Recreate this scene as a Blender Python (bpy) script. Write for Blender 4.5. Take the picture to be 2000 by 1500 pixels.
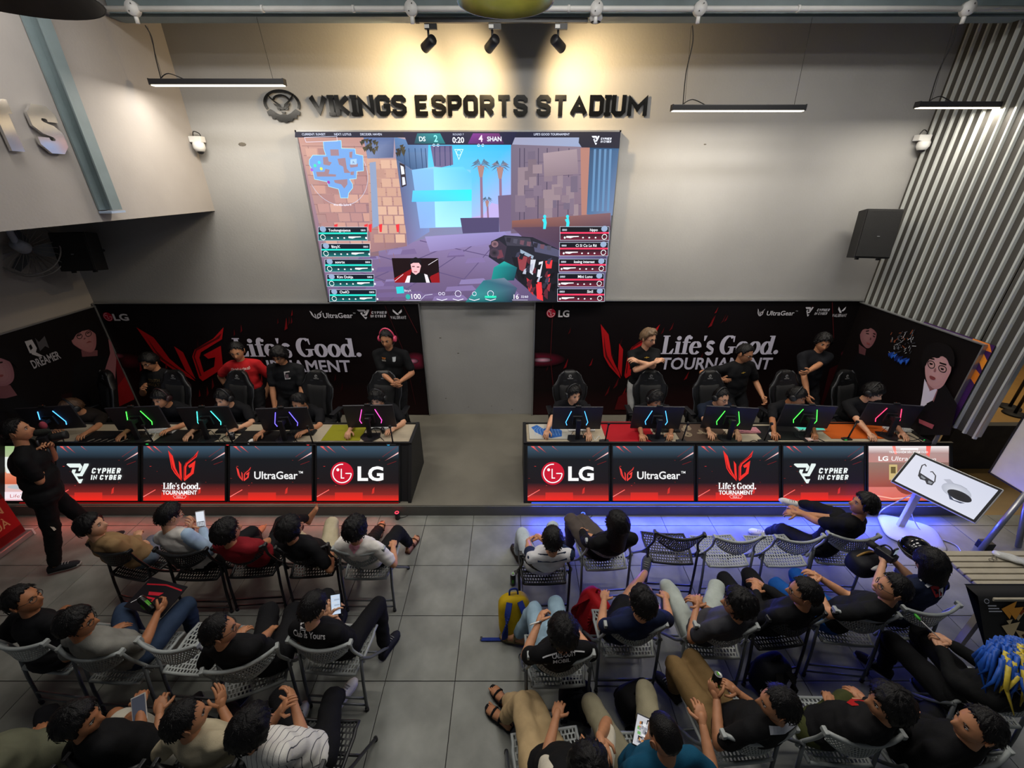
import bpy, bmesh, math, random
import numpy as np
from mathutils import Vector, Matrix, Euler, noise
from mathutils.geometry import tessellate_polygon
from mathutils.bvhtree import BVHTree

for _o in list(bpy.data.objects):
    bpy.data.objects.remove(_o, do_unlink=True)
SC = bpy.context.scene
COL = SC.collection
R = math.radians
random.seed(7)

# ------------------------------------------------------------------ camera, world, exposure
CH, PITCH, FPX = 3.86, R(25.89), 813.3
cam_d = bpy.data.cameras.new('camera')
cam_d.sensor_fit = 'HORIZONTAL'; cam_d.sensor_width = 36.0; cam_d.lens = 36.0 * FPX / 2000.0
cam_d.clip_start = 0.05; cam_d.clip_end = 100
cam = bpy.data.objects.new('camera', cam_d); COL.objects.link(cam)
cam.location = (0, 0, CH); cam.rotation_euler = (R(90) - PITCH, 0, 0)
SC.camera = cam
CP, SP = math.cos(PITCH), math.sin(PITCH)

SC.view_settings.view_transform = 'Standard'
SC.view_settings.look = 'None'
SC.view_settings.gamma = 1.0
SC.view_settings.use_curve_mapping = False
SC.view_settings.exposure = 0.0

world = bpy.data.worlds.new('world'); SC.world = world; world.use_nodes = True
world.node_tree.nodes['Background'].inputs[0].default_value = (0.86, 0.93, 1.0, 1)
world.node_tree.nodes['Background'].inputs[1].default_value = 0.075

def area(name, loc, target, size, power, color=(1, 1, 1), spread=180):
    l = bpy.data.lights.new(name, 'AREA'); l.shape = 'RECTANGLE'
    l.size, l.size_y = size; l.energy = power; l.color = color; l.spread = R(spread)
    o = bpy.data.objects.new(name, l); COL.objects.link(o)
    o.location = loc
    o.rotation_euler = (Vector(target) - Vector(loc)).to_track_quat('-Z', 'Y').to_euler()
    return o
def spot(name, loc, target, power, color, angle, blend=0.6, rad=0.03):
    l = bpy.data.lights.new(name, 'SPOT'); l.energy = power; l.color = color
    l.spot_size = R(angle); l.spot_blend = blend; l.shadow_soft_size = rad
    o = bpy.data.objects.new(name, l); COL.objects.link(o)
    o.location = loc
    o.rotation_euler = (Vector(target) - Vector(loc)).to_track_quat('-Z', 'Y').to_euler()
    return o

# room light of the hall: long ceiling lamps above the audience, out of the frame
for _x, _y, _p in ((-2.7, 2.3, 26), (0.3, 2.3, 46), (3.2, 2.3, 22), (-3.0, 3.9, 54), (0.4, 3.9, 56), (3.2, 3.9, 56)):
    area('ceiling_light', (_x, _y, 5.9), (_x, _y + 0.25, 0), (1.6, 0.4), _p, (1.0, 0.96, 0.90))

# ------------------------------------------------------------------ pixel of a 2000x1500 frame -> point of the place
def ray(u, v):
    s = (750 - v) / FPX
    return Vector(((u - 1000) / FPX, CP + s * SP, -SP + s * CP))
def at(u, v, z):
    d = ray(u, v); t = (z - CH) / d.z
    return Vector((0, 0, CH)) + d * t
def atY(u, v, Y):
    d = ray(u, v); return Vector((0, 0, CH)) + d * (Y / d.y)
def atX(u, v, X):
    d = ray(u, v); return Vector((0, 0, CH)) + d * (X / d.x)

# ------------------------------------------------------------------ materials
def lin(c):
    if isinstance(c, str):
        c = c.lstrip('#'); c = [int(c[i:i + 2], 16) / 255 for i in (0, 2, 4)]
    return tuple((x / 12.92 if x <= 0.04045 else ((x + 0.055) / 1.055) ** 2.4) for x in c)
_M = {}
def mat(name, color='#808080', rough=0.6, metal=0.0, var=0.12, scale=6.0, bump=0.0, bscale=60.0, spec=0.5, stretch=(1, 1, 1), sheen=0.0):
    if name in _M: return _M[name]
    m = bpy.data.materials.new(name); m.use_nodes = True; _M[name] = m
    nt = m.node_tree; b = nt.nodes['Principled BSDF']
    c = lin(color)
    b.inputs['Roughness'].default_value = rough; b.inputs['Metallic'].default_value = metal
    b.inputs['Specular IOR Level'].default_value = spec
    if sheen: b.inputs['Sheen Weight'].default_value = sheen
    tc = nt.nodes.new('ShaderNodeTexCoord'); mp = nt.nodes.new('ShaderNodeMapping')
    mp.inputs['Scale'].default_value = stretch
    nt.links.new(tc.outputs['Object'], mp.inputs['Vector'])
    n = nt.nodes.new('ShaderNodeTexNoise'); n.inputs['Scale'].default_value = scale; n.inputs['Detail'].default_value = 5
    nt.links.new(mp.outputs[0], n.inputs['Vector'])
    r = nt.nodes.new('ShaderNodeValToRGB')
    r.color_ramp.elements[0].position = 0.3; r.color_ramp.elements[1].position = 0.7
    r.color_ramp.elements[0].color = (*[x * (1 - var) for x in c], 1)
    r.color_ramp.elements[1].color = (*[min(1, x * (1 + var)) for x in c], 1)
    nt.links.new(n.outputs['Fac'], r.inputs[0]); nt.links.new(r.outputs[0], b.inputs['Base Color'])
    if bump:
        n2 = nt.nodes.new('ShaderNodeTexNoise'); n2.inputs['Scale'].default_value = bscale; n2.inputs['Detail'].default_value = 4
        nt.links.new(mp.outputs[0], n2.inputs['Vector'])
        bp = nt.nodes.new('ShaderNodeBump'); bp.inputs['Strength'].default_value = bump; bp.inputs['Distance'].default_value = 0.01
        nt.links.new(n2.outputs['Fac'], bp.inputs['Height']); nt.links.new(bp.outputs[0], b.inputs['Normal'])
    return m
def emit(name, color, strength=1.0):
    if name in _M: return _M[name]
    m = bpy.data.materials.new(name); m.use_nodes = True; _M[name] = m
    nt = m.node_tree; nt.nodes.remove(nt.nodes['Principled BSDF'])
    e = nt.nodes.new('ShaderNodeEmission'); e.inputs[0].default_value = (*lin(color), 1); e.inputs[1].default_value = strength
    nt.links.new(e.outputs[0], nt.nodes['Material Output'].inputs[0])
    return m
def art_mat(name, strength=None, rough=0.5):
    """colour from the 'ink' attribute: printed (strength None) or a lit display"""
    if name in _M: return _M[name]
    m = bpy.data.materials.new(name); m.use_nodes = True; _M[name] = m
    nt = m.node_tree; b = nt.nodes['Principled BSDF']
    a = nt.nodes.new('ShaderNodeAttribute'); a.attribute_name = 'ink'
    if strength is None:
        n = nt.nodes.new('ShaderNodeTexNoise'); n.inputs['Scale'].default_value = 9
        mx = nt.nodes.new('ShaderNodeMixRGB'); mx.blend_type = 'MULTIPLY'; mx.inputs[0].default_value = 0.12
        nt.links.new(a.outputs['Color'], mx.inputs[1]); nt.links.new(n.outputs['Fac'], mx.inputs[2])
        nt.links.new(mx.outputs[0], b.inputs['Base Color']); b.inputs['Roughness'].default_value = rough
        b.inputs['Specular IOR Level'].default_value = 0.25
    else:
        b.inputs['Base Color'].default_value = (0.01, 0.01, 0.01, 1); b.inputs['Roughness'].default_value = 0.5
        b.inputs['Specular IOR Level'].default_value = 0.2
        nt.links.new(a.outputs['Color'], b.inputs['Emission Color']); b.inputs['Emission Strength'].default_value = strength
    return m

# ------------------------------------------------------------------ scene bookkeeping
def tag(o, label=None, cat=None, group=None, kind=None):
    if label: o['label'] = label
    if cat: o['category'] = cat
    if group: o['group'] = group
    if kind: o['kind'] = kind
    return o
def empty(name, loc=(0, 0, 0), rz=0.0, label=None, cat=None, group=None):
    o = bpy.data.objects.new(name, None); COL.objects.link(o)
    o.empty_display_size = 0.1; o.location = loc; o.rotation_euler = (0, 0, rz)
    return tag(o, label, cat, group)
def copy_tree(o, parent=None):
    kids = [k for k in o.children]
    c = o.copy(); COL.objects.link(c); c.parent = parent
    for k in kids: copy_tree(k, c)
    return c

# ------------------------------------------------------------------ mesh building
def frame(d, up=(0, 0, 1)):
    d = Vector(d).normalized(); u = Vector(up)
    if abs(d.dot(u.normalized())) > 0.97: u = Vector((0, 1, 0)) if abs(d.y) < 0.9 else Vector((1, 0, 0))
    x = d.cross(u).normalized(); return x, x.cross(d).normalized() * -1 * -1, d
class MB:
    def __init__(s): s.v = []; s.f = []; s.m = []; s.sm = []
    def add(s, vs, fs, mi=0, smooth=False):
        k = len(s.v); s.v += [tuple(p) for p in vs]
        for f in fs: s.f.append([i + k for i in f]); s.m.append(mi); s.sm.append(smooth)
        return s
    def box(s, c, size, rot=None, mi=0, bev=0.0):
        hx, hy, hz = (q / 2 for q in size); c = Vector(c)
        if bev:
            b = min(bev, hx * .9, hy * .9, hz * .9); vs = []; fs = []
            bm = bmesh.new(); bmesh.ops.create_cube(bm, size=1.0)
            for v in bm.verts: v.co = Vector((v.co.x * size[0], v.co.y * size[1], v.co.z * size[2]))
            bmesh.ops.bevel(bm, geom=list(bm.edges), offset=b, segments=2, profile=0.6, affect='EDGES')
            bm.verts.ensure_lookup_table()
            vs = [v.co.copy() for v in bm.verts]; fs = [[v.index for v in f.verts] for f in bm.faces]; bm.free()
        else:
            vs = [Vector((x, y, z)) for x in (-hx, hx) for y in (-hy, hy) for z in (-hz, hz)]
            fs = [(0, 1, 3, 2), (4, 6, 7, 5), (0, 4, 5, 1), (2, 3, 7, 6), (0, 2, 6, 4), (1, 5, 7, 3)]
        if rot is not None: vs = [rot @ q for q in vs]
        return s.add([q + c for q in vs], fs, mi)
    def tube(s, pts, r, n=8, mi=0, caps=True, smooth=True):
        pts = [Vector(p) for p in pts]; N = len(pts)
        rr = list(r) if isinstance(r, (list, tuple)) else [r] * N
        vs = []; px = None
        for i, p in enumerate(pts):
            d = (pts[min(i + 1, N - 1)] - pts[max(i - 1, 0)])
            if d.length < 1e-9: d = Vector((0, 0, 1))
            d.normalize()
            if px is None:
                u = Vector((0, 0, 1)) if abs(d.z) < 0.9 else Vector((1, 0, 0))
                px = d.cross(u).normalized()
            else:
                px = (px - d * px.dot(d)).normalized()
            py = d.cross(px)
            for k in range(n):
                a = 2 * math.pi * k / n
                vs.append(p + (px * math.cos(a) + py * math.sin(a)) * rr[i])
        fs = [(i * n + k, i * n + (k + 1) % n, (i + 1) * n + (k + 1) % n, (i + 1) * n + k) for i in range(N - 1) for k in range(n)]
        s.add(vs, fs, mi, smooth)
        if caps:
            b = len(s.v) - len(vs)
            s.f.append([b + k for k in range(n)][::-1]); s.m.append(mi); s.sm.append(False)
            s.f.append([b + (N - 1) * n + k for k in range(n)]); s.m.append(mi); s.sm.append(False)
        return s
    def cap(s, a, b, ra, rb, n=10, mi=0):
        a = Vector(a); b = Vector(b); d = (b - a)
        L = d.length; d = d.normalized() if L > 1e-6 else Vector((0, 0, 1))
        P = []; rr = []
        for t in (1.0, .85, .5): P.append(a - d * ra * t); rr.append(ra * math.sqrt(max(1 - t * t, 0.0009)))
        P.append(a); rr.append(ra); P.append(b); rr.append(rb)
        for t in (.5, .85, 1.0): P.append(b + d * rb * t); rr.append(rb * math.sqrt(max(1 - t * t, 0.0009)))
        return s.tube(P, rr, n, mi)
    def ell(s, c, r, rot=None, n=14, k=10, mi=0, smooth=True, fn=None):
        vs = []; c = Vector(c)
        for j in range(k + 1):
            th = math.pi * j / k
            for i in range(n):
                ph = 2 * math.pi * i / n
                q = Vector((math.sin(th) * math.cos(ph), math.sin(th) * math.sin(ph), math.cos(th)))
                if fn: q = fn(q)
                q = Vector((q.x * r[0], q.y * r[1], q.z * r[2]))
                if j in (0, k): q += Vector((math.cos(ph), math.sin(ph), 0)) * 1e-4
                vs.append(c + (rot @ q if rot is not None else q))
        fs = [(j * n + i, (j + 1) * n + i, (j + 1) * n + (i + 1) % n, j * n + (i + 1) % n) for j in range(k) for i in range(n)]
        fs += [list(range(n)), [k * n + i for i in range(n)][::-1]]
        return s.add(vs, fs, mi, smooth)
    def lathe(s, prof, c=(0, 0, 0), n=20, rot=None, mi=0, smooth=True):
        c = Vector(c); vs = []
        for r_, z in prof:
            for i in range(n):
                a = 2 * math.pi * i / n; q = Vector((r_ * math.cos(a), r_ * math.sin(a), z))
                vs.append(c + (rot @ q if rot is not None else q))
        fs = [(j * n + i, j * n + (i + 1) % n, (j + 1) * n + (i + 1) % n, (j + 1) * n + i) for j in range(len(prof) - 1) for i in range(n)]
        return s.add(vs, fs, mi, smooth)
    def prism(s, poly, M, depth, mi=0):
        """poly: 2-D outline; M maps (x, y, 0..depth)"""
        n = len(poly); vs = [M @ Vector((x, y, 0)) for x, y in poly] + [M @ Vector((x, y, depth)) for x, y in poly]
        tris = tessellate_polygon([[Vector((x, y, 0)) for x, y in poly]])
        fs = [tuple(t) for t in tris] + [tuple(i + n for i in t[::-1]) for t in tris]
        fs += [(i, (i + 1) % n, n + (i + 1) % n, n + i) for i in range(n)]
        s.add(vs, fs, mi)
        return s
    def build(s, name, mats, parent=None, off=None, recalc=True, bevel=0.0, sub=0):
        me = bpy.data.meshes.new(name)
        vs = s.v if off is None else [(x - off[0], y - off[1], z - off[2]) for x, y, z in s.v]
        me.from_pydata(vs, [], s.f)
        for m in (mats if isinstance(mats, (list, tuple)) else [mats]): me.materials.append(m)
        me.polygons.foreach_set('material_index', s.m); me.polygons.foreach_set('use_smooth', s.sm)
        if recalc:
            bm = bmesh.new(); bm.from_mesh(me); bmesh.ops.recalc_face_normals(bm, faces=bm.faces)
            if bevel: bmesh.ops.bevel(bm, geom=list(bm.edges), offset=bevel, segments=1, affect='EDGES')
            bm.to_mesh(me); bm.free()
        o = bpy.data.objects.new(name, me); COL.objects.link(o)
        if parent is not None: o.parent = parent
        if sub:
            md = o.modifiers.new('sub', 'SUBSURF'); md.levels = sub; md.render_levels = sub
        return o
def arc(c, r, a0, a1, n=12, ry=None):
    ry = r if ry is None else ry
    return [(c[0] + r * math.cos(R(a0 + (a1 - a0) * i / n)), c[1] + ry * math.sin(R(a0 + (a1 - a0) * i / n))) for i in range(n + 1)]
def smooth_path(pts, n=6):
    """Catmull-Rom through 3-D points"""
    P = [Vector(p) for p in pts]; P = [P[0]] + P + [P[-1]]; out = []
    for i in range(1, len(P) - 2):
        a, b, c, d = P[i - 1:i + 3]
        for k in range(n):
            t = k / n
            out.append(0.5 * ((2 * b) + (c - a) * t + (2 * a - 5 * b + 4 * c - d) * t * t + (3 * b - a - 3 * c + d) * t ** 3))
    return out + [P[-2]]

# ------------------------------------------------------------------ flat print: stroke letters and layered artwork
def strip(pts, w, closed=False):
    """outline quads of a polyline of constant width with mitred joints"""
    P = [Vector((p[0], p[1], 0)) for p in pts]; n = len(P); L = []; Rr = []
    for i in range(n):
        if closed: a, b = P[i - 1], P[(i + 1) % n]
        else: a, b = P[max(i - 1, 0)], P[min(i + 1, n - 1)]
        d1 = (P[i] - a).normalized() if (P[i] - a).length > 1e-9 else (b - P[i]).normalized()
        d2 = (b - P[i]).normalized() if (b - P[i]).length > 1e-9 else d1
        t = (d1 + d2); t = t.normalized() if t.length > 1e-6 else d1
        nn = Vector((-t.y, t.x, 0)); k = w / 2 / max(0.45, nn.dot(Vector((-d1.y, d1.x, 0))))
        L.append(P[i] + nn * k); Rr.append(P[i] - nn * k)
    m = n if closed else n - 1
    return [[L[i], Rr[i], Rr[(i + 1) % n], L[(i + 1) % n]] for i in range(m)]
C = .14
def _blk(ch, w):
    return {
        'V': [[(0, 1), (w * .5, 0), (w, 1)]], 'I': [[(0, 0), (0, 1)]],
        'K': [[(0, 0), (0, 1)], [(w, 1), (.12, .5), (w, 0)]], 'N': [[(0, 0), (0, 1), (w, 0), (w, 1)]],
        'G': [[(w, .70), (w, 1 - C), (w - C, 1), (C, 1), (0, 1 - C), (0, C), (C, 0), (w - C, 0), (w, C), (w, .46), (w * .55, .46)]],
        'S': [[(w, .73), (w, 1 - C), (w - C, 1), (C, 1), (0, 1 - C), (0, .66), (C, .54), (w - C, .46), (w, .34), (w, C), (w - C, 0), (C, 0), (0, C), (0, .27)]],
        'E': [[(w, 1), (0, 1), (0, 0), (w, 0)], [(0, .5), (w * .88, .5)]],
        'P': [[(0, 0), (0, 1), (w - C, 1), (w, 1 - C), (w, .58), (w - C, .44), (0, .44)]],
        'O': [[(C, 0), (0, C), (0, 1 - C), (C, 1), (w - C, 1), (w, 1 - C), (w, C), (w - C, 0), (C, 0)]],
        'R': [[(0, 0), (0, 1), (w - C, 1), (w, 1 - C), (w, .6), (w - C, .46), (0, .46)], [(w * .45, .46), (w, 0)]],
        'T': [[(0, 1), (w, 1)], [(w / 2, 1), (w / 2, 0)]], 'A': [[(0, 0), (w * .5, 1), (w, 0)], [(w * .2, .28), (w * .8, .28)]],
        'D': [[(0, 0), (0, 1), (w - C, 1), (w, 1 - C), (w, C), (w - C, 0), (0, 0)]],
        'U': [[(0, 1), (0, C), (C, 0), (w - C, 0), (w, C), (w, 1)]], 'M': [[(0, 0), (0, 1), (w / 2, .3), (w, 1), (w, 0)]],
        'C': [[(w, .72), (w, 1 - C), (w - C, 1), (C, 1), (0, 1 - C), (0, C), (C, 0), (w - C, 0), (w, C), (w, .28)]],
        'Y': [[(0, 1), (w / 2, .48), (w, 1)], [(w / 2, .48), (w / 2, 0)]], 'H': [[(0, 0), (0, 1)], [(w, 0), (w, 1)], [(0, .5), (w, .5)]],
        'B': [[(0, 0), (0, 1), (w - C, 1), (w, 1 - C), (w, .6), (w - C, .5), (0, .5)], [(w - C, .5), (w, .4), (w, C), (w - C, 0), (0, 0)]],
        'L': [[(0, 1), (0, 0), (w, 0)]], 'Q': [[(C, 0), (0, C), (0, 1 - C), (C, 1), (w - C, 1), (w, 1 - C), (w, C), (w - C, 0), (C, 0)], [(w * .6, .3), (w, 0)]],
        '2': [[(0, 1), (w, 1), (w, .5), (0, .5), (0, 0), (w, 0)]], '0': [[(0, 0), (0, 1), (w, 1), (w, 0), (0, 0)]], '4': [[(0, 1), (0, .45), (w, .45)], [(w, 1), (w, 0)]],
    }.get(ch, [])
_WID = {'I': 0, 'M': .86, 'V': .74, 'A': .74, 'T': .62, 'K': .58, 'N': .66, 'Y': .68}
def block_text(txt, h, t=.24, slant=0.0, gap=.17, sx=1.0, wk=1.0):
    """list of (letter, [quads]) in metres, starting at x = 0"""
    out = []; x = 0.0; k = h * (1 - t)
    for ch in txt:
        if ch == ' ': x += .38 * h * sx; continue
        w = _WID.get(ch, .56) * wk; qs = []
        for pl in _blk(ch, w):
            P = [(p[0], p[1]) for p in pl]
            for q in strip(P, t / (1 - t) * 1.0, closed=False):
                qs.append([((p.x * k + t * h / 2) * sx + x + slant * (p.y * k + t * h / 2), p.y * k + t * h / 2) for p in q])
            # square the butt ends
        # extend the ends of open vertical strokes to the full height
        lo = min(p[1] for q in qs for p in q); hi = max(p[1] for q in qs for p in q)
        qs = [[(p[0], (0 if p[1] < t * h * .52 else h if p[1] > h - t * h * .52 else p[1])) for p in q] for q in qs]
        out.append((ch, qs)); x += (w * k + t * h + gap * h) * sx
    return out, x - gap * h * sx
_fontcache = {}
def font_mesh(txt, bold=0.0, shear=0.0):
    key = (txt, bold, shear)
    if key in _fontcache: return _fontcache[key]
    cu = bpy.data.curves.new('t', 'FONT'); cu.body = txt; cu.size = 1; cu.offset = bold; cu.shear = shear
    cu.dimensions = '2D'; cu.fill_mode = 'BOTH'; cu.resolution_u = 3
    o = bpy.data.objects.new('t', cu); COL.objects.link(o)
    dg = bpy.context.evaluated_depsgraph_get(); me = o.evaluated_get(dg).to_mesh()
    vs = [(v.co.x, v.co.y) for v in me.vertices]; fs = [tuple(p.vertices) for p in me.polygons]
    bpy.data.objects.remove(o, do_unlink=True); bpy.data.curves.remove(cu)
    x0 = min(v[0] for v in vs); x1 = max(v[0] for v in vs)
    _fontcache[key] = ([(a - x0, b) for a, b in vs], fs, x1 - x0)
    return _fontcache[key]
class Art:
    STEP = 0.0004
    def __init__(s): s.v = []; s.f = []; s.c = []; s.z = 0.0
    def _add(s, vs, fs, cols):
        k = len(s.v); s.z += s.STEP
        s.v += [(p[0], p[1], s.z) for p in vs]; s.c += cols
        s.f += [[i + k for i in f] for f in fs]
    def _cols(s, col, n): return [lin(col)] * n if isinstance(col, str) or not isinstance(col, list) else [lin(c) for c in col]
    def poly(s, pts, col):
        tr = tessellate_polygon([[Vector((p[0], p[1], 0)) for p in pts]])
        s._add(pts, [tuple(t) for t in tr], s._cols(col, len(pts))); return s
    def rect(s, x0, y0, x1, y1, col):     # col: one colour, or [bl, br, tr, tl]
        s._add([(x0, y0), (x1, y0), (x1, y1), (x0, y1)], [(0, 1, 2, 3)], s._cols(col, 4)); return s
    def quad(s, pts, col): s._add(pts, [(0, 1, 2, 3)], s._cols(col, 4)); return s
    def ell(s, cx, cy, rx, ry, col, n=22, edge=None, rot=0.0):
        ca, sa = math.cos(rot), math.sin(rot)
        P = [(cx, cy)] + [(cx + rx * math.cos(a) * ca - ry * math.sin(a) * sa, cy + rx * math.cos(a) * sa + ry * math.sin(a) * ca) for a in (2 * math.pi * i / n for i in range(n))]
        s._add(P, [(0, 1 + i, 1 + (i + 1) % n) for i in range(n)], [lin(col)] + [lin(edge or col)] * n); return s
    def line(s, pts, w, col, closed=False):
        vs = []; fs = []
        for q in strip(pts, w, closed): fs.append(tuple(range(len(vs), len(vs) + 4))); vs += [(p.x, p.y) for p in q]
        s._add(vs, fs, s._cols(col, len(vs))); return s
    def nib(s, pts, col, thick, thin, mode='v'):
        """broad-nib stroke: heavy where it runs upright, fine where it runs level"""
        n = len(pts); vs = []
        for i in range(n):
            a = pts[max(i - 1, 0)]; b = pts[min(i + 1, n - 1)]
            d = Vector((b[0] - a[0], b[1] - a[1])).normalized()
            k = abs(d.y) if mode == 'v' else abs(d.x) ** .6
            w = thin + (thick - thin) * k
            vs += [(pts[i][0] - d.y * w / 2, pts[i][1] + d.x * w / 2), (pts[i][0] + d.y * w / 2, pts[i][1] - d.x * w / 2)]
        s._add(vs, [(2 * i, 2 * i + 1, 2 * i + 3, 2 * i + 2) for i in range(n - 1)], s._cols(col, len(vs))); return s
    def text(s, txt, x, y, size, col, bold=0.0, shear=0.0, align='l', sx=1.0, width=None, rot=0.0):
        vs, fs, w = font_mesh(txt, bold, shear)
        if width: sx = width / (w * size)
        o = {'l': 0, 'c': -w * size * sx / 2, 'r': -w * size * sx}[align]
        ca, sa = math.cos(rot), math.sin(rot)
        P = [((a * size * sx + o), b * size) for a, b in vs]
        s._add([(x + a * ca - b * sa, y + a * sa + b * ca) for a, b in P], fs, s._cols(col, len(vs))); return s
    def block(s, txt, x, y, h, col, t=.22, slant=0.0, gap=.17, width=None, sx=1.0):
        L, w = block_text(txt, h, t, slant, gap)
        k = width / w if width else sx
        vs = []; fs = []
        for ch, qs in L:
            for q in qs: fs.append((len(vs), len(vs) + 1, len(vs) + 2, len(vs) + 3)); vs += [(x + p[0] * k, y + p[1]) for p in q]
        s._add(vs, fs, s._cols(col, len(vs))); return s
    def build(s, name, M, material, parent):
        me = bpy.data.meshes.new(name)
        me.from_pydata([tuple(M @ Vector(p)) for p in s.v], [], s.f)
        ca = me.color_attributes.new('ink', 'FLOAT_COLOR', 'POINT')
        ca.data.foreach_set('color', [q for c in s.c for q in (*c, 1.0)])
        me.materials.append(material)
        o = bpy.data.objects.new(name, me); COL.objects.link(o); o.parent = parent
        return o
# ---- emblems, drawn into an Art at (x, y) lower left, size w x h
def wing_emblem(A, x, y, w, h, c1='#e02a2a', c2='#8d0d12'):
    P = lambda L: [(x + a * w, y + b * h) for a, b in L]
    A.poly(P([(0, 1), (.07, .62), (.11, .42), (.22, .24), (.45, 0), (.41, .12), (.32, .27), (.24, .43), (.2, .62), (.15, .82)]), c1)
    A.poly(P([(.07, .84), (.12, .58), (.17, .43), (.27, .27), (.40, .08), (.26, .25), (.14, .41), (.10, .60)]), c2)
    A.poly(P([(.35, .66), (.43, .55), (.46, .04), (.38, .20)]), c1)
    A.poly(P([(1, 1), (.94, .79), (.64, .55), (.60, .45), (.59, .17), (.74, .28), (.79, .46), (.70, .43), (.66, .50), (.90, .67), (.84, .25), (.54, 0), (.51, .06), (.52, .47), (.58, .60), (.84, .80)]), c1)
    A.poly(P([(.96, .90), (.91, .80), (.60, .58), (.55, .47), (.55, .10), (.53, .10), (.535, .48), (.59, .61), (.86, .80)]), c2)
def knot_emblem(A, x, y, w, h, col):
    P = lambda L: [(x + a * w, y + b * h) for a, b in L]
    A.poly(P([(.04, 1), (.62, 1), (.72, .84), (.62, .62), (.53, .62), (.57, .80), (.16, .80), (0, .95)]), col)
    A.poly(P([(.80, 1), (1, 1), (1, .92), (.72, .36), (.46, .36), (.40, .50), (.60, .50), (.64, .56)]), col)
    A.poly(P([(.27, .70), (.44, .70), (.38, .52), (.56, .20), (.75, .22), (.66, 0), (.57, 0), (.24, .58)]), col)
def shard_emblem(A, x, y, w, h, col):
    P = lambda L: [(x + a * w, y + b * h) for a, b in L]
    A.poly(P([(0, 1), (.68, 0), (.40, 0), (0, .58)]), col); A.poly(P([(1, 1), (1, .55), (.80, .26), (.52, .26)]), col)
def face_disc(A, cx, cy, r, red='#c41230', ink='#ffffff'):
    A.ell(cx, cy, r, r, red, 32)
    A.line(arc((cx, cy), r * .80, 83, 360, 30), r * .09, ink)
    A.line([(cx + r * .80, cy), (cx + r * .30, cy)], r * .09, ink)
    A.line([(cx - r * .06, cy + r * .40), (cx - r * .06, cy - r * .40), (cx + r * .20, cy - r * .40)], r * .09, ink)
    A.ell(cx - r * .36, cy + r * .32, r * .13, r * .13, ink, 12)
def serif_title(A, x, y, h, col, width):
    """the high-contrast serif words, letter by letter with a broad nib; x-height .68"""
    u = h; tk, tn = .20 * u, .055 * u
    G = []   # (advance, drawing)
    def L(X): A.nib([(X + .17 * u, .02 * u + y), (X + .17 * u, .98 * u + y)], col, tk, tn); A.rect(X, y, X + .58 * u, y + tn, col); A.rect(X, y + u - tn, X + .34 * u, y + u, col); A.poly([(X + .58 * u, y), (X + .62 * u, y + .30 * u), (X + .57 * u, y + .30 * u), (X + .40 * u, y + tn)], col); return .64
    def i(X): A.rect(X + .07 * u, y, X + .07 * u + tk, y + .68 * u, col); A.rect(X, y, X + .34 * u, y + tn, col); A.rect(X, y + .68 * u - tn, X + .2 * u, y + .68 * u, col); A.ell(X + .17 * u, y + .86 * u, .115 * u, .115 * u, col); return .37
    def f(X):
        A.nib([(X + .17 * u, y), (X + .17 * u, y + .72 * u)] + [(X + .17 * u + .16 * u * (1 - math.cos(a)), y + .72 * u + .27 * u * math.sin(a)) for a in (R(q) for q in (20, 40, 60, 80, 100))], col, tk, tn)
        A.ell(X + .38 * u, y + .88 * u, .085 * u, .085 * u, col); A.rect(X, y, X + .36 * u, y + tn, col); A.rect(X, y + .62 * u, X + .40 * u, y + .68 * u, col); return .40
    def e(X): A.nib(arc((X + .29 * u, y + .34 * u), .21 * u, 5, 325, 26, .32 * u), col, tk, tn); A.rect(X + .12 * u, y + .35 * u, X + .52 * u, y + .35 * u + tn, col); return .60
    def q(X): A.poly([(X + .03 * u, y + u), (X + .19 * u, y + u), (X + .12 * u, y + .72 * u), (X + .06 * u, y + .72 * u)], col); return .2
    def s_(X):
        P = arc((X + .24 * u, y + .51 * u), .15 * u, 20, 200, 10, .14 * u) + arc((X + .24 * u, y + .17 * u), .16 * u, 60, -160, 12, .145 * u)
        A.nib(P, col, tk * .95, tn * 1.2, 'h'); return .47
    def Gc(X): A.nib(arc((X + .40 * u, y + .5 * u), .30 * u, 55, 318, 26, .475 * u), col, tk * 1.15, tn); A.rect(X + .52 * u, y + .06 * u, X + .52 * u + tk, y + .42 * u, col); A.rect(X + .42 * u, y + .42 * u - tn, X + .82 * u, y + .42 * u, col); A.poly([(X + .57 * u, y + .92 * u), (X + .66 * u, y + u), (X + .68 * u, y + .66 * u), (X + .63 * u, y + .66 * u)], col); return .84
    def o(X): A.nib(arc((X + .30 * u, y + .34 * u), .21 * u, 0, 360, 30, .32 * u), col, tk, tn); return .62
    def d(X): A.nib(arc((X + .29 * u, y + .34 * u), .20 * u, 25, 335, 26, .32 * u), col, tk, tn); A.rect(X + .40 * u, y + .0 * u, X + .40 * u + tk, y + u, col); A.rect(X + .32 * u, y + u - tn, X + .42 * u, y + u, col); A.rect(X + .56 * u, y, X + .68 * u, y + tn, col); return .70
    def dot(X): A.ell(X + .13 * u, y + .12 * u, .12 * u, .12 * u, col); return .26
    seq = [L, i, f, e, q, s_, None, Gc, o, o, d, dot]
    k0 = len(A.v); X = x
    for g in seq: X += (.26 if g is None else g(X)) * u
    k = width / (X - x)
    for j in range(k0, len(A.v)): A.v[j] = (x + (A.v[j][0] - x) * k, A.v[j][1], A.v[j][2])
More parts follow.
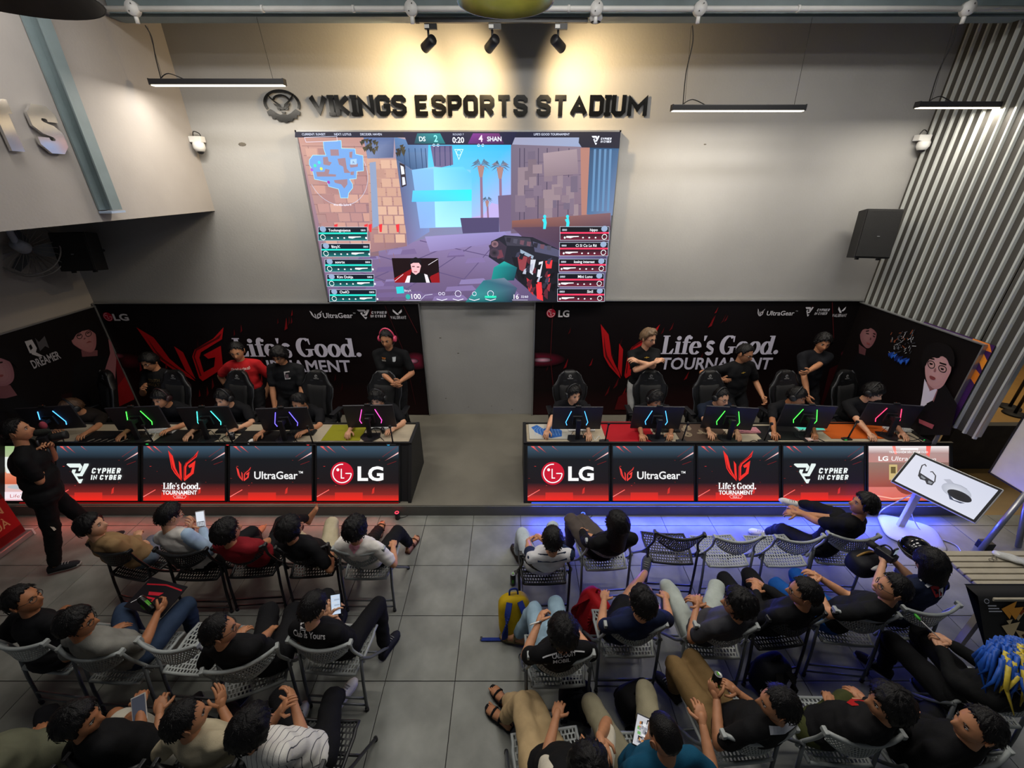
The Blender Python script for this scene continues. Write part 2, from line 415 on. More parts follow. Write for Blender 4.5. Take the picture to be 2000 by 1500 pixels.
# ================================================================== the room
WY, WXL, WXR, STG, STY = 6.41, -6.54, 5.45, 0.16, 4.09
M_wall = mat('wall_paint', '#9b9a98', 0.75, var=0.06, scale=1.2, bump=0.15, bscale=40)
M_wall2 = mat('wall_paint_left', '#98938f', 0.75, var=0.07, scale=1.5, bump=0.15, bscale=40)
M_tile = mat('concrete_tile', '#7a7c76', 0.34, var=0.26, scale=3.2, bump=0.08, bscale=25, spec=0.4)
M_grout = mat('grout', '#2a2a28', 0.9)
M_stage = mat('stage_concrete', '#6a665b', 0.7, var=0.15, scale=2.0, bump=0.1)
M_riser = mat('stage_riser', '#62625e', 0.6, var=0.12, scale=3)
M_blk = mat('black_plastic', '#16161a', 0.45, var=0.1)
M_blk2 = mat('black_matte', '#0e0e10', 0.7, var=0.1)
M_steel = mat('blue_grey_steel', '#6d7b7e', 0.55, var=0.12, scale=4)
M_white = mat('white_paint', '#d6d6d4', 0.5, var=0.05)
M_grey = mat('grey_plastic', '#73767a', 0.5, var=0.06)
M_alu = mat('aluminium', '#a9abad', 0.35, 0.8, var=0.08)

def slab(name, x0, x1, y0, y1, z0, z1, m, kind='structure', parent=None):
    b = MB(); b.box(((x0 + x1) / 2, (y0 + y1) / 2, (z0 + z1) / 2), (x1 - x0, y1 - y0, z1 - z0))
    o = b.build(name, m, parent)
    if kind: o['kind'] = kind
    return o
floor = slab('floor', -8, 9, -1.5, STY, -0.12, -0.006, M_grout)
T0x, T0y, TS = -1.090, 3.905, 0.60
tb = MB(); tb.box((0, 0, -0.006), (TS - 0.006, TS - 0.006, 0.012), bev=0.003)
tile_me = None
ci0 = math.floor((-7.0 - T0x) / TS); ci1 = math.ceil((7.5 - T0x) / TS)
for j in range(-1, 7):
    for i in range(ci0, ci1):
        cx, cy = T0x + (i + .5) * TS, T0y - (j + .5) * TS
        if abs(cx) > 1.75 * (cy + 1.9) + 0.6: continue
        if j == -1:
            b = MB(); yy0, yy1 = T0y + 0.003, STY - 0.002
            b.box((cx, (yy0 + yy1) / 2, -0.006), (TS - 0.006, yy1 - yy0, 0.012)); b.build('tile', M_tile, floor)
        elif tile_me is None:
            o = tb.build('tile', M_tile, floor); o.location = (cx, cy, 0); tile_me = o.data
        else:
            o = bpy.data.objects.new('tile', tile_me); COL.objects.link(o); o.parent = floor; o.location = (cx, cy, 0)
stage = slab('stage_platform', -8, 5.95, STY, WY + 0.2, -0.1, STG, M_stage); tag(stage, 'low dark concrete stage platform in front of the back wall')
rb = MB(); rb.box((-1.0, STY - 0.006, STG / 2 - 0.004), (13.8, 0.012, STG - 0.01)); rb.build('riser_facing', M_riser, stage)

wall_back = slab('wall_back', -7.2, 6.3, WY, WY + 0.2, 0.0, 6.6, M_wall)
for (u, v, r_) in ((473, 282, .035), (1377, 282, .012), (895, 690, .012), (860, 660, .012), (871, 778, .01), (915, 795, .008), (960, 793, .008), (1000, 800, .008)):
    p = atY(u, v, WY); b = MB(); b.ell((p.x, WY, p.z), (r_ * 1.6, 0.002, r_ * .7), n=9, k=4)
    b.build('plaster_chip', mat('chip', '#b9b4a8' if r_ < .02 else '#5f5a52', .9), wall_back)
wall_left = slab('wall_left', WXL - 0.2, WXL, 0.8, WY, -0.05, 3.6, M_wall2)
# upper storey block on the left with its dark underside
wall_upper = slab('wall_left_upper', -4.38, -4.23, 0.9, WY, 3.49, 6.6, M_wall2)
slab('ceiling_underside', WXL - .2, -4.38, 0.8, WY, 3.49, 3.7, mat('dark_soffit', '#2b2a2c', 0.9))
ceil = slab('ceiling', -7.4, 8.5, -2.5, WY + 0.2, 6.6, 6.75, mat('ceiling_dark', '#3a3b3d', 0.9))
# corrugated metal wall on the right: sheet darkened for valley shade, raised ribs lightened as if catching light
M_sheet = mat('galvanised_shaded_valley', '#45433f', 0.5, 0.25, var=0.15, scale=2, stretch=(1, 1, .3))
M_rib = mat('galvanised_lit_rib', '#c3c8c6', 0.38, 0.35, var=0.1, scale=3, stretch=(1, 1, .2))
b = MB()
b.box((WXR + .05, (4.6 + WY) / 2, 3.3), (.02, WY - 4.6, 6.6)); b.box((WXR + .05, 4.38, (1.12 + 6.6) / 2), (.02, .46, 6.6 - 1.12))
wall_right = b.build('wall_right', M_sheet); wall_right['kind'] = 'structure'
tag(wall_right, 'tall corrugated metal sheet wall right of the stage')
y = WY - 0.07; ribme = {}
while y > 4.15:
    zb = 0.16 if y > 4.6 else 1.12
    if zb not in ribme:
        b = MB()
        pr = [(-.020, 0), (-.011, -.026), (.011, -.026), (.020, 0)]
        b.add([(q, p, z) for z in (zb, 6.58) for p, q in [(a_, b_) for a_, b_ in pr]], [(0, 1, 5, 4), (1, 2, 6, 5), (2, 3, 7, 6), (0, 3, 2, 1), (4, 5, 6, 7), (0, 4, 7, 3)])
        o = b.build('rib', M_rib, wall_right); ribme[zb] = o.data
    else:
        o = bpy.data.objects.new('rib', ribme[zb]); COL.objects.link(o); o.parent = wall_right
    o.location = (WXR + .04, y, 0); y -= 0.121
b = MB(); b.box((WXR + .04, 4.145, 3.86), (.05, .03, 5.4)); b.build('edge_trim', M_alu, wall_right)

# neighbouring room seen past the end of the metal wall
slab('floor_next_room', 5.96, 14, 3.0, 12, -0.1, -0.004, mat('warm_floor', '#9c7a45', 0.5, var=0.2, scale=1.5))
slab('wall_next_room', 9.5, 14, 9.2, 9.35, 0, 3.2, mat('red_wall', '#7d1420', 0.7, var=0.3, scale=1.5))
slab('trim_next_room', 9.5, 14, 9.05, 9.2, 0, .35, mat('dark_trim', '#3c332a', 0.8))
def stanchion(u, v):
    p = at(u, v, 0)
    t = empty('barrier_post', p, 0)
    b = MB(); b.lathe([(0, .03), (.16, .025), (.17, 0), (0, 0)], n=18); b.build('base', M_blk2, t)
    b = MB(); b.tube([(0, 0, .03), (0, 0, .95)], .025, 10); b.build('pole', M_blk, t)
    b = MB(); b.lathe([(0, 1.0), (.03, .99), (.035, .94), (.03, .9), (0, .9)], n=12); b.build('cap', M_blk, t)
    return t
tag(stanchion(1971, 796), 'black barrier post on the yellowish floor, farther left of two', 'barrier post', 'barrier posts next room')
tag(stanchion(1981, 809), 'black barrier post on the yellowish floor, nearer right one', 'barrier post', 'barrier posts next room')
slab('wall_low_divider', 6.3, 8.6, 5.05, 5.15, 0, .75, mat('dark_divider', '#2c2823', .7, var=.3))
area('next_room_light', (9.8, 7.2, 3.6), (9.8, 7.2, 0), (1.5, 1.5), 70, (1, .8, .5))

# ---------------------------------------------------------------- beam, conduit, track lights, pendant lamps
BY = 5.6
zb = atY(1000, 32, BY).z; zt = zb + .32
beam = slab('ceiling_beam', -4.2, 5.42, BY, BY + .16, zb, zt, M_steel); tag(beam, 'blue-grey steel ceiling beam across the hall')
for z in (zb, zt):
    b = MB(); b.box((.6, BY + .08, z), (9.6, .2, .016)); b.build('flange', M_steel, beam)
cz = atY(1000, 17, BY - .11).z
t = empty('conduit_pipe', (0, BY - .11, cz), 0, 'long white electrical conduit pipe running along the ceiling beam', 'conduit')
b = MB(); b.tube([(-4.2, 0, 0), (5.4, 0, 0)], .024, 10); b.build('pipe', M_white, t)
for u in (260, 803, 1165, 1367, 1890):
    x = atY(u, 14, BY - .11).x
    b = MB(); b.lathe([(0, .035), (.062, .03), (.066, -.03), (0, -.035)], (x, -.01, .0), 16, rot=Euler((R(90), 0, 0)).to_matrix()); b.tube([(x, 0, -.05), (x, 0, -.12)], .02, 8)
    o = b.build('junction_box', M_white, t)
    for dz in (-.03, .03):
        b = MB(); b.ell((x + dz * .6, -.05, dz), (.006, .004, .006), n=6, k=4); b.build('screw', M_blk2, o)
for u in (512, 690, 1111, 1560):
    x = atY(u, 14, BY - .11).x; b = MB(); b.tube([(x - .012, 0, 0), (x + .012, 0, 0)], .031, 10); b.build('clip', M_white, t)
# track rail with three spots
tx0, tx1 = atY(812, 30, BY - .04).x, atY(1150, 30, BY - .04).x; tz = zb - .03
rail = empty('track_rail', (0, BY + .02, tz), 0, 'black lighting track rail under the ceiling beam', 'track rail')
b = MB(); b.box(((tx0 + tx1) / 2, 0, 0), (tx1 - tx0, .04, .035)); b.build('rail', M_blk, rail)
b = MB(); b.box((tx0, 0, 0), (.04, .045, .04)); b.build('end_feed', M_blk2, rail)
for k, (u, tu, tv, nm) in enumerate(((835, 735, 190, 'leftmost black track spotlight under the beam'), (961, 880, 190, 'middle black track spotlight under the beam, beside the dome lamp'), (1091, 1180, 185, 'rightmost black track spotlight under the beam'))):
    x = atY(u, 50, BY).x; t = empty('track_spotlight', (x, BY + .02, tz - .02), 0, nm, 'spotlight', 'track spotlights')
    tgt = atY(tu, tv, WY); d = (tgt - Vector((x, BY, tz - .18))).normalized()
    b = MB(); b.box((0.03, 0, -.03), (.13, .035, .05)); b.build('adapter', M_blk, t)
    b = MB(); b.box((-.01, -.019, -.03), (.05, .004, .03)); b.build('rating_label', M_white, t)
    b = MB(); b.tube([(0, 0, -.05), (0, 0, -.14)], .012, 8); b.build('stem', M_blk, t)
    c0 = Vector((0, 0, -.17)); q = d.to_track_quat('Z', 'Y').to_matrix()
    b = MB(); b.lathe([(0, -.08), (.046, -.078), (.05, -.07), (.05, .09), (.046, .09), (.04, .05), (0, .05)], c0, 20, rot=q); b.build('barrel', M_blk, t)
    b = MB(); b.lathe([(0, .052), (.039, .052)], c0, 16, rot=q); b.build('lens', emit('warm_lens', '#ffe2a8', 6), t)
    spot('track_spot_light', Vector((x, BY + .02, tz - .19)) + d * .12, tgt, (140, 140, 140)[k], (1.0, .72, .38), 135, 1.0, .05)
# smoke detector
p = atY(1164, 36, BY - .03); t = empty('smoke_detector', (p.x, BY - .02, p.z), 0, 'round white smoke detector below the conduit box', 'detector')
b = MB(); b.lathe([(0, .03), (.065, .03), (.07, 0), (.045, -.03), (0, -.035)], n=20); b.build('housing', M_white, t)
b = MB(); b.lathe([(.05, -.026), (.052, -.03), (.03, -.036), (.03, -.034)], n=16); b.build('vent_ring', M_blk2, t)

def linear_lamp(u0, u1, v, name_label, cableu, wireu, right=False):
    a, c = atY(u0, v, BY), atY(u1, v, BY); L = c.x - a.x; z = (a.z + c.z) / 2
    t = empty('linear_pendant_lamp', ((a.x + c.x) / 2, BY, z), 0, name_label, 'pendant lamp', 'long hanging lamps')
    b = MB(); b.box((0, 0, .012), (L, .075, .055), bev=.006); b.build('housing', M_blk, t)
    b = MB(); b.box((0, 0, -.018), (L - .02, .06, .012)); b.build('diffuser', emit('lamp_diffuser', '#fff0d0', 5.0), t)
    for s in (-1, 1):
        b = MB(); b.box((s * L / 2, 0, .012), (.012, .078, .06)); b.build('end_cap', M_blk, t)
    xc = atY(cableu, 20, BY - .11).x - t.location.x; top = cz - z - .12
    ex = -L / 2 + .12
    b = MB(); b.tube(smooth_path([(xc, -.06, top), (xc + .03, -.06, top * .8), (ex + (xc - ex) * .55, -.02, top * .45), (ex, 0, .04)], 6), .0055, 6); b.build('power_cable', M_blk2, t)
    b = MB(); b.tube(smooth_path([(ex, 0, .05), (ex + .1, 0, .09), (ex + .25, 0, .04)], 5), .005, 6); b.build('cable_loop', M_blk2, t)
    xw = atY(wireu, 28, BY).x - t.location.x
    b = MB(); b.tube([(xw, 0, zb - z), (L / 2 - .12, 0, .04)], .0022, 5); b.build('hanging_wire', M_blk2, t)
    b = MB(); b.tube([(xc, -.03, top), (ex + .02, 0, .04)], .0018, 5); b.build('hanging_wire', M_blk2, t)
    l = area('lamp_light', (t.location.x, BY, z - .03), (t.location.x, BY, 0), (L, .06), 40, (1, .92, .80)); l.parent = t; l.location = (0, 0, -.03)
    return t
linear_lamp(296, 556, 163, 'long lit pendant lamp hanging left of the wall lettering', 268, 500)
linear_lamp(1312, 1570, 213, 'long lit pendant lamp hanging right of the wall lettering', 1360, 1588)
linear_lamp(1791, 2052, 207, 'long lit pendant lamp in front of the corrugated metal wall', 1886, 2080)
# dome pendant close to the camera
def dome(u, v, Y, rad, label, m, mi):
    p = atY(u, v, Y); t = empty('dome_pendant_lamp', p, 0, label, 'pendant lamp')
    prof = [(.03, rad * .62), (rad * .30, rad * .58), (rad * .62, rad * .42), (rad * .86, rad * .2), (rad, 0), (rad * .985, -.004), (rad * .84, rad * .18), (rad * .6, rad * .38), (.03, rad * .56)]
    b = MB(); b.lathe(prof, n=40); b.build('shade', m, t)
    b = MB(); b.tube([(rad * math.cos(k * math.pi / 20), rad * math.sin(k * math.pi / 20), 0) for k in range(41)], .006, 6); b.build('rim', mi, t)
    b = MB(); b.tube([(0, 0, rad * .5), (0, 0, rad * .75)], .035, 10); b.build('socket', M_blk, t)
    b = MB(); b.tube([(0, 0, rad * .75), (0, 0, 6.6 - p.z)], .006, 6); b.build('cord', M_blk2, t)
    b = MB(); b.ell((0, 0, rad * .3), (.05, .05, .07)); b.build('bulb', emit('bulb_glow', '#fff0b0', 1.5), t)
    if label.startswith('olive'):
        l = bpy.data.lights.new('bulb_light', 'POINT'); l.energy = 3.0; l.color = (.95, 1, .5); l.shadow_soft_size = .05; lo = bpy.data.objects.new('bulb_light', l); COL.objects.link(lo); lo.parent = t; lo.location = (0, 0, rad * .12)
dome(987, 3, 3.3, .29, 'olive-gold metal dome pendant lamp at the top edge', mat('olive_gold', '#a9a65a', .32, .55, var=.25, scale=5), M_alu)
dome(10, -14, 3.6, .50, 'dark metal dome pendant lamp in the upper left corner', mat('dark_shade', '#35302b', .6, var=.2), M_blk2)

# steel post on the upper left wall, mirrored letters beyond it
pt, pb = atX(62, 20, -4.22), atX(205, 410, -4.22)
ly = (pt.y + pb.y) / 2
t = empty('wall_post', (-4.22, pb.y, 3.6), 0, 'blue-grey steel post fixed to the upper left wall', 'steel post')
for k, (dx, dy, w, d) in enumerate(((.012, -.06, .024, .02), (.05, -.06, .10, .012), (.1, -.06, .02, .05))):
    pass
b = MB(); b.box((.06, .0, 1.5), (.12, .014, 3.0)); b.build('web', M_steel, t)
b = MB(); b.box((.125, .0, 1.5), (.014, .12, 3.0)); b.build('flange', M_steel, t)
b = MB(); b.box((.01, .0, 1.5), (.02, .16, 3.0)); b.build('flange', M_steel, t)
b = MB(); b.box((.07, .0, -.02), (.13, .17, .02)); b.build('foot_plate', mat('pale_blue', '#9aa9c0', .6), t)
sg = empty('mirror_letter_sign', (-4.215, 0, 0), 0, 'silver mirror-finish letters on the upper left wall, ending in S', 'wall sign')
M_mir = mat('mirror_acrylic', '#d9d7d4', 0.12, 0.9, var=.03)
pts = [atX(0, 290, -4.22), atX(133, 302, -4.22)]
s0 = atX(133, 302, -4.22); hh = atX(55, 215, -4.22).z - s0.z + .05
L, w = block_text('ESPORTS', hh, .27, 0, .2, sx=1.0)
for ch, qs in L:
    b = MB()
    for i_, q in enumerate(qs):
        b.prism([(p[0], p[1]) for p in q], Matrix(((0, 0, 1, .0004 * i_), (1, 0, 0, 0), (0, 1, 0, 0), (0, 0, 0, 1))), .025)
    o = b.build('letter', M_mir, sg); o.location = (0.004, s0.y - w, s0.z)
# reading direction runs away from the camera on this wall: from near (left) to far (right)

# wall cameras
def cctv(p, facing, label):
    t = empty('security_camera', p, facing, label, 'camera', 'wall cameras')
    b = MB(); b.box((0, -.05, 0), (.16, .10, .07), bev=.008); b.build('wall_box', M_white, t)
    b = MB(); b.lathe([(0, -.035), (.06, -.035), (.07, -.06), (.07, -.1), (.05, -.14), (0, -.15)], (0.02, -.08, 0), 18); b.build('dome_body', M_white, t)
    b = MB(); b.ell((.02, -.08, -.135), (.042, .042, .04)); b.build('lens_ball', M_blk, t)
    b = MB(); b.tube(smooth_path([(-.05, -.04, .03), (-.02, -.05, .09), (.04, -.04, .07), (.06, -.05, .03)], 4), .006, 6); b.build('cable', M_blk, t)
cctv(atY(390, 273, WY - .02), 0, 'white dome security camera left of the big screen')
cctv(atY(1795, 270, WY - .02), 0, 'white dome security camera beside the corrugated wall')
# loudspeakers
def loudspeaker(p, rz, tilt, w, d, h, label):
    t = empty('wall_loudspeaker', p, rz, label, 'loudspeaker'); t.rotation_euler = (tilt, 0, rz)
    b = MB(); pr = [(-w / 2, -d / 2), (w / 2, -d / 2), (w * .36, d / 2), (-w * .36, d / 2)]
    b.prism(pr, Matrix.Translation((0, 0, -h / 2)), h); b.build('cabinet', M_blk2, t, bevel=.006)
    b = MB(); b.box((0, -d / 2 - .006, 0), (w * .94, .014, h * .94), bev=.004); b.build('grille', mat('speaker_grille', '#141414', .6, bump=.4, bscale=300), t)
    b = MB(); b.box((0, -d / 2 - .015, -.03), (.03, .003, .012)); b.build('badge', M_alu, t)
    b = MB(); b.box((0, d * .1, h / 2 + .005), (w * .5, .05, .012)); b.build('handle_recess', M_blk, t)
    b = MB(); b.tube([(0, d / 2, 0), (.04, d / 2 + .2, .02)], .02, 8); b.build('bracket', M_blk, t)
    for s in (-1, 1):
        b = MB(); b.box((s * w * .3, -d * .2, -h / 2 - .012), (.03, .05, .024)); b.build('foot', M_blk, t)
loudspeaker(atY(1702, 458, 6.02), R(-14), R(-8), .42, .34, .62, 'black loudspeaker mounted high beside the corrugated wall')
loudspeaker(atY(160, 492, 6.0), R(12), R(-8), .42, .34, .5, 'black loudspeaker under the dark soffit on the left')
# wall fan under the soffit
p = atY(62, 492, 5.75); t = empty('wall_fan', p, 0, 'grey caged fan under the soffit on the left', 'fan'); t.rotation_euler = (R(62), R(0), R(24))
for z in (.0, .10):
    b = MB(); b.tube([(.34 * math.cos(a), .34 * math.sin(a), z) for a in (k * math.pi / 18 for k in range(37))], .009, 6); b.build('cage_ring', mat('fan_wire', '#8f8c88', .5), t)
for k in range(24):
    a = k * math.pi / 12
    b = MB(); b.tube([(.06 * math.cos(a), .06 * math.sin(a), -.02), (.33 * math.cos(a), .33 * math.sin(a), -.01), (.34 * math.cos(a), .34 * math.sin(a), .05), (.3 * math.cos(a), .3 * math.sin(a), .11), (.05 * math.cos(a), .05 * math.sin(a), .13)], .003, 4); b.build('cage_wire', mat('fan_wire', '#8f8c88', .5), t)
for k in range(3):
    a = k * 2 * math.pi / 3; b = MB()
    b.prism([(.04, -.03), (.14, -.09), (.29, -.08), (.30, .05), (.16, .08), (.04, .03)], Matrix.Rotation(a, 4, 'Z') @ Matrix.Translation((0, 0, .05)) @ Matrix.Rotation(R(18), 4, 'X'), .004); b.build('blade', M_grey, t)
b = MB(); b.lathe([(0, .3), (.07, .28), (.08, .14), (.06, .1), (0, .1)], n=18); b.build('motor', mat('fan_motor', '#9aa0ab', .5), t)
b = MB(); b.tube([(0, 0, .26), (-.02, .18, .34), (-.02, .32, .5)], .035, 10); b.build('arm', mat('fan_motor', '#9aa0ab', .5), t)

# ---------------------------------------------------------------- wall lettering and emblem
M_sign = mat('black_gloss_acrylic', '#040404', 0.25, var=.05, spec=.3)
a, c = atY(608, 226, WY - .04), atY(1263, 226, WY - .04); hS = atY(608, 185, WY - .04).z - a.z
sign = empty('wall_lettering', (a.x, WY - .03, a.z), 0, 'large black glossy letters spelling the venue name above the screen', 'wall sign')
L, w = block_text('VIKINGS ESPORTS STADIUM', hS, .225, 0, .10, wk=1.25); k = (c.x - a.x) / w
MX = Matrix(((1, 0, 0, 0), (0, 0, 1, 0), (0, 1, 0, 0), (0, 0, 0, 1)))
for ch, qs in L:
    b = MB()
    if ch == 'I':
        x0 = min(p[0] for q in qs for p in q); x1 = max(p[0] for q in qs for p in q); e = (x1 - x0) * .30
        qs = qs + [[(x0 - e, 0), (x1 + e, 0), (x1 + e, hS * .17), (x0 - e, hS * .17)], [(x0 - e, hS * .83), (x1 + e, hS * .83), (x1 + e, hS), (x0 - e, hS)]]
    for i_, q in enumerate(qs): b.prism([(p[0] * k, p[1]) for p in q], Matrix.Translation((0, -.0004 * i_, 0)) @ MX, .014)
    b.build('letter', M_sign, sign)
p0, p1 = atY(522, 240, WY - .04), atY(580, 174, WY - .04); ew, eh = p1.x - p0.x, p1.z - p0.z
em = empty('wall_emblem', (p0.x, WY - .03, p0.z), 0, 'black round emblem of a bearded horned head left of the wall lettering', 'wall emblem')
E_ = lambda L: [(x * ew, y * eh) for x, y in L]
def em_part(name, polys):
    b = MB()
    for q in polys: b.prism(E_(q), MX, .014)
    b.build(name, M_sign, em)
ring = []
ring_o = arc((.5, .58), .5, -25, 205, 26, .42); ring_i = arc((.5, .58), .43, -22, 202, 26, .355)
em_part('outer_ring', [[ring_o[i], ring_o[i + 1], ring_i[i + 1], ring_i[i]] for i in range(26)])
em_part('horn', [[(.14, .88), (.20, .74), (.36, .56), (.46, .47), (.44, .56), (.30, .68), (.20, .80)]])
em_part('horn', [[(.86, .88), (.80, .74), (.64, .56), (.54, .47), (.56, .56), (.70, .68), (.80, .80)]])
hb_o = arc((.5, .66), .24, 12, 168, 14, .2); hb_i = arc((.5, .66), .19, 12, 168, 14, .15)
em_part('helmet_band', [[hb_o[i], hb_o[i + 1], hb_i[i + 1], hb_i[i]] for i in range(14)])
em_part('brow', [[(.27, .60), (.50, .47), (.50, .40), (.40, .44), (.30, .53)]]); em_part('brow', [[(.73, .60), (.50, .47), (.50, .40), (.60, .44), (.70, .53)]])
em_part('eye', [[(.33, .47), (.43, .42), (.42, .38), (.36, .40)]]); em_part('eye', [[(.67, .47), (.57, .42), (.58, .38), (.64, .40)]])
em_part('nose', [[(.44, .34), (.56, .34), (.53, .28), (.47, .28)]])
em_part('beard', [[(.16, .42), (.30, .30), (.40, .25), (.50, .27), (.60, .25), (.70, .30), (.84, .42), (.96, .34), (.93, .22), (.86, .24), (.84, .12), (.74, .14), (.68, .04), (.60, .06), (.5, 0), (.40, .06), (.32, .04), (.26, .14), (.16, .12), (.14, .24), (.07, .22), (.04, .34)]])
# ================================================================== printed backdrops
M_print = art_mat('printed_vinyl', None, 0.55)
def lerp_hex(a, b, t):
    f = lambda h: [int(h[i:i + 2], 16) for i in (1, 3, 5)]
    return '#%02x%02x%02x' % tuple(int(x + (y - x) * t) for x, y in zip(f(a), f(b)))
def bbox(T, u0, v0, u1, v1):
    a, c = T(u0, v1), T(u1, v0); return a[0], a[1], c[0] - a[0], c[1] - a[1]
def backdrop_print(A, T, W, H, dx, left):
    """dx: how far the printed layout sits right of the right-hand one, in px of the photograph"""
    A.rect(0, 0, W, H, ['#120306', '#120306', '#060304', '#070305'])
    A.quad([(0, 0), (W, 0), (W, H * .35), (0, H * .25)], ['#2a060b', '#1d0408', '#0a0304', '#0a0304'])
    rnd = random.Random(3)
    for _ in range(26):
        x = rnd.uniform(.02, .98) * W; y = rnd.uniform(.05, .9) * H; s = rnd.uniform(.05, .22)
        A.poly([(x, y), (x + s * .35, y + s), (x + s * .28, y + s * .3)], rnd.choice(['#3a070c', '#52090f', '#2a0509', '#610c12']))
    return A
def banner_common(A, T, d, e):
    # d: offset of the layout in px, e: vertical px offset
    x, y, w, h = bbox(T, 310, 639, 437, 744) if d else bbox(T, 1163, 633, 1289, 739); wing_emblem(A, x, y, w, h, '#b81218', '#5a060a')
    for u, v, s in ((1382, 640, 1), (1395, 612, .5), (1335, 742, .8), (1215, 770, .7), (1100, 720, .9), (1150, 715, .7)):
        a = T(u + d, v + e); k = .16 * s
        A.poly([(a[0], a[1]), (a[0] + k * .5, a[1] + k * 1.3), (a[0] + k * .35, a[1] + k * .2)], '#7a0d14')
    x, y, w, h = bbox(T, 1290 + d, 655 + e, 1528 + d, 691 + e); serif_title(A, x, y, h, '#d2cfe2', w)
    x, y, w, h = bbox(T, 1288 + d, 697 + e, 1509 + d, 720 + e); A.text('TOURNAMENT', x, y, h * 1.38, '#c9c6da', .022, width=w)
S_BK = {}
def make_backdrop(name, label, u0, u1, vt, Y, left):
    x0 = atY(u0, vt, Y).x if u0 else WXL + .05; x1 = atY(u1, vt, Y).x if u1 else WXR - .02
    z1 = atY(1000, vt, Y).z; z0 = STG + .01; W, H = x1 - x0, z1 - z0
    t = empty(name, ((x0 + x1) / 2, Y, z0), 0, label, 'banner')
    b = MB(); b.box((0, .025, H / 2), (W, .03, H)); b.build('panel', M_blk2, t)
    for s in (-1, 1):
        b = MB(); b.box((s * (W / 2 + .008), .012, H / 2), (.016, .055, H)); b.build('frame_edge', M_alu, t)
    b = MB(); b.box((0, .012, H + .006), (W + .03, .055, .012)); b.build('frame_edge', M_alu, t)
    A = Art(); T = lambda u, v: (atY(u, v, Y).x - x0, atY(u, v, Y).z - z0)
    backdrop_print(A, T, W, H, 0, left)
    def g(u, v, rx, ry, c):
        x, y = T(u, v); P = [(min(max(x + rx * math.cos(q), .002), W - .002), y + ry * math.sin(q)) for q in (R(k * 15) for k in range(24))]
        A._add([(min(max(x, .003), W - .003), y)] + P, [(0, 1 + k, 1 + (k + 1) % 24) for k in range(24)], [lin(c)] + [lin('#0d0305')] * 24)
    if left:
        g(812, 705, .22, .16, '#8e2440'); g(806, 705, .10, .05, '#e890b0'); g(250, 705, .30, .14, '#5b0e1c'); g(230, 695, .12, .05, '#a04a58')
        A.quad([T(600, 800), T(640, 800), T(628, 720), T(590, 740)], '#33060b')
        A.line([T(752, 597), T(790, 690), T(812, 790)], .012, '#3a1216'); A.line([T(788, 597), T(815, 650)], .012, '#4a181c')
    else:
        g(1055, 702, .42, .13, '#7c1230'); g(1060, 703, .16, .045, '#f0b0c8'); g(1660, 690, .15, .10, '#7c2038')
        A.quad([T(1200, 800), T(1235, 800), T(1232, 760), T(1208, 775)], '#5a0a10'); A.quad([T(1600, 800), T(1690, 800), T(1660, 700), T(1620, 720)], '#34060c')
        A.line([T(1080, 595), T(1075, 700), T(1085, 800)], .012, '#4a1216'); A.line([T(1625, 590), T(1628, 660)], .012, '#4a1216')
    d, e = (-853, 5) if left else (0, 0)
    if left: d = -826
    banner_common(A, T, d, e)
    # small marks along the top
    if left: L = dict(lg=(213, 618, 226, 250, 612, 625), ug=(609, 606, 630, 622, 633, 689), kn=(701, 604, 722, 622, 725, 753), sh=(769, 603, 785, 614, 764, 794))
    else: L = dict(lg=(1076, 611, 1090, 1112, 605, 618), ug=(1475, 602, 1493, 617, 1495, 1551), kn=(1566, 599, 1587, 617, 1588, 1616), sh=(1632, 598, 1650, 610, 1622, 1652))
    q = L['lg']; c = T(q[0], q[1]); r_ = abs(T(q[0] + 9, q[1])[0] - c[0]); face_disc(A, c[0], c[1], r_, '#a5122c', '#d8a8b0' if left else '#e4d4d8')
    x, y, w, h = bbox(T, q[2], q[4], q[3], q[5]); A.text('LG', x, y, h * 1.38, '#c8c4c8', .03, width=w)
    q = L['ug']; x, y, w, h = bbox(T, *q[:4]); wing_emblem(A, x, y, w, h, '#cfcdd4', '#8f8d94')
    x, y, w, h = bbox(T, q[4], q[1] + 4, q[5], q[3] - 2); A.text('UltraGear', x, y, h * 1.38, '#cfcdd4', .012, width=w); A.text('TM', x + w + .01, y + h * .8, h * .35, '#cfcdd4')
    q = L['kn']; x, y, w, h = bbox(T, *q[:4]); knot_emblem(A, x, y, w, h, '#cfcdd4')
    x, y, w, h = bbox(T, q[4], q[1] + 3, q[5], q[3] - 3); A.block('CYPHER', x + .02, y + h * .58, h * .42, '#cfcdd4', .24, .15, width=w); A.block('IN CYBER', x, y, h * .42, '#cfcdd4', .24, .15, width=w)
    q = L['sh']; x, y, w, h = bbox(T, *q[:4]); shard_emblem(A, x, y, w, h, '#d8d6dc')
    x, y, w, h = bbox(T, q[4], q[3] + 2, q[5], q[3] + 8); A.block('VALORANT', x, y, h, '#cfcdd4', .18, 0, width=w)
    M = Matrix(((1, 0, 0, -W / 2), (0, 0, -1, .009), (0, 1, 0, 0), (0, 0, 0, 1)))
    A.build('printed_face', M, M_print, t)
make_backdrop('tournament_backdrop', 'wide black and red event backdrop behind the left team, white serif slogan', None, 817, 593, WY - .05, True)
make_backdrop('tournament_backdrop', 'wide black and red event backdrop behind the right team, white serif slogan', 1046, None, 588, WY - .05, False)

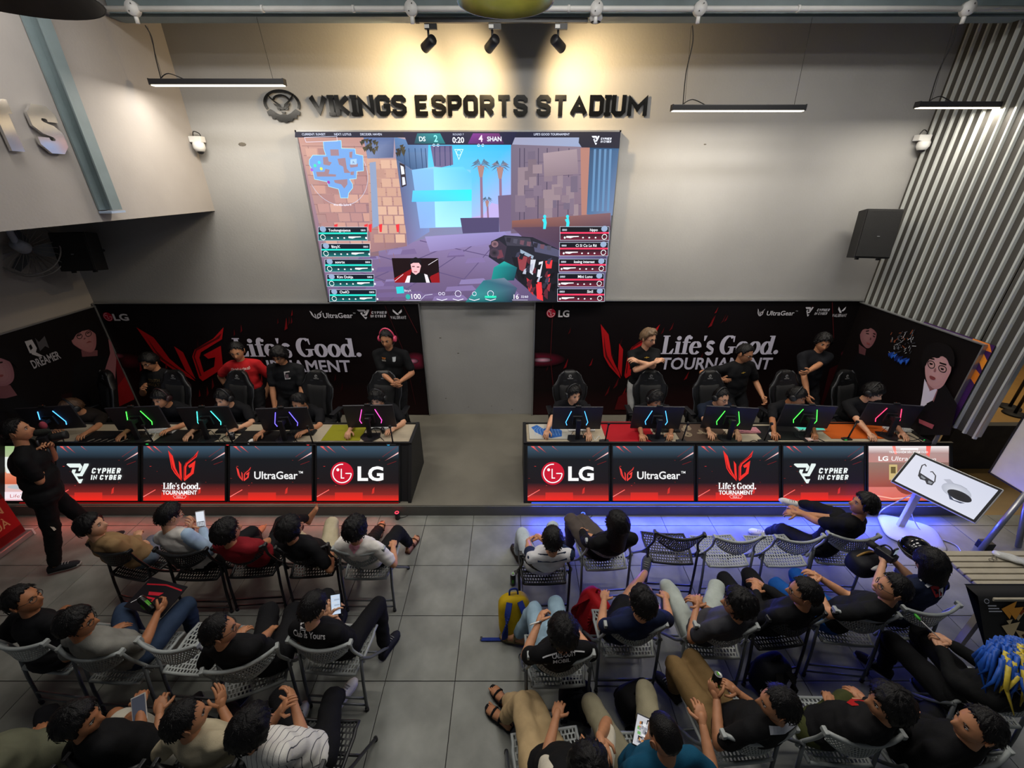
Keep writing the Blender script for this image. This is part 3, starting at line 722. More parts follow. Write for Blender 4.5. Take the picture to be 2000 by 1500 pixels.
# side backdrops with player portraits
def rnd_(L, n=2):
    for _ in range(n): L = [q for i in range(len(L)) for q in (((L[i][0] * .75 + L[(i + 1) % len(L)][0] * .25), (L[i][1] * .75 + L[(i + 1) % len(L)][1] * .25)), ((L[i][0] * .25 + L[(i + 1) % len(L)][0] * .75), (L[i][1] * .25 + L[(i + 1) % len(L)][1] * .75)))]
    return L
def portrait(A, T, face, hair, tone, dark, brow, eyes, nose, mouth, neck, shirt, glasses=None, collar=None):
    A.poly([T(*p) for p in shirt[0]], shirt[1])
    A.poly([T(*p) for p in neck], dark)
    if collar:
        for c in collar[0]: A.poly([T(*p) for p in c], collar[1])
    A.poly([T(*p) for p in rnd_(face)], tone)
    n_ = len(face); cx_ = sum(p[0] for p in face) / n_; cy_ = sum(p[1] for p in face) / n_
    for k_, t_ in ((.86, .10), (.66, .16), (.42, .22)):
        A.poly([T(cx_ + (p[0] - cx_) * k_ - 2, cy_ + (p[1] - cy_) * k_) for p in rnd_(face)], lerp_hex(tone, '#ffe0d0', t_ * .55))
    for f in hair[0]: A.poly([T(*p) for p in rnd_(f)], hair[1])
    x0_, x1_ = min(p[0] for p in face), max(p[0] for p in face); y0_, y1_ = min(p[1] for p in face), max(p[1] for p in face); w_, h_ = x1_ - x0_, y1_ - y0_
    A.poly([T(x0_ + a_ * w_, y0_ + c_ * h_) for a_, c_ in rnd_([(-.10, .46), (-.14, .10), (.10, -.16), (.5, -.22), (.92, -.14), (1.12, .10), (1.08, .48), (.96, .30), (.82, .20), (.62, .12), (.50, .20), (.30, .16), (.12, .24), (.02, .40)], 1)], hair[1])
    for f in brow + eyes: A.poly([T(*p) for p in f], '#140c0c')
    for f in nose: A.poly([T(*p) for p in rnd_(f)], dark)
    for f in mouth: A.poly([T(*p) for p in rnd_(f)], '#7c3e40')
    if glasses:
        for g in glasses: A.line([T(*p) for p in rnd_(g)], .009, '#101014', True)
def side_backdrop(label, X, y0, y1, zt, left, fn):
    z0 = STG + .01; W, H = y1 - y0, zt - z0; s = 1 if left else -1
    t = empty('portrait_backdrop', (X, (y0 + y1) / 2, z0), 0, label, 'banner')
    b = MB(); b.box((-s * .018, 0, H / 2), (.03, W, H)); b.build('panel', M_blk2, t)
    b = MB(); b.box((0, 0, H + .006), (.05, W + .02, .012)); b.build('frame_edge', M_alu, t)
    b = MB(); b.box((0, -W / 2 - .008, H / 2), (.05, .016, H)); b.build('frame_edge', M_alu, t)
    A = Art()
    if left: T = lambda u, v: (atX(u, v, X).y - y0, atX(u, v, X).z - z0); M = Matrix(((0, 0, 1, .002), (1, 0, 0, -W / 2), (0, 1, 0, 0), (0, 0, 0, 1)))
    else: T = lambda u, v: (y1 - atX(u, v, X).y, atX(u, v, X).z - z0); M = Matrix(((0, 0, -1, -.002), (-1, 0, 0, W / 2), (0, 1, 0, 0), (0, 0, 0, 1)))
    A.rect(0, 0, W, H, ['#0c0304', '#140406', '#060203', '#060203'])
    fn(A, T, W, H); A.build('printed_face', M, M_print, t)
def left_people(A, T, W, H):
    for pts, c in (([(190, 760), (250, 700), (262, 780), (220, 800)], '#7c1016'), ([(215, 700), (240, 690), (255, 720), (225, 760)], '#5a0d18'), ([(120, 770), (180, 760), (200, 800), (120, 805)], '#1c0507')): A.poly([T(*p) for p in pts], c)
    portrait(A, T, [(139, 652), (142, 643), (150, 640), (170, 636), (184, 645), (188, 660), (187, 680), (178, 690), (160, 684), (150, 678), (139, 670)],
             ([[(127, 648), (134, 636), (150, 628), (172, 628), (186, 640), (186, 648), (176, 643), (160, 646), (148, 652), (141, 666), (134, 662)]], '#0a0708'), '#8d5c60', '#6d4348',
             [[(149, 650), (158, 646), (158, 648), (150, 652)], [(166, 643), (174, 641), (175, 643), (167, 645)]], [[(150, 655), (157, 653), (157, 655), (151, 657)], [(168, 650), (174, 648), (174, 650), (169, 652)]],
             [[(164, 658), (167, 662), (161, 664)]], [[(166, 671), (173, 665), (179, 668), (173, 669)]], [(158, 684), (190, 684), (190, 695), (160, 697)],
             ([(140, 800), (142, 720), (160, 692), (192, 694), (225, 700), (230, 760), (200, 800)], '#08070a'), [[(148, 655), (155, 651), (160, 655), (158, 661), (151, 662)], [(165, 650), (173, 645), (178, 650), (176, 656), (168, 658)]])
    A.poly([T(*p) for p in [(210, 662), (216, 668), (226, 700), (224, 740), (214, 780), (198, 742), (206, 715), (214, 690)]], '#83545c')
    portrait(A, T, [(-60, 690), (0, 692), (18, 705), (26, 725), (26, 742), (16, 752), (0, 755), (-40, 750)], ([[(-60, 690), (-40, 670), (0, 680), (18, 702), (0, 694)]], '#0a0708'), '#855860', '#6d4348', [], [[(-4, 707), (3, 706), (3, 709), (-4, 710)]], [], [[(-4, 732), (5, 731), (4, 736), (-4, 737)]],
             [(-20, 752), (18, 752), (32, 772), (10, 778), (-20, 778)], ([(-60, 800), (-60, 770), (10, 778), (33, 770), (60, 790), (80, 810)], '#070507'))
    a = [T(46, 667), T(60, 663), T(70, 680), T(68, 688), T(82, 695), T(75, 697), T(60, 692), T(58, 684), T(62, 680), T(58, 672), T(54, 676), T(60, 690), T(56, 690)]
    A.poly(a, '#a9a6aa'); A.poly([T(66, 660), T(74, 668), T(85, 656), T(94, 680), T(86, 676), T(76, 686)], '#4a484c')
    p, q = T(64, 720), T(118, 700); A.text('DREAMER', p[0], p[1], .16, '#9f9ca2', .02, width=max(.3, q[0] - p[0]))
yl = atX(0, 652, WXL + .04).y
side_backdrop('dark portrait backdrop with two printed players on the left wall', WXL + .04, 3.9, WY - .06, atX(100, 624, WXL + .04).z, True, left_people)
def right_people(A, T, W, H):
    portrait(A, T, [(1680, 642), (1690, 634), (1706, 634), (1713, 645), (1712, 660), (1704, 676), (1694, 682), (1684, 672), (1680, 660)], ([[(1678, 650), (1680, 632), (1694, 624), (1710, 628), (1714, 645), (1706, 636), (1692, 636), (1684, 644)]], '#0a0608'), '#744a50', '#57343a',
             [[(1692, 646), (1698, 645), (1698, 647), (1692, 648)], [(1706, 650), (1711, 652), (1711, 654), (1706, 652)]], [[(1692, 650), (1698, 651), (1698, 653), (1693, 652)], [(1706, 655), (1710, 657), (1709, 659), (1706, 657)]], [[(1702, 657), (1703, 664), (1699, 664)]], [[(1693, 668), (1701, 671), (1699, 674), (1694, 672)]],
             [(1678, 672), (1692, 682), (1690, 694), (1678, 690)], ([(1652, 790), (1655, 720), (1676, 690), (1692, 694), (1720, 710), (1726, 790)], '#08060a'))
    # blurred team crest: broken white and blue strokes
    rnd = random.Random(5)
    for _ in range(60):
        u, v = rnd.uniform(1742, 1786), rnd.uniform(648, 692); a = T(u, v); k = rnd.uniform(.02, .07); an = rnd.uniform(0, 3)
        A.line([a, (a[0] + k * math.cos(an), a[1] + k * math.sin(an))], .008, rnd.choice(['#6d6f78', '#8a8c92', '#3a3c44', '#a0a2a8', '#8c4a30']))
    for _ in range(22):
        u = rnd.uniform(1730, 1778); v = 688 + (u - 1730) * .42 + rnd.uniform(-4, 4); a = T(u, v); A.poly([a, (a[0] + .05, a[1] + .04), (a[0] + .03, a[1] - .04)], rnd.choice(['#16388c', '#2a5cc0', '#0e2260']))
    portrait(A, T, [(1813, 705), (1818, 693), (1832, 685), (1852, 688), (1862, 702), (1866, 722), (1858, 738), (1848, 756), (1834, 762), (1820, 752), (1813, 735)], ([[(1810, 704), (1814, 690), (1828, 683), (1850, 682), (1866, 692), (1868, 716), (1862, 716), (1856, 698), (1836, 690), (1820, 694)]], '#0b0708'), '#b08488', '#8a5c60',
             [[(1820, 698), (1832, 700), (1832, 703), (1821, 701)], [(1842, 707), (1856, 711), (1855, 714), (1842, 710)]], [[(1822, 708), (1829, 710), (1828, 713), (1823, 712)], [(1844, 718), (1851, 720), (1850, 723), (1845, 722)]], [[(1835, 716), (1836, 727), (1829, 726)]], [[(1822, 732), (1836, 738), (1832, 743), (1823, 740)]],
             [(1815, 745), (1838, 762), (1830, 785), (1816, 770)], ([(1796, 845), (1806, 780), (1818, 765), (1852, 750), (1876, 790), (1862, 850), (1800, 850)], '#0b0a0d'),
             [[(1818, 706), (1826, 704), (1833, 709), (1832, 719), (1822, 719)], [(1840, 714), (1850, 714), (1857, 720), (1853, 728), (1842, 725)]],
             ([[(1812, 740), (1822, 762), (1816, 790), (1803, 798), (1808, 770)], [(1822, 764), (1838, 758), (1828, 782), (1812, 790)]], '#cdc6d6'))
    A.poly([T(*p) for p in [(1802, 818), (1832, 830), (1828, 838), (1802, 826)]], '#a05058')
side_backdrop('dark portrait backdrop with two printed players on the corrugated wall', WXR - .04, 4.48, WY - .06, atX(1800, 632, WXR - .04).z, False, right_people)
t = empty('striped_poster', (WXR - .015, 4.45, 1.16), 0, 'purple and orange poster peeking out behind the portrait backdrop', 'poster')
A = Art(); A.rect(0, 0, .9, 1.04, '#3b1a52'); A.quad([(.0, .96), (.25, .96), (.25, 1.04), (.06, 1.04)], '#d9792a'); A.quad([(0, .74), (.09, .84), (.09, .94), (0, .86)], '#e08a2c'); A.quad([(0, .56), (.09, .62), (.09, .74), (0, .69)], '#c9701f')
A.build('printed_face', Matrix(((0, 0, -1, 0), (1, 0, 0, -.05), (0, 1, 0, 0), (0, 0, 0, 1))), M_print, t)
b = MB(); b.box((.008, .40, .52), (.012, .9, 1.04)); b.build('backing', M_blk2, t)

# ================================================================== big LED wall screen
SY = WY - .07
p0, p1 = atY(642, 587, SY), atY(1209, 258, SY); sx0 = (atY(583, 258, SY).x + p0.x) / 2; sx1 = (p1.x + atY(1178, 587, SY).x) / 2
sz0, sz1 = p0.z, p1.z; SW, SH = sx1 - sx0, sz1 - sz0
scr = empty('led_wall_screen', ((sx0 + sx1) / 2, SY, sz0), 0, 'huge LED wall screen showing a first-person shooter match', 'screen')
b = MB(); b.box((0, .035, SH / 2), (SW, .06, SH)); b.build('cabinet', M_blk2, scr)
for s in (-1, 1):
    b = MB(); b.box((s * (SW / 2 + .012), .02, SH / 2), (.024, .09, SH + .04)); b.build('frame_edge', M_alu, scr)
    b = MB(); b.box((0, .02, SH / 2 + s * (SH / 2 + .01)), (SW + .04, .09, .02)); b.build('frame_edge', M_alu, scr)
A = Art(); A.STEP = .00025
def Ts(u, v):
    p = atY(u, v, SY); return (min(max(p.x - sx0, 0), SW), min(max(p.z - sz0, 0), SH))
def P(L, c): A.poly([Ts(*p) for p in L], c)
def LN(L, w, c, cl=False): A.line([Ts(*p) for p in L], w, c, cl)
def RC(u0, v0, u1, v1, c): A.quad([Ts(u0, v1), Ts(u1, v1), Ts(u1, v0), Ts(u0, v0)], c)
A.rect(0, 0, SW, SH, ['#6c5a80', '#7a6a92', '#8fa2c4', '#b08a88'])
rb_ = random.Random(21)
# ground
P([(600, 590), (1210, 590), (1190, 440), (1000, 452), (850, 460), (700, 505)], ['#685478', '#54486c', '#3c3a5c', '#8a7fae', '#8a7aa6', '#7a6688'])
for (a, c_) in (((760, 587), (960, 455)), ((870, 587), (985, 455)), ((690, 560), (900, 470)), ((740, 500), (960, 560)), ((820, 470), (1000, 510)), ((700, 530), (860, 587))): LN([a, c_], .012, '#5a4c74')
for k in range(34):
    u = rb_.uniform(690, 1080); v = rb_.uniform(470, 580); w_ = 14 + (v - 460) * .35; P([(u, v), (u + w_, v - 3), (u + w_ * 1.2, v + 7), (u - 4, v + 9)], rb_.choice(['#7d6c9a', '#74628c', '#8476a4', '#6c5a84']))
P([(830, 462), (985, 452), (1000, 470), (840, 492)], ['#9a90c4', '#8f86bc', '#8276a8', '#8a7cac'])
# sky
P([(836, 283), (998, 283), (998, 428), (920, 436), (836, 440)], ['#4fc4ef', '#3fb2f0', '#b9a4dc', '#c8b4e0', '#7fc8f0'])
P([(922, 424), (945, 420), (960, 396), (975, 400), (976, 425), (998, 425), (998, 432), (922, 432)], '#b6a6dc')
# left brick building
P([(583, 268), (722, 268), (722, 305), (740, 440), (740, 500), (640, 505)], ['#c19488', '#b58a84', '#a98080', '#8a6c76', '#7c6470', '#94767a'])
for k in range(12):
    v = 285 + k * 19; LN([(590 + k * 4, v), (722 + k * 1.5, v + 2)], .006, '#8a6462')
    for j in range(5):
        u = 602 + j * 30 + (k % 2) * 14 + k * 3; LN([(u, v), (u + 4, v + 18)], .006, '#8a6462')
for k in range(11):
    for j in range(6):
        u = 598 + j * 24 + (k % 2) * 12 + k * 4; v = 290 + k * 18
        if u < 716: P([(u, v), (u + 22, v), (u + 24, v + 16), (u + 3, v + 16)], rb_.choice(['#c89c8e', '#b88c86', '#a87e7c', '#c29488', '#b08482']))
P([(718, 310), (785, 310), (796, 480), (726, 492)], ['#c9a08c', '#b98e84', '#8c6a72', '#9a7478'])
for k in range(9):
    v = 322 + k * 18; LN([(721 + k, v), (786 + k, v - 1)], .006, '#91685f')
    LN([(745 + (k % 2) * 18 + k, v), (746 + (k % 2) * 18 + k, v + 17)], .006, '#91685f')
for k in range(9):
    for j in range(3):
        u = 724 + j * 21 + (k % 2) * 9 + k; v = 313 + k * 18; P([(u, v), (u + 18, v), (u + 19, v + 16), (u + 1, v + 16)], rb_.choice(['#d2aa94', '#c49a88', '#b58c80', '#cba28e']))
P([(724, 318), (736, 316), (742, 440), (730, 445)], '#8898b8')
P([(712, 268), (772, 268), (770, 308), (720, 310)], ['#5c6f9c', '#5a6a94', '#4a587e', '#7886aa'])
P([(772, 268), (838, 284), (835, 350), (776, 312)], ['#5d7fae', '#6d8fbc', '#3c5c86', '#39557c'])
P([(776, 312), (836, 352), (840, 452), (798, 478)], ['#4b5f86', '#6f93c0', '#7a8cc0', '#746a92'])
for u in (790, 800, 812, 824, 832): LN([(u, 290), (u + 3, 330)], .01, '#2f4a70')
P([(842, 285), (884, 285), (886, 322), (850, 330)], '#6a6288')
for u in (850, 860, 870, 880): LN([(u, 286), (u + 1, 324)], .012, '#40446c')
P([(782, 318), (792, 322), (796, 362), (786, 366)], '#2e2630'); P([(784, 323), (790, 326), (792, 340), (786, 341)], '#dfe6f4'); P([(787, 346), (792, 346), (794, 360), (788, 362)], '#d8dcee')
rnd = random.Random(2)
for u0, n, dep in ((715, 9, 20), (730, 8, 24), (780, 9, 30)):
    for _ in range(n):
        u = u0 + rnd.uniform(-8, 12); v = 270 + rnd.uniform(0, dep); P([(u - 4, v), (u + 4, v - 2), (u + 1, v + 9)], rnd.choice(['#3c3a30', '#4c4634', '#2e2c2a']))
# glowing barrier
P([(806, 332), (850, 326), (920, 332), (922, 442), (822, 445)], ['#7fb6e6', '#8fd0f2', '#79c2ee', '#8ecaf0', '#86a8e0'])
P([(848, 328), (905, 326), (922, 340), (922, 442), (852, 443)], ['#7ed4f0', '#62c8f2', '#5cbcec', '#9adcf6', '#a8e4f8'])
P([(808, 372), (922, 370), (922, 392), (806, 394)], ['#57c8f4', '#2ee0ff', '#3fdcff', '#58b8f0'])
# palms
for u, v, s in ((940, 322, 1.0), (977, 325, 1.0), (952, 390, .55)):
    LN([(u, v), (u + 2, 432 if s == 1 else 428)], .025 * s + .01, '#8a6a84')
    P([(u - 7 * s, v + 2), (u + 7 * s, v + 2), (u + 3 * s, v + 24 * s), (u - 3 * s, v + 24 * s)], '#a37d78')
    for an in range(0, 360, 30):
        a = R(an); e = (u + 20 * s * math.cos(a), v - 12 * s * math.sin(a) + 4 * s); m_ = (u + 11 * s * math.cos(a), v - 10 * s * math.sin(a) - 3 * s)
        P([(u, v), m_, e, (u + 8 * s * math.cos(a), v - 5 * s * math.sin(a))], rnd.choice(['#4a5c70', '#7a7484', '#56708a']))
P([(900, 425), (975, 424), (975, 452), (905, 455)], '#4c4468'); P([(973, 382), (998, 380), (998, 450), (976, 452)], '#6a5a78')
# right building
P([(998, 283), (1205, 290), (1188, 450), (998, 455)], ['#6e6478', '#8a7684', '#7a6270', '#6a5a70'])
for u in (1015, 1024, 1051, 1068, 1090, 1110): LN([(u, 290), (u - 2 + (1100 - u) * .02, 440)], .012, '#4c4258')
for v in (318, 345, 372, 402): LN([(1025, v), (1150, v - 4)], .005, '#5a4e62')
for k in range(30):
    u = rb_.uniform(1002, 1120); v = rb_.uniform(296, 400); w_ = rb_.uniform(8, 20); h_ = rb_.uniform(12, 42); P([(u, v), (u + w_, v - 1), (u + w_, v + h_), (u, v + h_)], rb_.choice(['#7a6a7c', '#84727e', '#6c6074', '#8c7a84', '#766672', '#917e86']))
P([(1060, 300), (1125, 292), (1128, 340), (1062, 345)], ['#a08c94', '#9a8890', '#84727e', '#88767e'])
P([(1132, 290), (1152, 288), (1146, 420), (1134, 425)], '#a8776c')
P([(1150, 288), (1206, 290), (1196, 420), (1144, 418)], ['#2c4868', '#3c5e84', '#6c7ea0', '#4a6a90'])
for u in (1160, 1170, 1180, 1190): LN([(u, 292), (u - 5, 412)], .03, '#5e86ae')
P([(1000, 430), (1190, 415), (1190, 448), (1000, 446)], ['#8a5a50', '#7a5a60', '#4e3a4a', '#6a4a50'])
P([(1000, 443), (1190, 440), (1180, 500), (1040, 480)], ['#5a4458', '#4a3444', '#3a2c40', '#504060'])
for u in (1062, 1106):
    v = 424; P([(u - 4, v + 4), (u + 3, v), (u + 5, v + 10), (u + 3, v + 22), (u - 2, v + 22), (u - 1, v + 10)], '#39d6ea'); A.ell(*Ts(u + 1, v - 2), .022, .022, '#39d6ea', 10)
for u in (718, 726, 746, 779, 660): P([(u - 3, 438), (u + 4, 436), (u + 3, 452), (u - 1, 452)], '#e0333c')
# viewmodel: weapon and gloved arm
P([(960, 470), (985, 458), (1040, 462), (1090, 485), (1092, 587), (1060, 587), (1010, 545), (985, 520), (955, 500)], '#22222e')
P([(955, 478), (975, 468), (990, 480), (985, 505), (962, 500)], '#3a3040'); P([(985, 460), (1035, 464), (1040, 480), (990, 478)], '#3c3a48'); P([(1040, 470), (1090, 486), (1090, 500), (1044, 490)], '#50506a')
P([(1000, 500), (1088, 510), (1092, 587), (1062, 587), (1012, 545)], '#17171f')
for q, c in (([(1010, 495), (1030, 500), (1024, 530), (1014, 524)], '#8a3c44'), ([(1036, 505), (1046, 505), (1040, 535), (1034, 530)], '#c9ccd8'), ([(1052, 510), (1060, 508), (1054, 540), (1048, 538)], '#d6d8e4'), ([(1064, 508), (1078, 506), (1076, 522), (1066, 522)], '#f0383c'), ([(1046, 545), (1056, 540), (1060, 585), (1048, 580)], '#e8343a'), ([(1066, 535), (1074, 533), (1072, 548), (1066, 550)], '#e8343a'), ([(1028, 540), (1036, 546), (1042, 575), (1032, 565)], '#b33038'), ([(1016, 485), (1042, 498), (1040, 504), (1016, 492)], '#8fa0b4'), ([(968, 488), (980, 486), (984, 500), (972, 504)], '#6a3a48')): P(q, c)
for k in range(30):
    u = rb_.uniform(1004, 1080); v = rb_.uniform(486, 575)
    if u > 1000 + (v - 500) * .55: P([(u, v), (u + rb_.uniform(3, 9), v - 3), (u + rb_.uniform(1, 6), v + rb_.uniform(6, 16)), (u - 3, v + 8)], rb_.choice(['#2c2c3a', '#0e0e14', '#3c3c50', '#5a2430', '#aeb2c4', '#1e1e28', '#8c2c36']))
for k in range(7): P([(990 + k * 13, 462 + k * 2.6), (998 + k * 13, 463 + k * 2.6), (996 + k * 13, 472 + k * 2.6), (989 + k * 13, 470 + k * 2.6)], rb_.choice(['#4c4a5a', '#2a2834', '#6a4a58']))
A.ell(*Ts(966, 492), .07, .065, '#1a1a22', 14, '#4a3c4c'); A.ell(*Ts(967, 475), .05, .045, '#3c2c38', 12, '#8c6a74')
P([(965, 520), (985, 508), (1010, 520), (1004, 545), (960, 545)], ['#1c8c8a', '#24a6a0', '#1a5a66', '#12404c', '#178480'])
P([(945, 545), (985, 540), (1010, 560), (1000, 587), (910, 587), (920, 575)], ['#2c6a78', '#6a7c90', '#40506a', '#1c2c40', '#20646a', '#2e8c8c'])
# HUD top
RC(583, 259, 1209, 270, '#171a33'); P([(790, 259), (1010, 259), (1000, 284), (800, 284)], '#14183a'); P([(1130, 259), (1209, 259), (1206, 291), (1134, 289), (1128, 280)], '#12162c')
P([(818, 262), (862, 262), (872, 282), (812, 282)], ['#1c6a78', '#1d9098', '#167078', '#123c50']); P([(925, 262), (975, 262), (985, 282), (915, 282)], ['#7a2a8c', '#6a2a6c', '#3a1a4c', '#5a2470'])
def tx(s, u, v, h, c, w=None, bold=.02, al='c'):
    p = Ts(u, v); hh_ = abs(Ts(u, v - h)[1] - p[1]); A.text(s, p[0], p[1], hh_ * 1.38, c, bold, align=al)
tx('2', 854, 278, 13, '#8ff2f0'); tx('4', 940, 278, 13, '#ffd8f4'); tx('0:20', 897, 280, 11, '#f0f4ff'); tx('DS', 828, 277, 9, '#e8f8ff'); tx('SHAN', 966, 277, 9, '#e8f0ff'); tx('ROUND 7', 897, 266, 4, '#c8d0e8', bold=0)
tx('CURRENT: SUNSET', 597, 266, 4.5, '#e0e8ff', al='l', bold=0); tx('NEXT: LOTUS', 659, 266, 4.5, '#e0e8ff', al='l', bold=0); tx('DECIDER: HAVEN', 709, 266, 4.5, '#e0e8ff', al='l', bold=0); tx("LIFE'S GOOD TOURNAMENT", 1042, 266, 4.5, '#e0e8ff', al='l', bold=0)
x, y, w, h = bbox(Ts, 1152, 267, 1168, 284); knot_emblem(A, x, y, w, h, '#eef2ff'); x, y, w, h = bbox(Ts, 1170, 270, 1191, 280); A.block('CYPHER', x, y + h * .55, h * .42, '#eef2ff', .2, .1, width=w); A.block('IN CYBER', x, y, h * .42, '#eef2ff', .2, .1, width=w)
for u in (850, 858, 936, 944): A.line(arc(Ts(u, 285), .014, 0, 330, 8), .005, '#e8f0ff')
LN([(890, 293), (906, 293), (898, 312)], .008, '#c8ecff', True); A.line(arc(Ts(898, 299), .03, 0, 340, 10), .006, '#c8ecff')
# minimap
A.line(arc(Ts(665, 338), .40, -160, 20, 30), .004, '#c9d4ee')
for q in ([(638, 278), (672, 276), (673, 291), (699, 292), (700, 302), (714, 305), (715, 334), (702, 335), (701, 349), (688, 350), (694, 360), (694, 367), (686, 377), (685, 386), (671, 386), (667, 369), (648, 364), (645, 355), (621, 350), (617, 332), (611, 322), (611, 313), (618, 304), (643, 304), (639, 292)],): P(q, '#6f9fdc')
for q in ([(651, 293), (667, 293), (668, 305), (652, 305)], [(637, 308), (646, 307), (648, 316), (654, 318), (650, 324), (638, 322)], [(665, 311), (680, 309), (683, 330), (690, 338), (678, 338), (676, 326), (668, 322)], [(624, 336), (640, 336), (642, 330), (650, 332), (648, 340), (662, 341), (662, 345), (626, 345)], [(658, 352), (684, 350), (684, 360), (678, 368), (672, 360), (660, 357)], [(688, 322), (704, 320), (704, 326), (690, 328)], [(690, 336), (697, 335), (696, 342), (690, 342)], [(688, 298), (694, 297), (693, 310), (688, 308)]): P(q, '#9a7c86')
LN([(638, 278), (672, 276), (673, 291), (699, 292), (700, 302), (714, 305), (715, 334), (702, 335), (701, 349), (688, 350), (694, 360), (694, 367), (686, 377), (685, 386), (671, 386), (667, 369), (648, 364), (645, 355), (621, 350), (617, 332), (611, 322), (611, 313), (618, 304), (643, 304), (639, 292)], .006, '#9fe4f4', True)
for u, v, c in ((622, 324, '#40e0b0'), (630, 318, '#40d8ff'), (616, 332, '#a060d0'), (648, 356, '#a03aa0'), (634, 330, '#d0e060')): A.ell(*Ts(u, v), .02, .02, c, 8)
P([(690, 312), (702, 311), (702, 322), (690, 322)], '#a6c6e6'); tx('A', 696, 320, 5, '#40608c', bold=0)
tx('Khu đặt Spike B', 675, 401, 4, '#f0f0ff', bold=0); LN([(602, 270), (664, 268), (665, 277), (605, 279)], .004, '#e8e8ff', True)
# player cards
def cards(L, col, dark, mirror):
    for nm, u0, v0, u1, v1 in L:
        RC(u0, v0, u1, v1, dark); m_ = v0 + (v1 - v0) * .46; RC(u0, m_ - 1.6, u1, m_ + 1.6, col); RC(u0, m_ + 1.6, u1, v1, [lerp_hex(dark, col, .45)] * 2 + [dark] * 2)
        LN([(u0, v0), (u1, v0), (u1, v1), (u0, v1)], .005, '#b8c4d4', True)
        um = u1 - 22 if mirror else u0 + 20
        tx(nm, um, m_ - 3.5, 5.2, '#f4f8ff', al='r' if mirror else 'l', bold=.01)
        tx('0800', (u0 + 4) if mirror else (u1 - 3), m_ - 4, 3.6, '#e8f0ff', al='l' if mirror else 'r', bold=0)
        uc = u1 - 9 if mirror else u0 + 9; c0 = Ts(uc, (m_ + v1) / 2 + .5); A.line(arc(c0, .034, 0, 350, 12), .008, '#e8f4f4')
        A.ell(*Ts(uc, v0 + 4), .045, .04, '#8ea2c0', 10)
        s = -1 if mirror else 1; base = (u1 if mirror else u0)
        for k in (26, 38, 50): q = Ts(base + s * k, v1 - 5); A.ell(q[0], q[1], .013, .011, '#f0f4f8', 6)
        g0 = base + s * 70; P([(g0 - 12, v1 - 8), (g0 + 12, v1 - 8), (g0 + 12, v1 - 6.5), (g0 + 2, v1 - 6), (g0 - 4, v1 - 4), (g0 - 12, v1 - 5)], '#f2f4f6')
        q = Ts(base + s * (92 if not mirror else 85), v1 - 5); A.ell(q[0], q[1], .014, .016, '#e8f4f4', 6)
cards([('Toolongtojesus', 628, 442, 722, 468), ('BinyX', 634, 474, 727, 499), ('sonrtx', 641, 504, 731, 528), ('Kim Dokja', 645, 533, 735, 556), ('OwlO', 650, 562, 739, 585)], '#1fd6c4', '#0a1424', False)
cards([('hippo', 1092, 441, 1186, 467), ('Ci Si Cu La Rê', 1091, 471, 1184, 497), ('losing interest', 1090, 503, 1180, 527), ('Mini Luno', 1088, 531, 1176, 556), ('SinS', 1087, 560, 1177, 584)], '#e2385c', '#0c0d18', True)
# caster window
P([(770, 501), (859, 501), (862, 548), (776, 548)], '#16060c'); P([(774, 540), (810, 520), (800, 548), (776, 548)], '#8c1018'); P([(845, 535), (860, 528), (862, 548), (835, 548)], '#8c1018')
P([(797, 548), (803, 534), (813, 530), (832, 530), (842, 536), (846, 548)], '#0c0c10'); P([(795, 548), (800, 535), (806, 534), (804, 548)], '#e6dce2'); P([(843, 548), (838, 533), (832, 531), (836, 548)], '#e6dce2')
P([(806, 512), (812, 506), (822, 507), (826, 516), (823, 528), (816, 533), (809, 528)], '#e8b4b8'); P([(804, 514), (806, 503), (816, 499), (826, 504), (827, 517), (822, 510), (811, 510)], '#17131a')
P([(809, 516), (814, 516), (814, 518), (809, 518)], '#5a343c'); P([(818, 517), (823, 517), (823, 519), (818, 519)], '#5a343c'); P([(812, 526), (819, 526), (818, 528), (813, 528)], '#a85a64')
LN([(858, 503), (840, 514)], .006, '#f0e8f0'); LN([(776, 545), (792, 532)], .006, '#f0e8f0')
# bottom HUD
P([(778, 556), (792, 555), (794, 568), (780, 569)], '#2ec6cc'); tx('BinyX', 801, 565, 4, '#f0f0ff', bold=0); tx('100', 817, 579, 10, '#ffffff', bold=.0); A.ell(*Ts(801, 575), .035, .04, '#2aa8a0', 12)
tx('16', 1008, 579, 9, '#ffffff', bold=0); tx('32/60', 1024, 577, 4.5, '#f0f0ff', bold=0)
LN([(826, 580), (834, 572), (848, 570)], .006, '#d8d8f0'); LN([(797, 582), (826, 582)], .005, '#d8d8f0'); LN([(1000, 581), (1030, 581)], .005, '#d8d8f0')
for u in (866, 897, 928, 959): LN([(u - 10, 579), (u, 582), (u + 10, 579)], .01, '#e6e6f6')
for u, r_ in ((862, .02), (869, .02), (897, .045), (928, .03), (959, .045)): A.line(arc(Ts(u, 569), r_, 0, 350, 10), .007, '#e8e8fa')
RC(948, 573, 970, 577, '#2adcb4')
A.build('screen_picture', Matrix(((1, 0, 0, -SW / 2), (0, 0, -1, .003), (0, 1, 0, 0), (0, 0, 0, 1))), art_mat('led_picture', 1.3), scr)
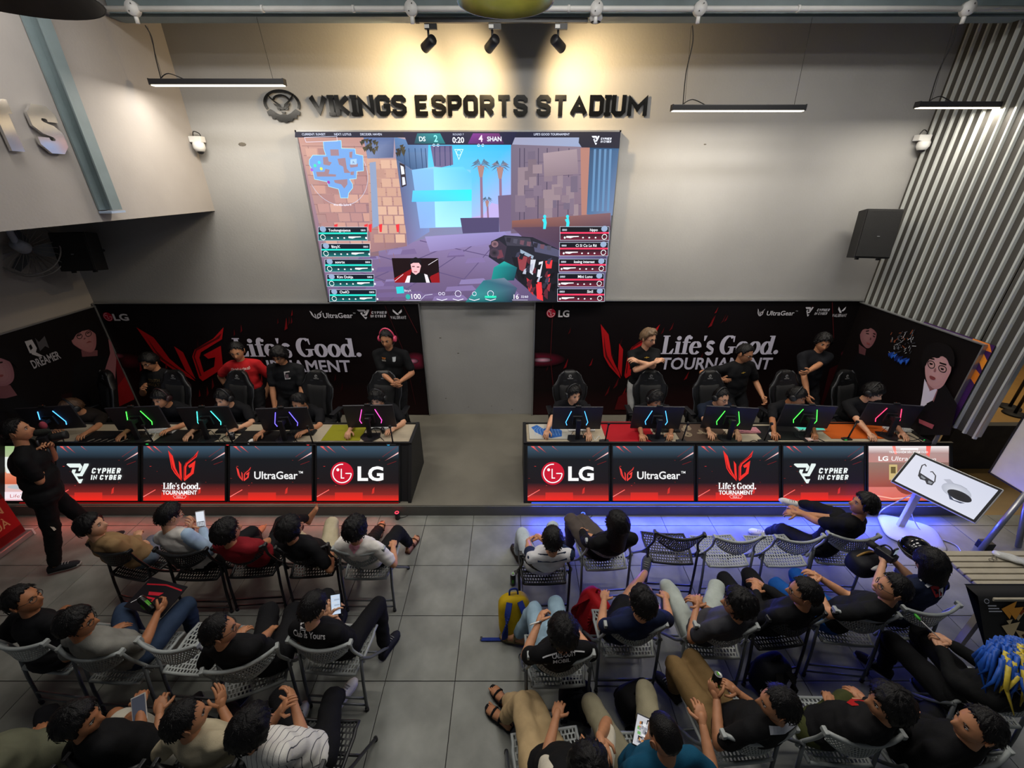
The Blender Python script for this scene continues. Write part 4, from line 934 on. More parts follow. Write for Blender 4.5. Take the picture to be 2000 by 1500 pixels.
# ================================================================== desks with tilted LED fronts
DT = 0.82           # desk top height
PB, PL, PT = Vector((0, 4.15, .185)), 0.70, R(26)     # panel bottom edge, length up the slope, tilt from upright
pu = Vector((0, math.sin(PT), math.cos(PT))); pn = Vector((0, -math.cos(PT), math.sin(PT)))
M_top = mat('beige_laminate', '#a89c86', 0.45, var=0.06, scale=8, stretch=(1, 6, 1))
M_desk = mat('desk_black', '#121214', 0.55, var=0.1)
def desk(label, x0, x1, cut=None):
    t = empty('gaming_desk', ((x0 + x1) / 2, 4.55, STG), 0, label, 'desk')
    o = t.location
    b = MB(); xr = cut or x1
    b.box(((x0 + xr) / 2, 4.74, DT - .012), (xr - x0 - .05, .52, .024)); 
    if cut: b.box(((cut + x1) / 2 - .02, 4.50, DT - .012), (x1 - cut, .04, .024))
    b.build('desktop', M_top, t, o)
    prof = [(4.13, STG), (4.13 + math.sin(PT) * .02, STG + .02), (4.475, DT + .005), (4.475, DT + .03), (4.50, DT + .03), (4.50, STG)]
    for xe, yb in ((x0, 4.99), (xr, 4.99)):
        b = MB(); pr = prof[:4] + [(yb, DT + .03), (yb, STG)]
        b.prism(pr, Matrix(((0, 0, 1, xe - .02), (1, 0, 0, 0), (0, 1, 0, 0), (0, 0, 0, 1))), .04); b.build('side_panel', M_desk, t, o)
    if cut:
        b = MB(); b.prism(prof, Matrix(((0, 0, 1, x1 - .04), (1, 0, 0, 0), (0, 1, 0, 0), (0, 0, 0, 1))), .04); b.build('side_panel', M_desk, t, o)
    b = MB(); b.box(((x0 + x1) / 2, 4.487, DT + .016), (x1 - x0, .03, .032)); b.build('front_rim', M_desk, t, o)
    b = MB(); b.box(((x0 + xr) / 2, 4.985, DT - .03), (xr - x0, .02, .10)); b.build('back_rail', M_desk, t, o)
    b = MB(); M = Matrix.Translation(PB - pn * .05) @ Matrix((Vector((1, 0, 0)), pu, pn)).transposed().to_4x4()
    b.box((0, 0, 0), (1, 1, 1)); b.v = []; b.f = []; b.m = []; b.sm = []
    b.prism([(x0, -.02), (x1, -.02), (x1, PL + .02), (x0, PL + .02)], M, .03); b.build('front_board', M_desk, t, o)
    return t
DLX0, DLX1, DRX0, DRX1 = -6.98, -1.31, 0.17, 5.66
desk('long black gaming desk of the left team with sloped display front', DLX0, DLX1)
desk('long black gaming desk of the right team with sloped display front', DRX0, DRX1, 5.40)
# the display panels in the desk fronts
def panel_bg(A, W, H, top='#3d5568', hot='#f2281e', warm=1):
    A.rect(0, 0, W, H, '#101218')
    A.rect(0, H * .76, W, H, ['#14171c', '#14171c', top, top]); A.rect(0, H * .30, W, H * .76, ['#1a1215', '#1a1215', '#14171c', '#14171c'])
    A.rect(0, H * .10, W, H * .32, ['#8c2622', '#8c2622', '#1e1518', '#1e1518']); A.rect(0, 0, W, H * .10, [hot, hot, '#a82a24', '#a82a24'])
    A.rect(W * .22, H * .02, W * .56, H * .15, [hot, hot, '#c02c24', '#c02c24'])
    A.line([(0, H * .07), (W * .15, H * .20)], .010, ['#ff8a84', '#ff8a84', '#ff6058', '#ff6058'])
    A.poly([(W * .82, H * .72), (W * .995, H * .86), (W * .995, H * .89)], ['#8c1a1e', '#ffffff', '#ff9090'])
    A.line([(W * .80, H * .80), (W * .98, H * .99)], .005, '#7a2a2e'); A.line([(W * .86, H * .66), (W * .97, H * .72)], .005, '#7c1c20')
    for x, l, w in ((.04, .13, .03), (.12, .14, .025), (.30, .10, .01), (.07, .05, .01)):
        A.poly([(W * x, H * .995), (W * x + w, H * .995), (W * x + l * .9, H * (1 - l))], ['#ff4a44', '#ff7a74', '#6a1418'])
    A.poly([(W * .67, H * .12), (W * .70, H * .14), (W * .705, H * .25), (W * .68, H * .21)], '#d03028')
    rnd = random.Random(4)
    for _ in range(9):
        x, y = rnd.random() * W * .95, rnd.uniform(.2, .9) * H; A.rect(x, y, x + rnd.uniform(.008, .03), y + .006, rnd.choice(['#c03430', '#7a2420']))
def p_disc(A, W, H): face_disc(A, W * .31, H * .50, H * .21, '#c8142f'); A.text('LG', W * .50, H * .375, H * .355, '#ffffff', .03, width=W * .315)
def p_wing(A, W, H): wing_emblem(A, W * .08, H * .36, W * .18, H * .26, '#f0403a', '#a01418'); A.text('UltraGear', W * .30, H * .40, H * .195, '#f4f4f4', .014, width=W * .53); A.text('TM', W * .84, H * .50, H * .06, '#f4f4f4', .01)
def p_title(A, W, H):
    wing_emblem(A, W * .31, H * .36, W * .37, H * .56, '#f03028', '#8c0f14'); serif_title(A, W * .25, H * .215, H * .115, '#ffffff', W * .46); A.text('TOURNAMENT', W * .25, H * .12, H * .105, '#ffffff', .025, width=W * .42)
    A.line([(W * .38, H * .09), (W * .40, H * .105), (W * .52, H * .105), (W * .54, H * .09), (W * .52, H * .05), (W * .40, H * .05)], .006, '#ffb0a8', True); A.text('MÙA 2', W * .46, H * .06, H * .04, '#ffffff', 0, align='c')
def p_knot(A, W, H): knot_emblem(A, W * .13, H * .32, W * .27, H * .36, '#e9f6f2'); A.block('CYPHER', W * .435, H * .50, H * .10, '#f2f8f6', .24, .18, width=W * .35); A.block('IN CYBER', W * .425, H * .385, H * .09, '#f2f8f6', .24, .18, width=W * .37)
def p_promo(A, W, H):
    A.rect(0, 0, W, H, ['#e8705c', '#d05a48', '#a89a98', '#b0908c']); A.rect(0, H * .25, W, H * .7, ['#a4503e', '#84362a', '#8c6e66', '#94786c']); A.rect(0, H * .86, W, H, ['#b08a86', '#b08a86', '#f4ecec', '#f4ecec'])
    A.poly([(W * .30, H), (W * .34, H), (W * .36, H * .85), (W * .33, H * .85)], '#ff9488'); A.poly([(W * .72, H), (W * .78, H), (W * .76, H * .80), (W * .72, H * .84)], '#ff6a60')
    A.text('LG', W * .13, H * .73, H * .115, '#ffffff', .03, width=W * .12); A.text('UltraGear', W * .29, H * .73, H * .115, '#ffffff', .0, .12, width=W * .42); A.text('evo', W * .73, H * .73, H * .09, '#ffffff', 0, .25, width=W * .11)
    A.text('TRẢI NGHIỆM SIÊU PHẨM OLED', W * .5, H * .87, H * .05, '#ffffff', .01, align='c', width=W * .48); A.rect(W * .40, H * .93, W * .62, H * .96, '#ffffff')
    A.rect(W * .26, H * .38, W * .36, H * .66, '#cfb87c'); A.rect(W * .28, H * .50, W * .34, H * .62, '#6a5a34'); A.ell(W * .5, H * .34, .18, .16, '#5a2a20', 18, '#8c4030'); A.ell(W * .5, H * .34, .10, .10, '#c06848', 18)
    A.line([(0, H * .12), (W * .3, H * .04), (W, H * .10)], .012, '#ffc0a8')
def p_desk(A, W, H):
    A.rect(0, 0, W, H, ['#f4c8d0', '#f0b8c0', '#8cae70', '#a8c890']); A.rect(0, H * .30, W, H * .52, ['#d87050', '#c05a40', '#e08060', '#e8a080']); A.poly([(W * .4, H * .8), (W * .95, H * .8), (W * .9, H * .5), (W * .45, H * .5)], '#e8ece6')
    A.rect(W * .62, H * .25, W * .68, H * .5, '#c8ccd0'); A.ell(W * .65, H * .25, .2, .03, '#b8bcc2'); A.rect(W * .3, H * .03, W * .95, H * .16, '#f8e8f0'); A.text("Life's Good", W * .5, H * .05, H * .09, '#ffffff', .03, width=W * .4); A.text("Life's Good", W * .5 - .004, H * .05 + .003, H * .09, '#c04a5a', .0, width=W * .4)
LM = emit('led_edge', '#3a3a3e', .1)
def display(label, x0, x1, fn, bg=True):
    W, H = x1 - x0, PL; t = empty('desk_front_display', Vector((x0, PB.y, PB.z)), 0, label, 'display', 'displays in the desk fronts')
    M = Matrix((Vector((1, 0, 0)), pu, pn)).transposed().to_4x4()
    b = MB(); b.prism([(0, 0), (W, 0), (W, H), (0, H)], Matrix.Translation(-pn * .015) @ M, .015); b.build('led_cabinet', M_blk2, t)
    for q in ([(-.018, -.018), (W + .018, -.018), (W + .018, 0), (-.018, 0)], [(-.018, H), (W + .018, H), (W + .018, H + .014), (-.018, H + .014)], [(-.018, 0), (0, 0), (0, H), (-.018, H)], [(W, 0), (W + .018, 0), (W + .018, H), (W, H)]):
        b = MB(); b.prism(q, Matrix.Translation(-pn * .012) @ M, .026); b.build('bezel', M_desk, t)
    A = Art()
    if bg: panel_bg(A, W, H)
    fn(A, W, H); A.build('screen_picture', Matrix.Translation(pn * .002) @ M, art_mat('desk_led_picture', 1.0), t)
pw = 1.050
def lx(k): return -1.45 - 1.112 * k
display('left desk front display showing white letters beside a red face disc', lx(0) - pw, lx(0), p_disc)
display('left desk front display showing a red wing emblem and white wordmark', lx(1) - pw, lx(1), p_wing)
display('left desk front display showing tall red wing emblem over the event title', lx(2) - pw, lx(2), p_title)
display('left desk front display showing white knot emblem and blocky words', lx(3) - pw, lx(3), p_knot)
display('pale pink product display at the far left end of the desk, behind the cameraman', lx(4) - pw, lx(4), p_desk, False)
rpw = 1.038; rx = lambda k: .20 + 1.090 * k
display('right desk front display showing white letters beside a red face disc', rx(0), rx(0) + rpw, p_disc)
display('right desk front display showing a red wing emblem and white wordmark', rx(1), rx(1) + rpw, p_wing)
display('right desk front display showing tall red wing emblem over the event title', rx(2), rx(2) + rpw, p_title)
display('right desk front display showing white knot emblem and blocky words', rx(3), rx(3) + rpw, p_knot)
display('orange promotional display at the right end of the desk, behind the tilted white screen', rx(4), rx(4) + rpw, p_promo, False)
# coloured light strips under the desk fronts
def led_strip(label, x0, x1, col, light, power, stren):
    t = empty('led_strip', ((x0 + x1) / 2, 4.128, STG + .006), 0, label, 'light strip')
    b = MB(); b.box((0, 0, 0), (x1 - x0, .012, .010)); b.build('strip', emit('strip_' + col, col, stren), t)
    l = area('strip_light', (0, 0, 0), (0, -1, -.12), (x1 - x0, .02), power, light); l.parent = t; l.location = (0, -.045, .02)
led_strip('glowing blue light strip along the foot of the right desk', .25, 5.4, '#3a5cff', (.04, .08, 1.0), 95, 1.2)
led_strip('glowing red light strip along the foot of the left desk', -6.3, -1.45, '#c01818', (1.0, .10, .06), 6, .4)
# ================================================================== people
QUEUE = []
def grow(mb, voxel, smooth, done):
    """queue a union of overlapping closed shapes; all are fused into continuous surfaces in one pass"""
    QUEUE.append((mb, voxel, smooth, done))
def grow_all():
    obs = []
    for mb, vox, sm, done in QUEUE:
        me = bpy.data.meshes.new('g'); me.from_pydata(mb.v, [], mb.f)
        bm = bmesh.new(); bm.from_mesh(me); bmesh.ops.recalc_face_normals(bm, faces=bm.faces); bm.to_mesh(me); bm.free()
        o = bpy.data.objects.new('g', me); COL.objects.link(o)
        m = o.modifiers.new('r', 'REMESH'); m.mode = 'VOXEL'; m.voxel_size = vox
        if sm:
            s = o.modifiers.new('s', 'SMOOTH'); s.factor = .6; s.iterations = sm
        obs.append(o)
    dg = bpy.context.evaluated_depsgraph_get()
    for o, (mb, vox, sm, done) in zip(obs, QUEUE):
        me = bpy.data.meshes.new_from_object(o.evaluated_get(dg), depsgraph=dg)
        done(me)
    for o in obs:
        d = o.data; bpy.data.objects.remove(o, do_unlink=True); bpy.data.meshes.remove(d)
    QUEUE.clear()
def wrinkle(me, amp, seed):
    n = len(me.vertices)
    if not n or not amp: return
    co = np.empty(n * 3, 'f'); me.vertices.foreach_get('co', co); co = co.reshape(-1, 3)
    no = np.empty(n * 3, 'f'); me.vertices.foreach_get('normal', no); no = no.reshape(-1, 3)
    r = np.random.RandomState(seed); d = np.zeros(n)
    for k in range(7):
        w = r.normal(size=3) * (18 if k < 4 else 46) * np.array([1, 1, 1.5]); ph = r.rand() * 6.28
        q = r.normal(size=3) * 9
        d += (1 - np.abs(np.sin(co @ w * .5 + 1.8 * np.sin(co @ q + ph)))) * (1.0 if k < 4 else .4)
    d = (d - d.mean()) / 2.4
    me.vertices.foreach_set('co', (co + no * (d * amp)[:, None]).astype('f').ravel()); me.update()
SKINS = [mat('skin_%d' % i, c, .5, var=.06, scale=25, spec=.35) for i, c in enumerate(('#c08a68', '#b27c5a', '#cb9878', '#a66e4c'))]
for _m in SKINS:
    _m.node_tree.nodes['Principled BSDF'].inputs['Subsurface Weight'].default_value = 0.0
M_lip = mat('lips', '#a4645a', .5); M_eyew = mat('eye_white', '#c9c2ba', .35); M_eyed = mat('eye_dark', '#15100e', .3); M_brow = mat('eyebrow', '#1a1412', .8)
HAIRM = {'black': mat('hair_black', '#0d0b0c', .42, var=.3, scale=60, bump=.5, bscale=220, stretch=(1, 1, .2), spec=.25), 'brown': mat('hair_brown', '#4a3220', .5, var=.3, scale=60, bump=.5, bscale=200, stretch=(1, 1, .2)), 'dblond': mat('hair_streaked', '#6a543c', .5, var=.4, scale=40, bump=.5, bscale=200, stretch=(1, 1, .2))}
def stripes(col, line):
    m = mat('cloth_striped', col, .85, var=.05, bump=.15, bscale=180, spec=.2); nt = m.node_tree
    if 'Wave Texture' in nt.nodes: return m
    w = nt.nodes.new('ShaderNodeTexWave'); w.bands_direction = 'X'; w.inputs['Scale'].default_value = 9; tc = nt.nodes.new('ShaderNodeTexCoord'); nt.links.new(tc.outputs['Object'], w.inputs[0])
    r = nt.nodes.new('ShaderNodeValToRGB'); r.color_ramp.elements[0].position = .012; r.color_ramp.elements[0].color = (1, 1, 1, 1); r.color_ramp.elements[1].position = .035; r.color_ramp.elements[1].color = (0, 0, 0, 1)
    mx = nt.nodes.new('ShaderNodeMixRGB'); b = nt.nodes['Principled BSDF']; old = b.inputs['Base Color'].links[0].from_socket
    nt.links.new(w.outputs['Fac'], r.inputs[0]); nt.links.new(r.outputs[0], mx.inputs[0]); nt.links.new(old, mx.inputs[1]); mx.inputs[2].default_value = (*lin(line), 1); nt.links.new(mx.outputs[0], b.inputs['Base Color'])
    return m
def cloth(col, rough=.85, bump=.18):
    if col.startswith('stripe'): return stripes('#d8d6d0', '#4a4b54')
    return mat('cloth_' + col, col, rough, var=.10, scale=14, bump=bump, bscale=180, spec=.2)
G2 = lambda x, s: math.exp(-(x / s) ** 2)
def _head():
    vs = []; NL, NK = 40, 30
    for j in range(NK + 1):
        th = math.pi * j / NK
        for i in range(NL):
            # denser towards the face (+y)
            a = 2 * math.pi * i / NL; a = a - .32 * math.sin(a - math.pi / 2 + math.pi) * 0
            ph = a + .28 * math.sin(2 * (a - math.pi / 2)) * -1 * .5
            x = math.sin(th) * math.cos(ph) * .076; y = math.sin(th) * math.sin(ph) * .096; z = math.cos(th) * .118
            if z < 0:
                t = -z / .118
                x *= 1 - .30 * t ** 1.6
                y = y * (1 - .10 * t) + .018 * t if y > 0 else y * (1 - .50 * t) + .012 * t
            if y > 0.02:
                f = min(1, (y - .02) / .05)
                y -= .006 * f * G2(z - .07, .03) * 0
                y += .026 * G2(x, .0125) * (math.exp(-((z + .030) / .018) ** 2) + .45 * math.exp(-((z + .008) / .018) ** 2)) * f
                y += .006 * G2(z - .026, .011) * G2(x, .045) * f                                   # brow
                y -= .009 * (G2(x - .031, .015) + G2(x + .031, .015)) * G2(z - .006, .011) * f       # sockets
                y += .006 * G2(z + .062, .008) * G2(x, .022) * f - .004 * G2(z + .0625, .0025) * G2(x, .022) * f
                y += .008 * G2(z + .098, .014) * G2(x, .022) * f                                   # chin
                y += .003 * (G2(x - .045, .016) + G2(x + .045, .016)) * G2(z + .028, .02) * f        # cheeks
            vs.append((x, y, z))
    fs = [(j * NL + i, (j + 1) * NL + i, (j + 1) * NL + (i + 1) % NL, j * NL + (i + 1) % NL) for j in range(NK) for i in range(NL)]
    b = MB(); b.add(vs, fs, 0, True)
    for k, f in enumerate(fs):
        c = Vector((0, 0, 0))
        for q in f: c += Vector(vs[q])
        c /= 4
        if c.y > .05 and abs(c.x) < .021 and abs(c.z + .0635) < .0065: b.m[k] = 1
    for s in (-1, 1):
        b.ell((s * .031, .080, .006), (.0145, .009, .0068), n=12, k=6, mi=2)
        b.ell((s * .031, .0862, .006), (.0066, .004, .0066), n=10, k=6, mi=3)
        b.tube([(s * .016, .0935, .024), (s * .031, .095, .030), (s * .047, .084, .026)], [.003, .0038, .002], 6, mi=3)
        b.tube([(s * .0165, .0885, .0095), (s * .031, .0905, .0135), (s * .046, .081, .008)], [.0014, .002, .0014], 5, mi=3)
        e = Euler((0, s * R(8), s * R(-22))).to_matrix()
        b.ell((s * .079, -.006, -.004), (.008, .019, .031), e, n=10, k=8)
        b.tube([Vector((s * .084, -.006, -.004)) + e @ Vector((0, .017 * math.cos(a), .029 * math.sin(a))) for a in (R(q) for q in range(-60, 250, 30))], .0042, 5)
    return b
HEAD = _head()
HL = {'short': [(0, 40), (35, 34), (60, 20), (78, -4), (90, 6), (105, -8), (135, -26), (180, -34)],
      'fringe': [(0, 27), (30, 24), (55, 10), (75, -14), (92, -6), (108, -16), (140, -32), (180, -38)],
      'buzz': [(0, 44), (35, 38), (60, 26), (78, 10), (92, 14), (108, 4), (140, -16), (180, -24)],
      'swept': [(0, 40), (35, 30), (60, 18), (76, -8), (92, 0), (108, -14), (140, -30), (180, -36)],
      'mop': [(0, 22), (30, 18), (60, 0), (76, -26), (95, -24), (110, -30), (140, -42), (180, -48)],
      'bob': [(0, 16), (30, 14), (50, -20), (70, -60), (95, -80), (120, -85), (150, -88), (180, -88)],
      'long': [(0, 30), (30, 22), (50, -10), (70, -60), (95, -80), (120, -85), (150, -88), (180, -88)]}
TH = {'short': .016, 'fringe': .021, 'buzz': .007, 'swept': .022, 'mop': .028, 'bob': .024, 'long': .024}
_HM = {}
def hair_mesh(style, col, seed):
    key = (style, col, seed)
    if key in _HM: return _HM[key]
    rnd = random.Random(seed * 17 + len(style)); b = MB(); NL, NK = 56, 40; vs = []
    hl = HL[style]; th0 = TH[style]
    def line(az):
        for (a, e), (a2, e2) in zip(hl, hl[1:]):
            if a <= az <= a2: t = (az - a) / (a2 - a); t = t * t * (3 - 2 * t); return e + (e2 - e) * t
        return hl[-1][1]
    jag = [rnd.uniform(-5, 5) for _ in range(NL)]; off = rnd.random() * 9
    for j in range(NK + 1):
        th = math.pi * j / NK
        for i in range(NL):
            ph = 2 * math.pi * i / NL; q = Vector((math.sin(th) * math.cos(ph), math.sin(th) * math.sin(ph), math.cos(th)))
            az = abs(math.degrees(math.atan2(q.x, q.y))); e = 90 - math.degrees(th)
            m = (e - line(az) - jag[i]) / 10; m = max(0, min(1, m)); m = m * m * (3 - 2 * m)
            st = noise.noise(Vector((q.x * 7 + off, q.y * 7, q.z * 3))) * .5 + noise.noise(Vector((ph * 9, off, th * 2))) * .5
            thick = th0 * (1 + .55 * st) * (1.25 if q.y > .2 and style in ('fringe', 'swept', 'mop') else 1.0)
            if style == 'swept' and q.y > .1: thick += .012 * max(0, q.z)
            k = thick * m - .010 * (1 - m)
            x, y, z = q.x * (.077 + k), q.y * (.096 + k), q.z * (.119 + k * .8)
            if z < 0 and style in ('bob', 'long'):
                t = min(1, -q.z); r_ = math.hypot(q.x, q.y) or 1e-6
                if m > .3: 
                    w = 1.0 if style == 'bob' else .95
                    x = q.x / r_ * (.077 + th0) * w * (1 - .18 * t * t); y = q.y / r_ * (.096 + th0) * w * (1 - .12 * t); z = -t * (.145 if style == 'bob' else .25)
                    if y > .03: y = .03
            elif z < 0:
                t = -z / .118; x *= 1 - .22 * t ** 1.6
                if y < 0: y = y * (1 - .38 * t)
            vs.append((x, y - .002, z + .003))
    fs = [(j * NL + i, (j + 1) * NL + i, (j + 1) * NL + (i + 1) % NL, j * NL + (i + 1) % NL) for j in range(NK) for i in range(NL)]
    b.add(vs, fs, 0, True)
    n = {'buzz': 0, 'short': 230, 'fringe': 260, 'swept': 260, 'mop': 330, 'bob': 160, 'long': 160}[style]
    crown = Vector((0, -.35, .94))
    for _ in range(n):
        while True:
            q = Vector((rnd.gauss(0, 1), rnd.gauss(0, 1), rnd.gauss(0, 1))).normalized()
            az = abs(math.degrees(math.atan2(q.x, q.y))); e = math.degrees(math.asin(max(-1, min(1, q.z))))
            if e > line(az) + 4 and (e > -20): break
        p = Vector((q.x * (.077 + th0 * .75), q.y * (.096 + th0 * .75), q.z * (.119 + th0 * .6)))
        fl = (q - crown * q.dot(crown)); fl = fl.normalized() if fl.length > .05 else Vector((1, 0, 0))
        fl = (fl - q * fl.dot(q)).normalized()
        if style == 'swept' and q.y > 0: fl = (fl * .3 + Vector((-.8, -.3, .2))).normalized()
        fl = (fl + Vector((rnd.gauss(0, .35), rnd.gauss(0, .35), rnd.gauss(0, .2)))).normalized()
        L_ = rnd.uniform(.018, .042) * (1.3 if style == 'mop' else 1); w = rnd.uniform(.004, .008)
        sd = q.cross(fl).normalized(); lift = rnd.uniform(.002, .009)
        a = p - fl * L_ * .4; t2 = p + fl * L_ * .6 + q * lift
        b.add([a - sd * w, a + sd * w, p + q * (.006 + lift * .4) , t2], [(0, 1, 2), (1, 3, 2), (3, 0, 2)], 0, True)
    me = b.build('hair', HAIRM[col], None, recalc=False)
    d = me.data; bpy.data.objects.remove(me, do_unlink=True); _HM[key] = d
    return d
def ik(a, t, l1, l2, pole):
    a, t = Vector(a), Vector(t); d = t - a; L = d.length
    if L > (l1 + l2) * .999: t = a + d * ((l1 + l2) * .999 / L); d = t - a; L = d.length
    if L < abs(l1 - l2) * 1.02 + .02: L = abs(l1 - l2) * 1.02 + .02
    u = d.normalized(); x = (l1 * l1 - l2 * l2 + L * L) / (2 * L); h = math.sqrt(max(l1 * l1 - x * x, 0))
    p = Vector(pole); p = p - u * p.dot(u); p = p.normalized() if p.length > 1e-4 else Vector((0, 0, 1))
    return a + u * x + p * h, t
def make_hand(b, w, d, pn_, side, curl, sc=1.0, mi=0):
    """palm and five fingers; d along the hand, pn_ the palm's facing; side +1 right hand, -1 left"""
    d = Vector(d).normalized(); n = Vector(pn_); n = (n - d * n.dot(d))
    n = n.normalized() if n.length > 1e-3 else Vector((0, 0, -1)); th = d.cross(n) * side
    rot = Matrix((th, n, d)).transposed()
    b.ell(w + d * .045 * sc, (.040 * sc, .016 * sc, .055 * sc), rot, n=12, k=8, mi=mi)
    b.cap(w - d * .01, w + d * .035 * sc, .024 * sc, .027 * sc, 8, mi)
    for k, (o, L, r_) in enumerate(((.029, .070, .0088), (.010, .079, .0092), (-.010, .073, .0088), (-.028, .057, .0078))):
        p = w + d * (.083 - .006 * abs(k - 1)) * sc + th * o * sc; a = 0; P = [p - d * .012 * sc, p]; rr = [r_ * sc] * 2
        for s, f in enumerate((.45, .32, .23)):
            a += R(curl) * (.55, .9, .7)[s] * (1 + .08 * k); dd = d * math.cos(a) + n * math.sin(a) + th * (.08 * (1 - k * .6) * (1 - s * .3))
            p = p + dd.normalized() * L * f * sc; P.append(p); rr.append(r_ * (.95, .88, .62)[s] * sc)
        b.tube(P, rr, 7, mi)
    p = w + d * .022 * sc + th * .030 * sc; q = p + (d * .62 + th * .72 + n * .25).normalized() * .042 * sc; e = q + (d * .92 + th * .18 + n * (.2 + curl / 90)).normalized() * .034 * sc
    b.tube([p - th * .02 * sc, p, q, e], [.015 * sc, .013 * sc, .0105 * sc, .0075 * sc], 7, mi)
def make_shoe(b, ank, d, kind, sc=1.0):
    """ank: ankle joint; d: toe direction in plan (may be tilted)"""
    d = Vector(d).normalized(); up = Vector((0, 0, 1)); up = (up - d * up.dot(d)).normalized(); x = d.cross(up)
    base = Vector(ank) - up * .068 * sc
    S = [(-.075, .028, .05), (-.06, .036, .075), (-.02, .036, .082), (.03, .039, .070), (.08, .045, .055), (.13, .047, .046), (.165, .038, .036), (.19, .018, .022)]
    if kind == 'sole': S = [(y, w * 1.05, .022) for y, w, h in S]
    if kind == 'foot': S = [(-.07, .024, .045), (-.05, .032, .075), (-.01, .032, .082), (.04, .034, .062), (.09, .041, .042), (.14, .043, .028), (.165, .036, .020)]
    n = 10; vs = []
    for y, w, h in S:
        for k in range(n):
            a = math.pi * 2 * k / n; cx, cz = math.cos(a), math.sin(a)
            zz = (h if cz > 0 else .0) * (abs(cz) ** .7) * (1 if cz > 0 else 0)
            vs.append(base + d * y * sc + x * (cx * w * sc) + up * (zz * sc if cz > 0 else -.004 * abs(cz)))
    m = len(S); fs = [(i * n + k, i * n + (k + 1) % n, (i + 1) * n + (k + 1) % n, (i + 1) * n + k) for i in range(m - 1) for k in range(n)]
    fs += [list(range(n))[::-1], [(m - 1) * n + k for k in range(n)]]
    b.add(vs, fs, 0, True)
    return base, d, x, up
M_glass = mat('spectacle_frame', '#121212', .35)
PEOPLE = []
KEEP = set()
def F_(u, v, z):
    p = at(u, v, z); KEEP.add((round(p.x, 4), round(p.y, 4))); return p
def person(label, head, hyaw, hpitch, pelvis=None, chair=None, cyaw=0.0, hips=None, shirt='#111114', sleeve='short', pants='#101013', plen='long', shoes=('sneaker', '#222226'),
           hands=None, feet=None, knees=None, hair=('short', 'black', 1), skin=0, glasses=False, headset=None, hroll=0.0, palm=None, curl=(40, 40), stand=False, scale=1.0, yaw=None, group=None, extra=None,
           elbows=None, wide=1.0, voxel=(.013, .015), sleeve_col=None, fat=1.0, footdir=None, tl=.50, handdir=None, nofeet=False):
    """head: world point of the head's centre; hyaw: 0 looks to the back wall, + turns left; hands/feet/knees: world points (left, right)"""
    yaw = cyaw if yaw is None else yaw
    Z = Vector((0, 0, 1)); f0 = Vector((-math.sin(R(yaw)), math.cos(R(yaw)), 0)); r0 = Vector((f0.y, -f0.x, 0))
    Hm = Matrix.Rotation(R(hyaw), 3, 'Z') @ Matrix.Rotation(R(hpitch), 3, 'X') @ Matrix.Rotation(R(hroll), 3, 'Y')
    Hc = Vector(head); Hup = Hm @ Z; Hf = Hm @ Vector((0, 1, 0))
    up_guess = Z if pelvis is None else (Hc - Vector(pelvis)).normalized()
    NB = Hc - (Hup * .55 + up_guess * .45).normalized() * .165 * scale - Hf * .022
    if pelvis is None:
        c = Vector(chair); best = None
        for s in [x * .02 for x in range(6, 12)]:
            q = Vector((c.x, c.y, .54)) + f0 * s; e = abs((NB - q).length - tl * scale)
            if best is None or e < best[0] - 1e-4: best = (e, q)
        pelvis = best[1]
    PV = Vector(pelvis)
    up = (NB - PV); TLn = up.length; up.normalize()
    right = (r0 - up * r0.dot(up)).normalized(); fwd = up.cross(right).normalized()
    TM = Matrix((right, fwd, up)).transposed()
    base = Vector((PV.x, PV.y, 0 if not stand and PV.y < 4 else (STG if PV.y > 4.1 else 0)))
    root = empty('person', base, 0, label, 'person', group)
    info = {}
    sp = lambda t, fx=0.0, fy=0.0: PV + up * TLn * t + right * fx + fwd * fy
    # joints
    sh = [sp(.865, s * .170 * scale * wide, .0) for s in (-1, 1)]; hp = [PV + right * (s * .09 * scale) - up * .02 for s in (-1, 1)]
    if hands is None: hands = [None, None]
    H = []
    for k, s in enumerate((-1, 1)):
        t = hands[k]
        if t is None: t = (PV + f0 * .30 + r0 * s * .12 + Z * .10) if not stand else (PV + r0 * s * .26 + Z * -.06 + f0 * .05)
        pol = elbows[k] if elbows and elbows[k] is not None else (r0 * s * .55 - Z * .8 - f0 * .25)
        el, w = ik(sh[k], Vector(t), .275 * scale, .245 * scale, pol); H.append((el, w))
    F = []
    for k, s in enumerate((-1, 1)):
        if feet and feet[k] is not None: a = Vector(feet[k])
        elif stand: a = Vector((hp[k].x, hp[k].y, base.z + .075)) + r0 * s * .04
        else: a = Vector((PV.x, PV.y, .075)) + f0 * .46 + r0 * s * .13
        pol = (f0 + Z * .6 + r0 * s * .25) if not stand else f0
        if knees and knees[k] is not None:
            pol = Vector(knees[k]) - (hp[k] + a) / 2
            if not (feet and feet[k] is not None and (round(feet[k].x, 4), round(feet[k].y, 4)) in KEEP):
                K = hp[k] + (Vector(knees[k]) - hp[k]).normalized() * .42 * scale      # shin hangs from the seen knee to the floor
                dz = min(max(K.z - .075, .1), .409 * scale); hz = math.sqrt((.41 * scale) ** 2 - dz * dz)
                a = Vector((K.x, K.y, K.z - dz)) + f0 * hz * .8
        kn, a = ik(hp[k], a, .42 * scale, .41 * scale, pol); F.append((kn, a))
    # ---- body: one surface
    b = MB(); S = scale
    b.ell(sp(.04), (.145 * S, .10 * S, .12 * S), TM); b.ell(sp(.38), (.125 * S, .09 * S, .17 * S), TM); b.ell(sp(.70), (.145 * S, .095 * S, .15 * S), TM)
    b.cap(sh[0], sh[1], .048 * S, .048 * S); b.cap(sp(.93), Hc - Hup * .055 - Hf * .012, .054 * S, .050 * S)
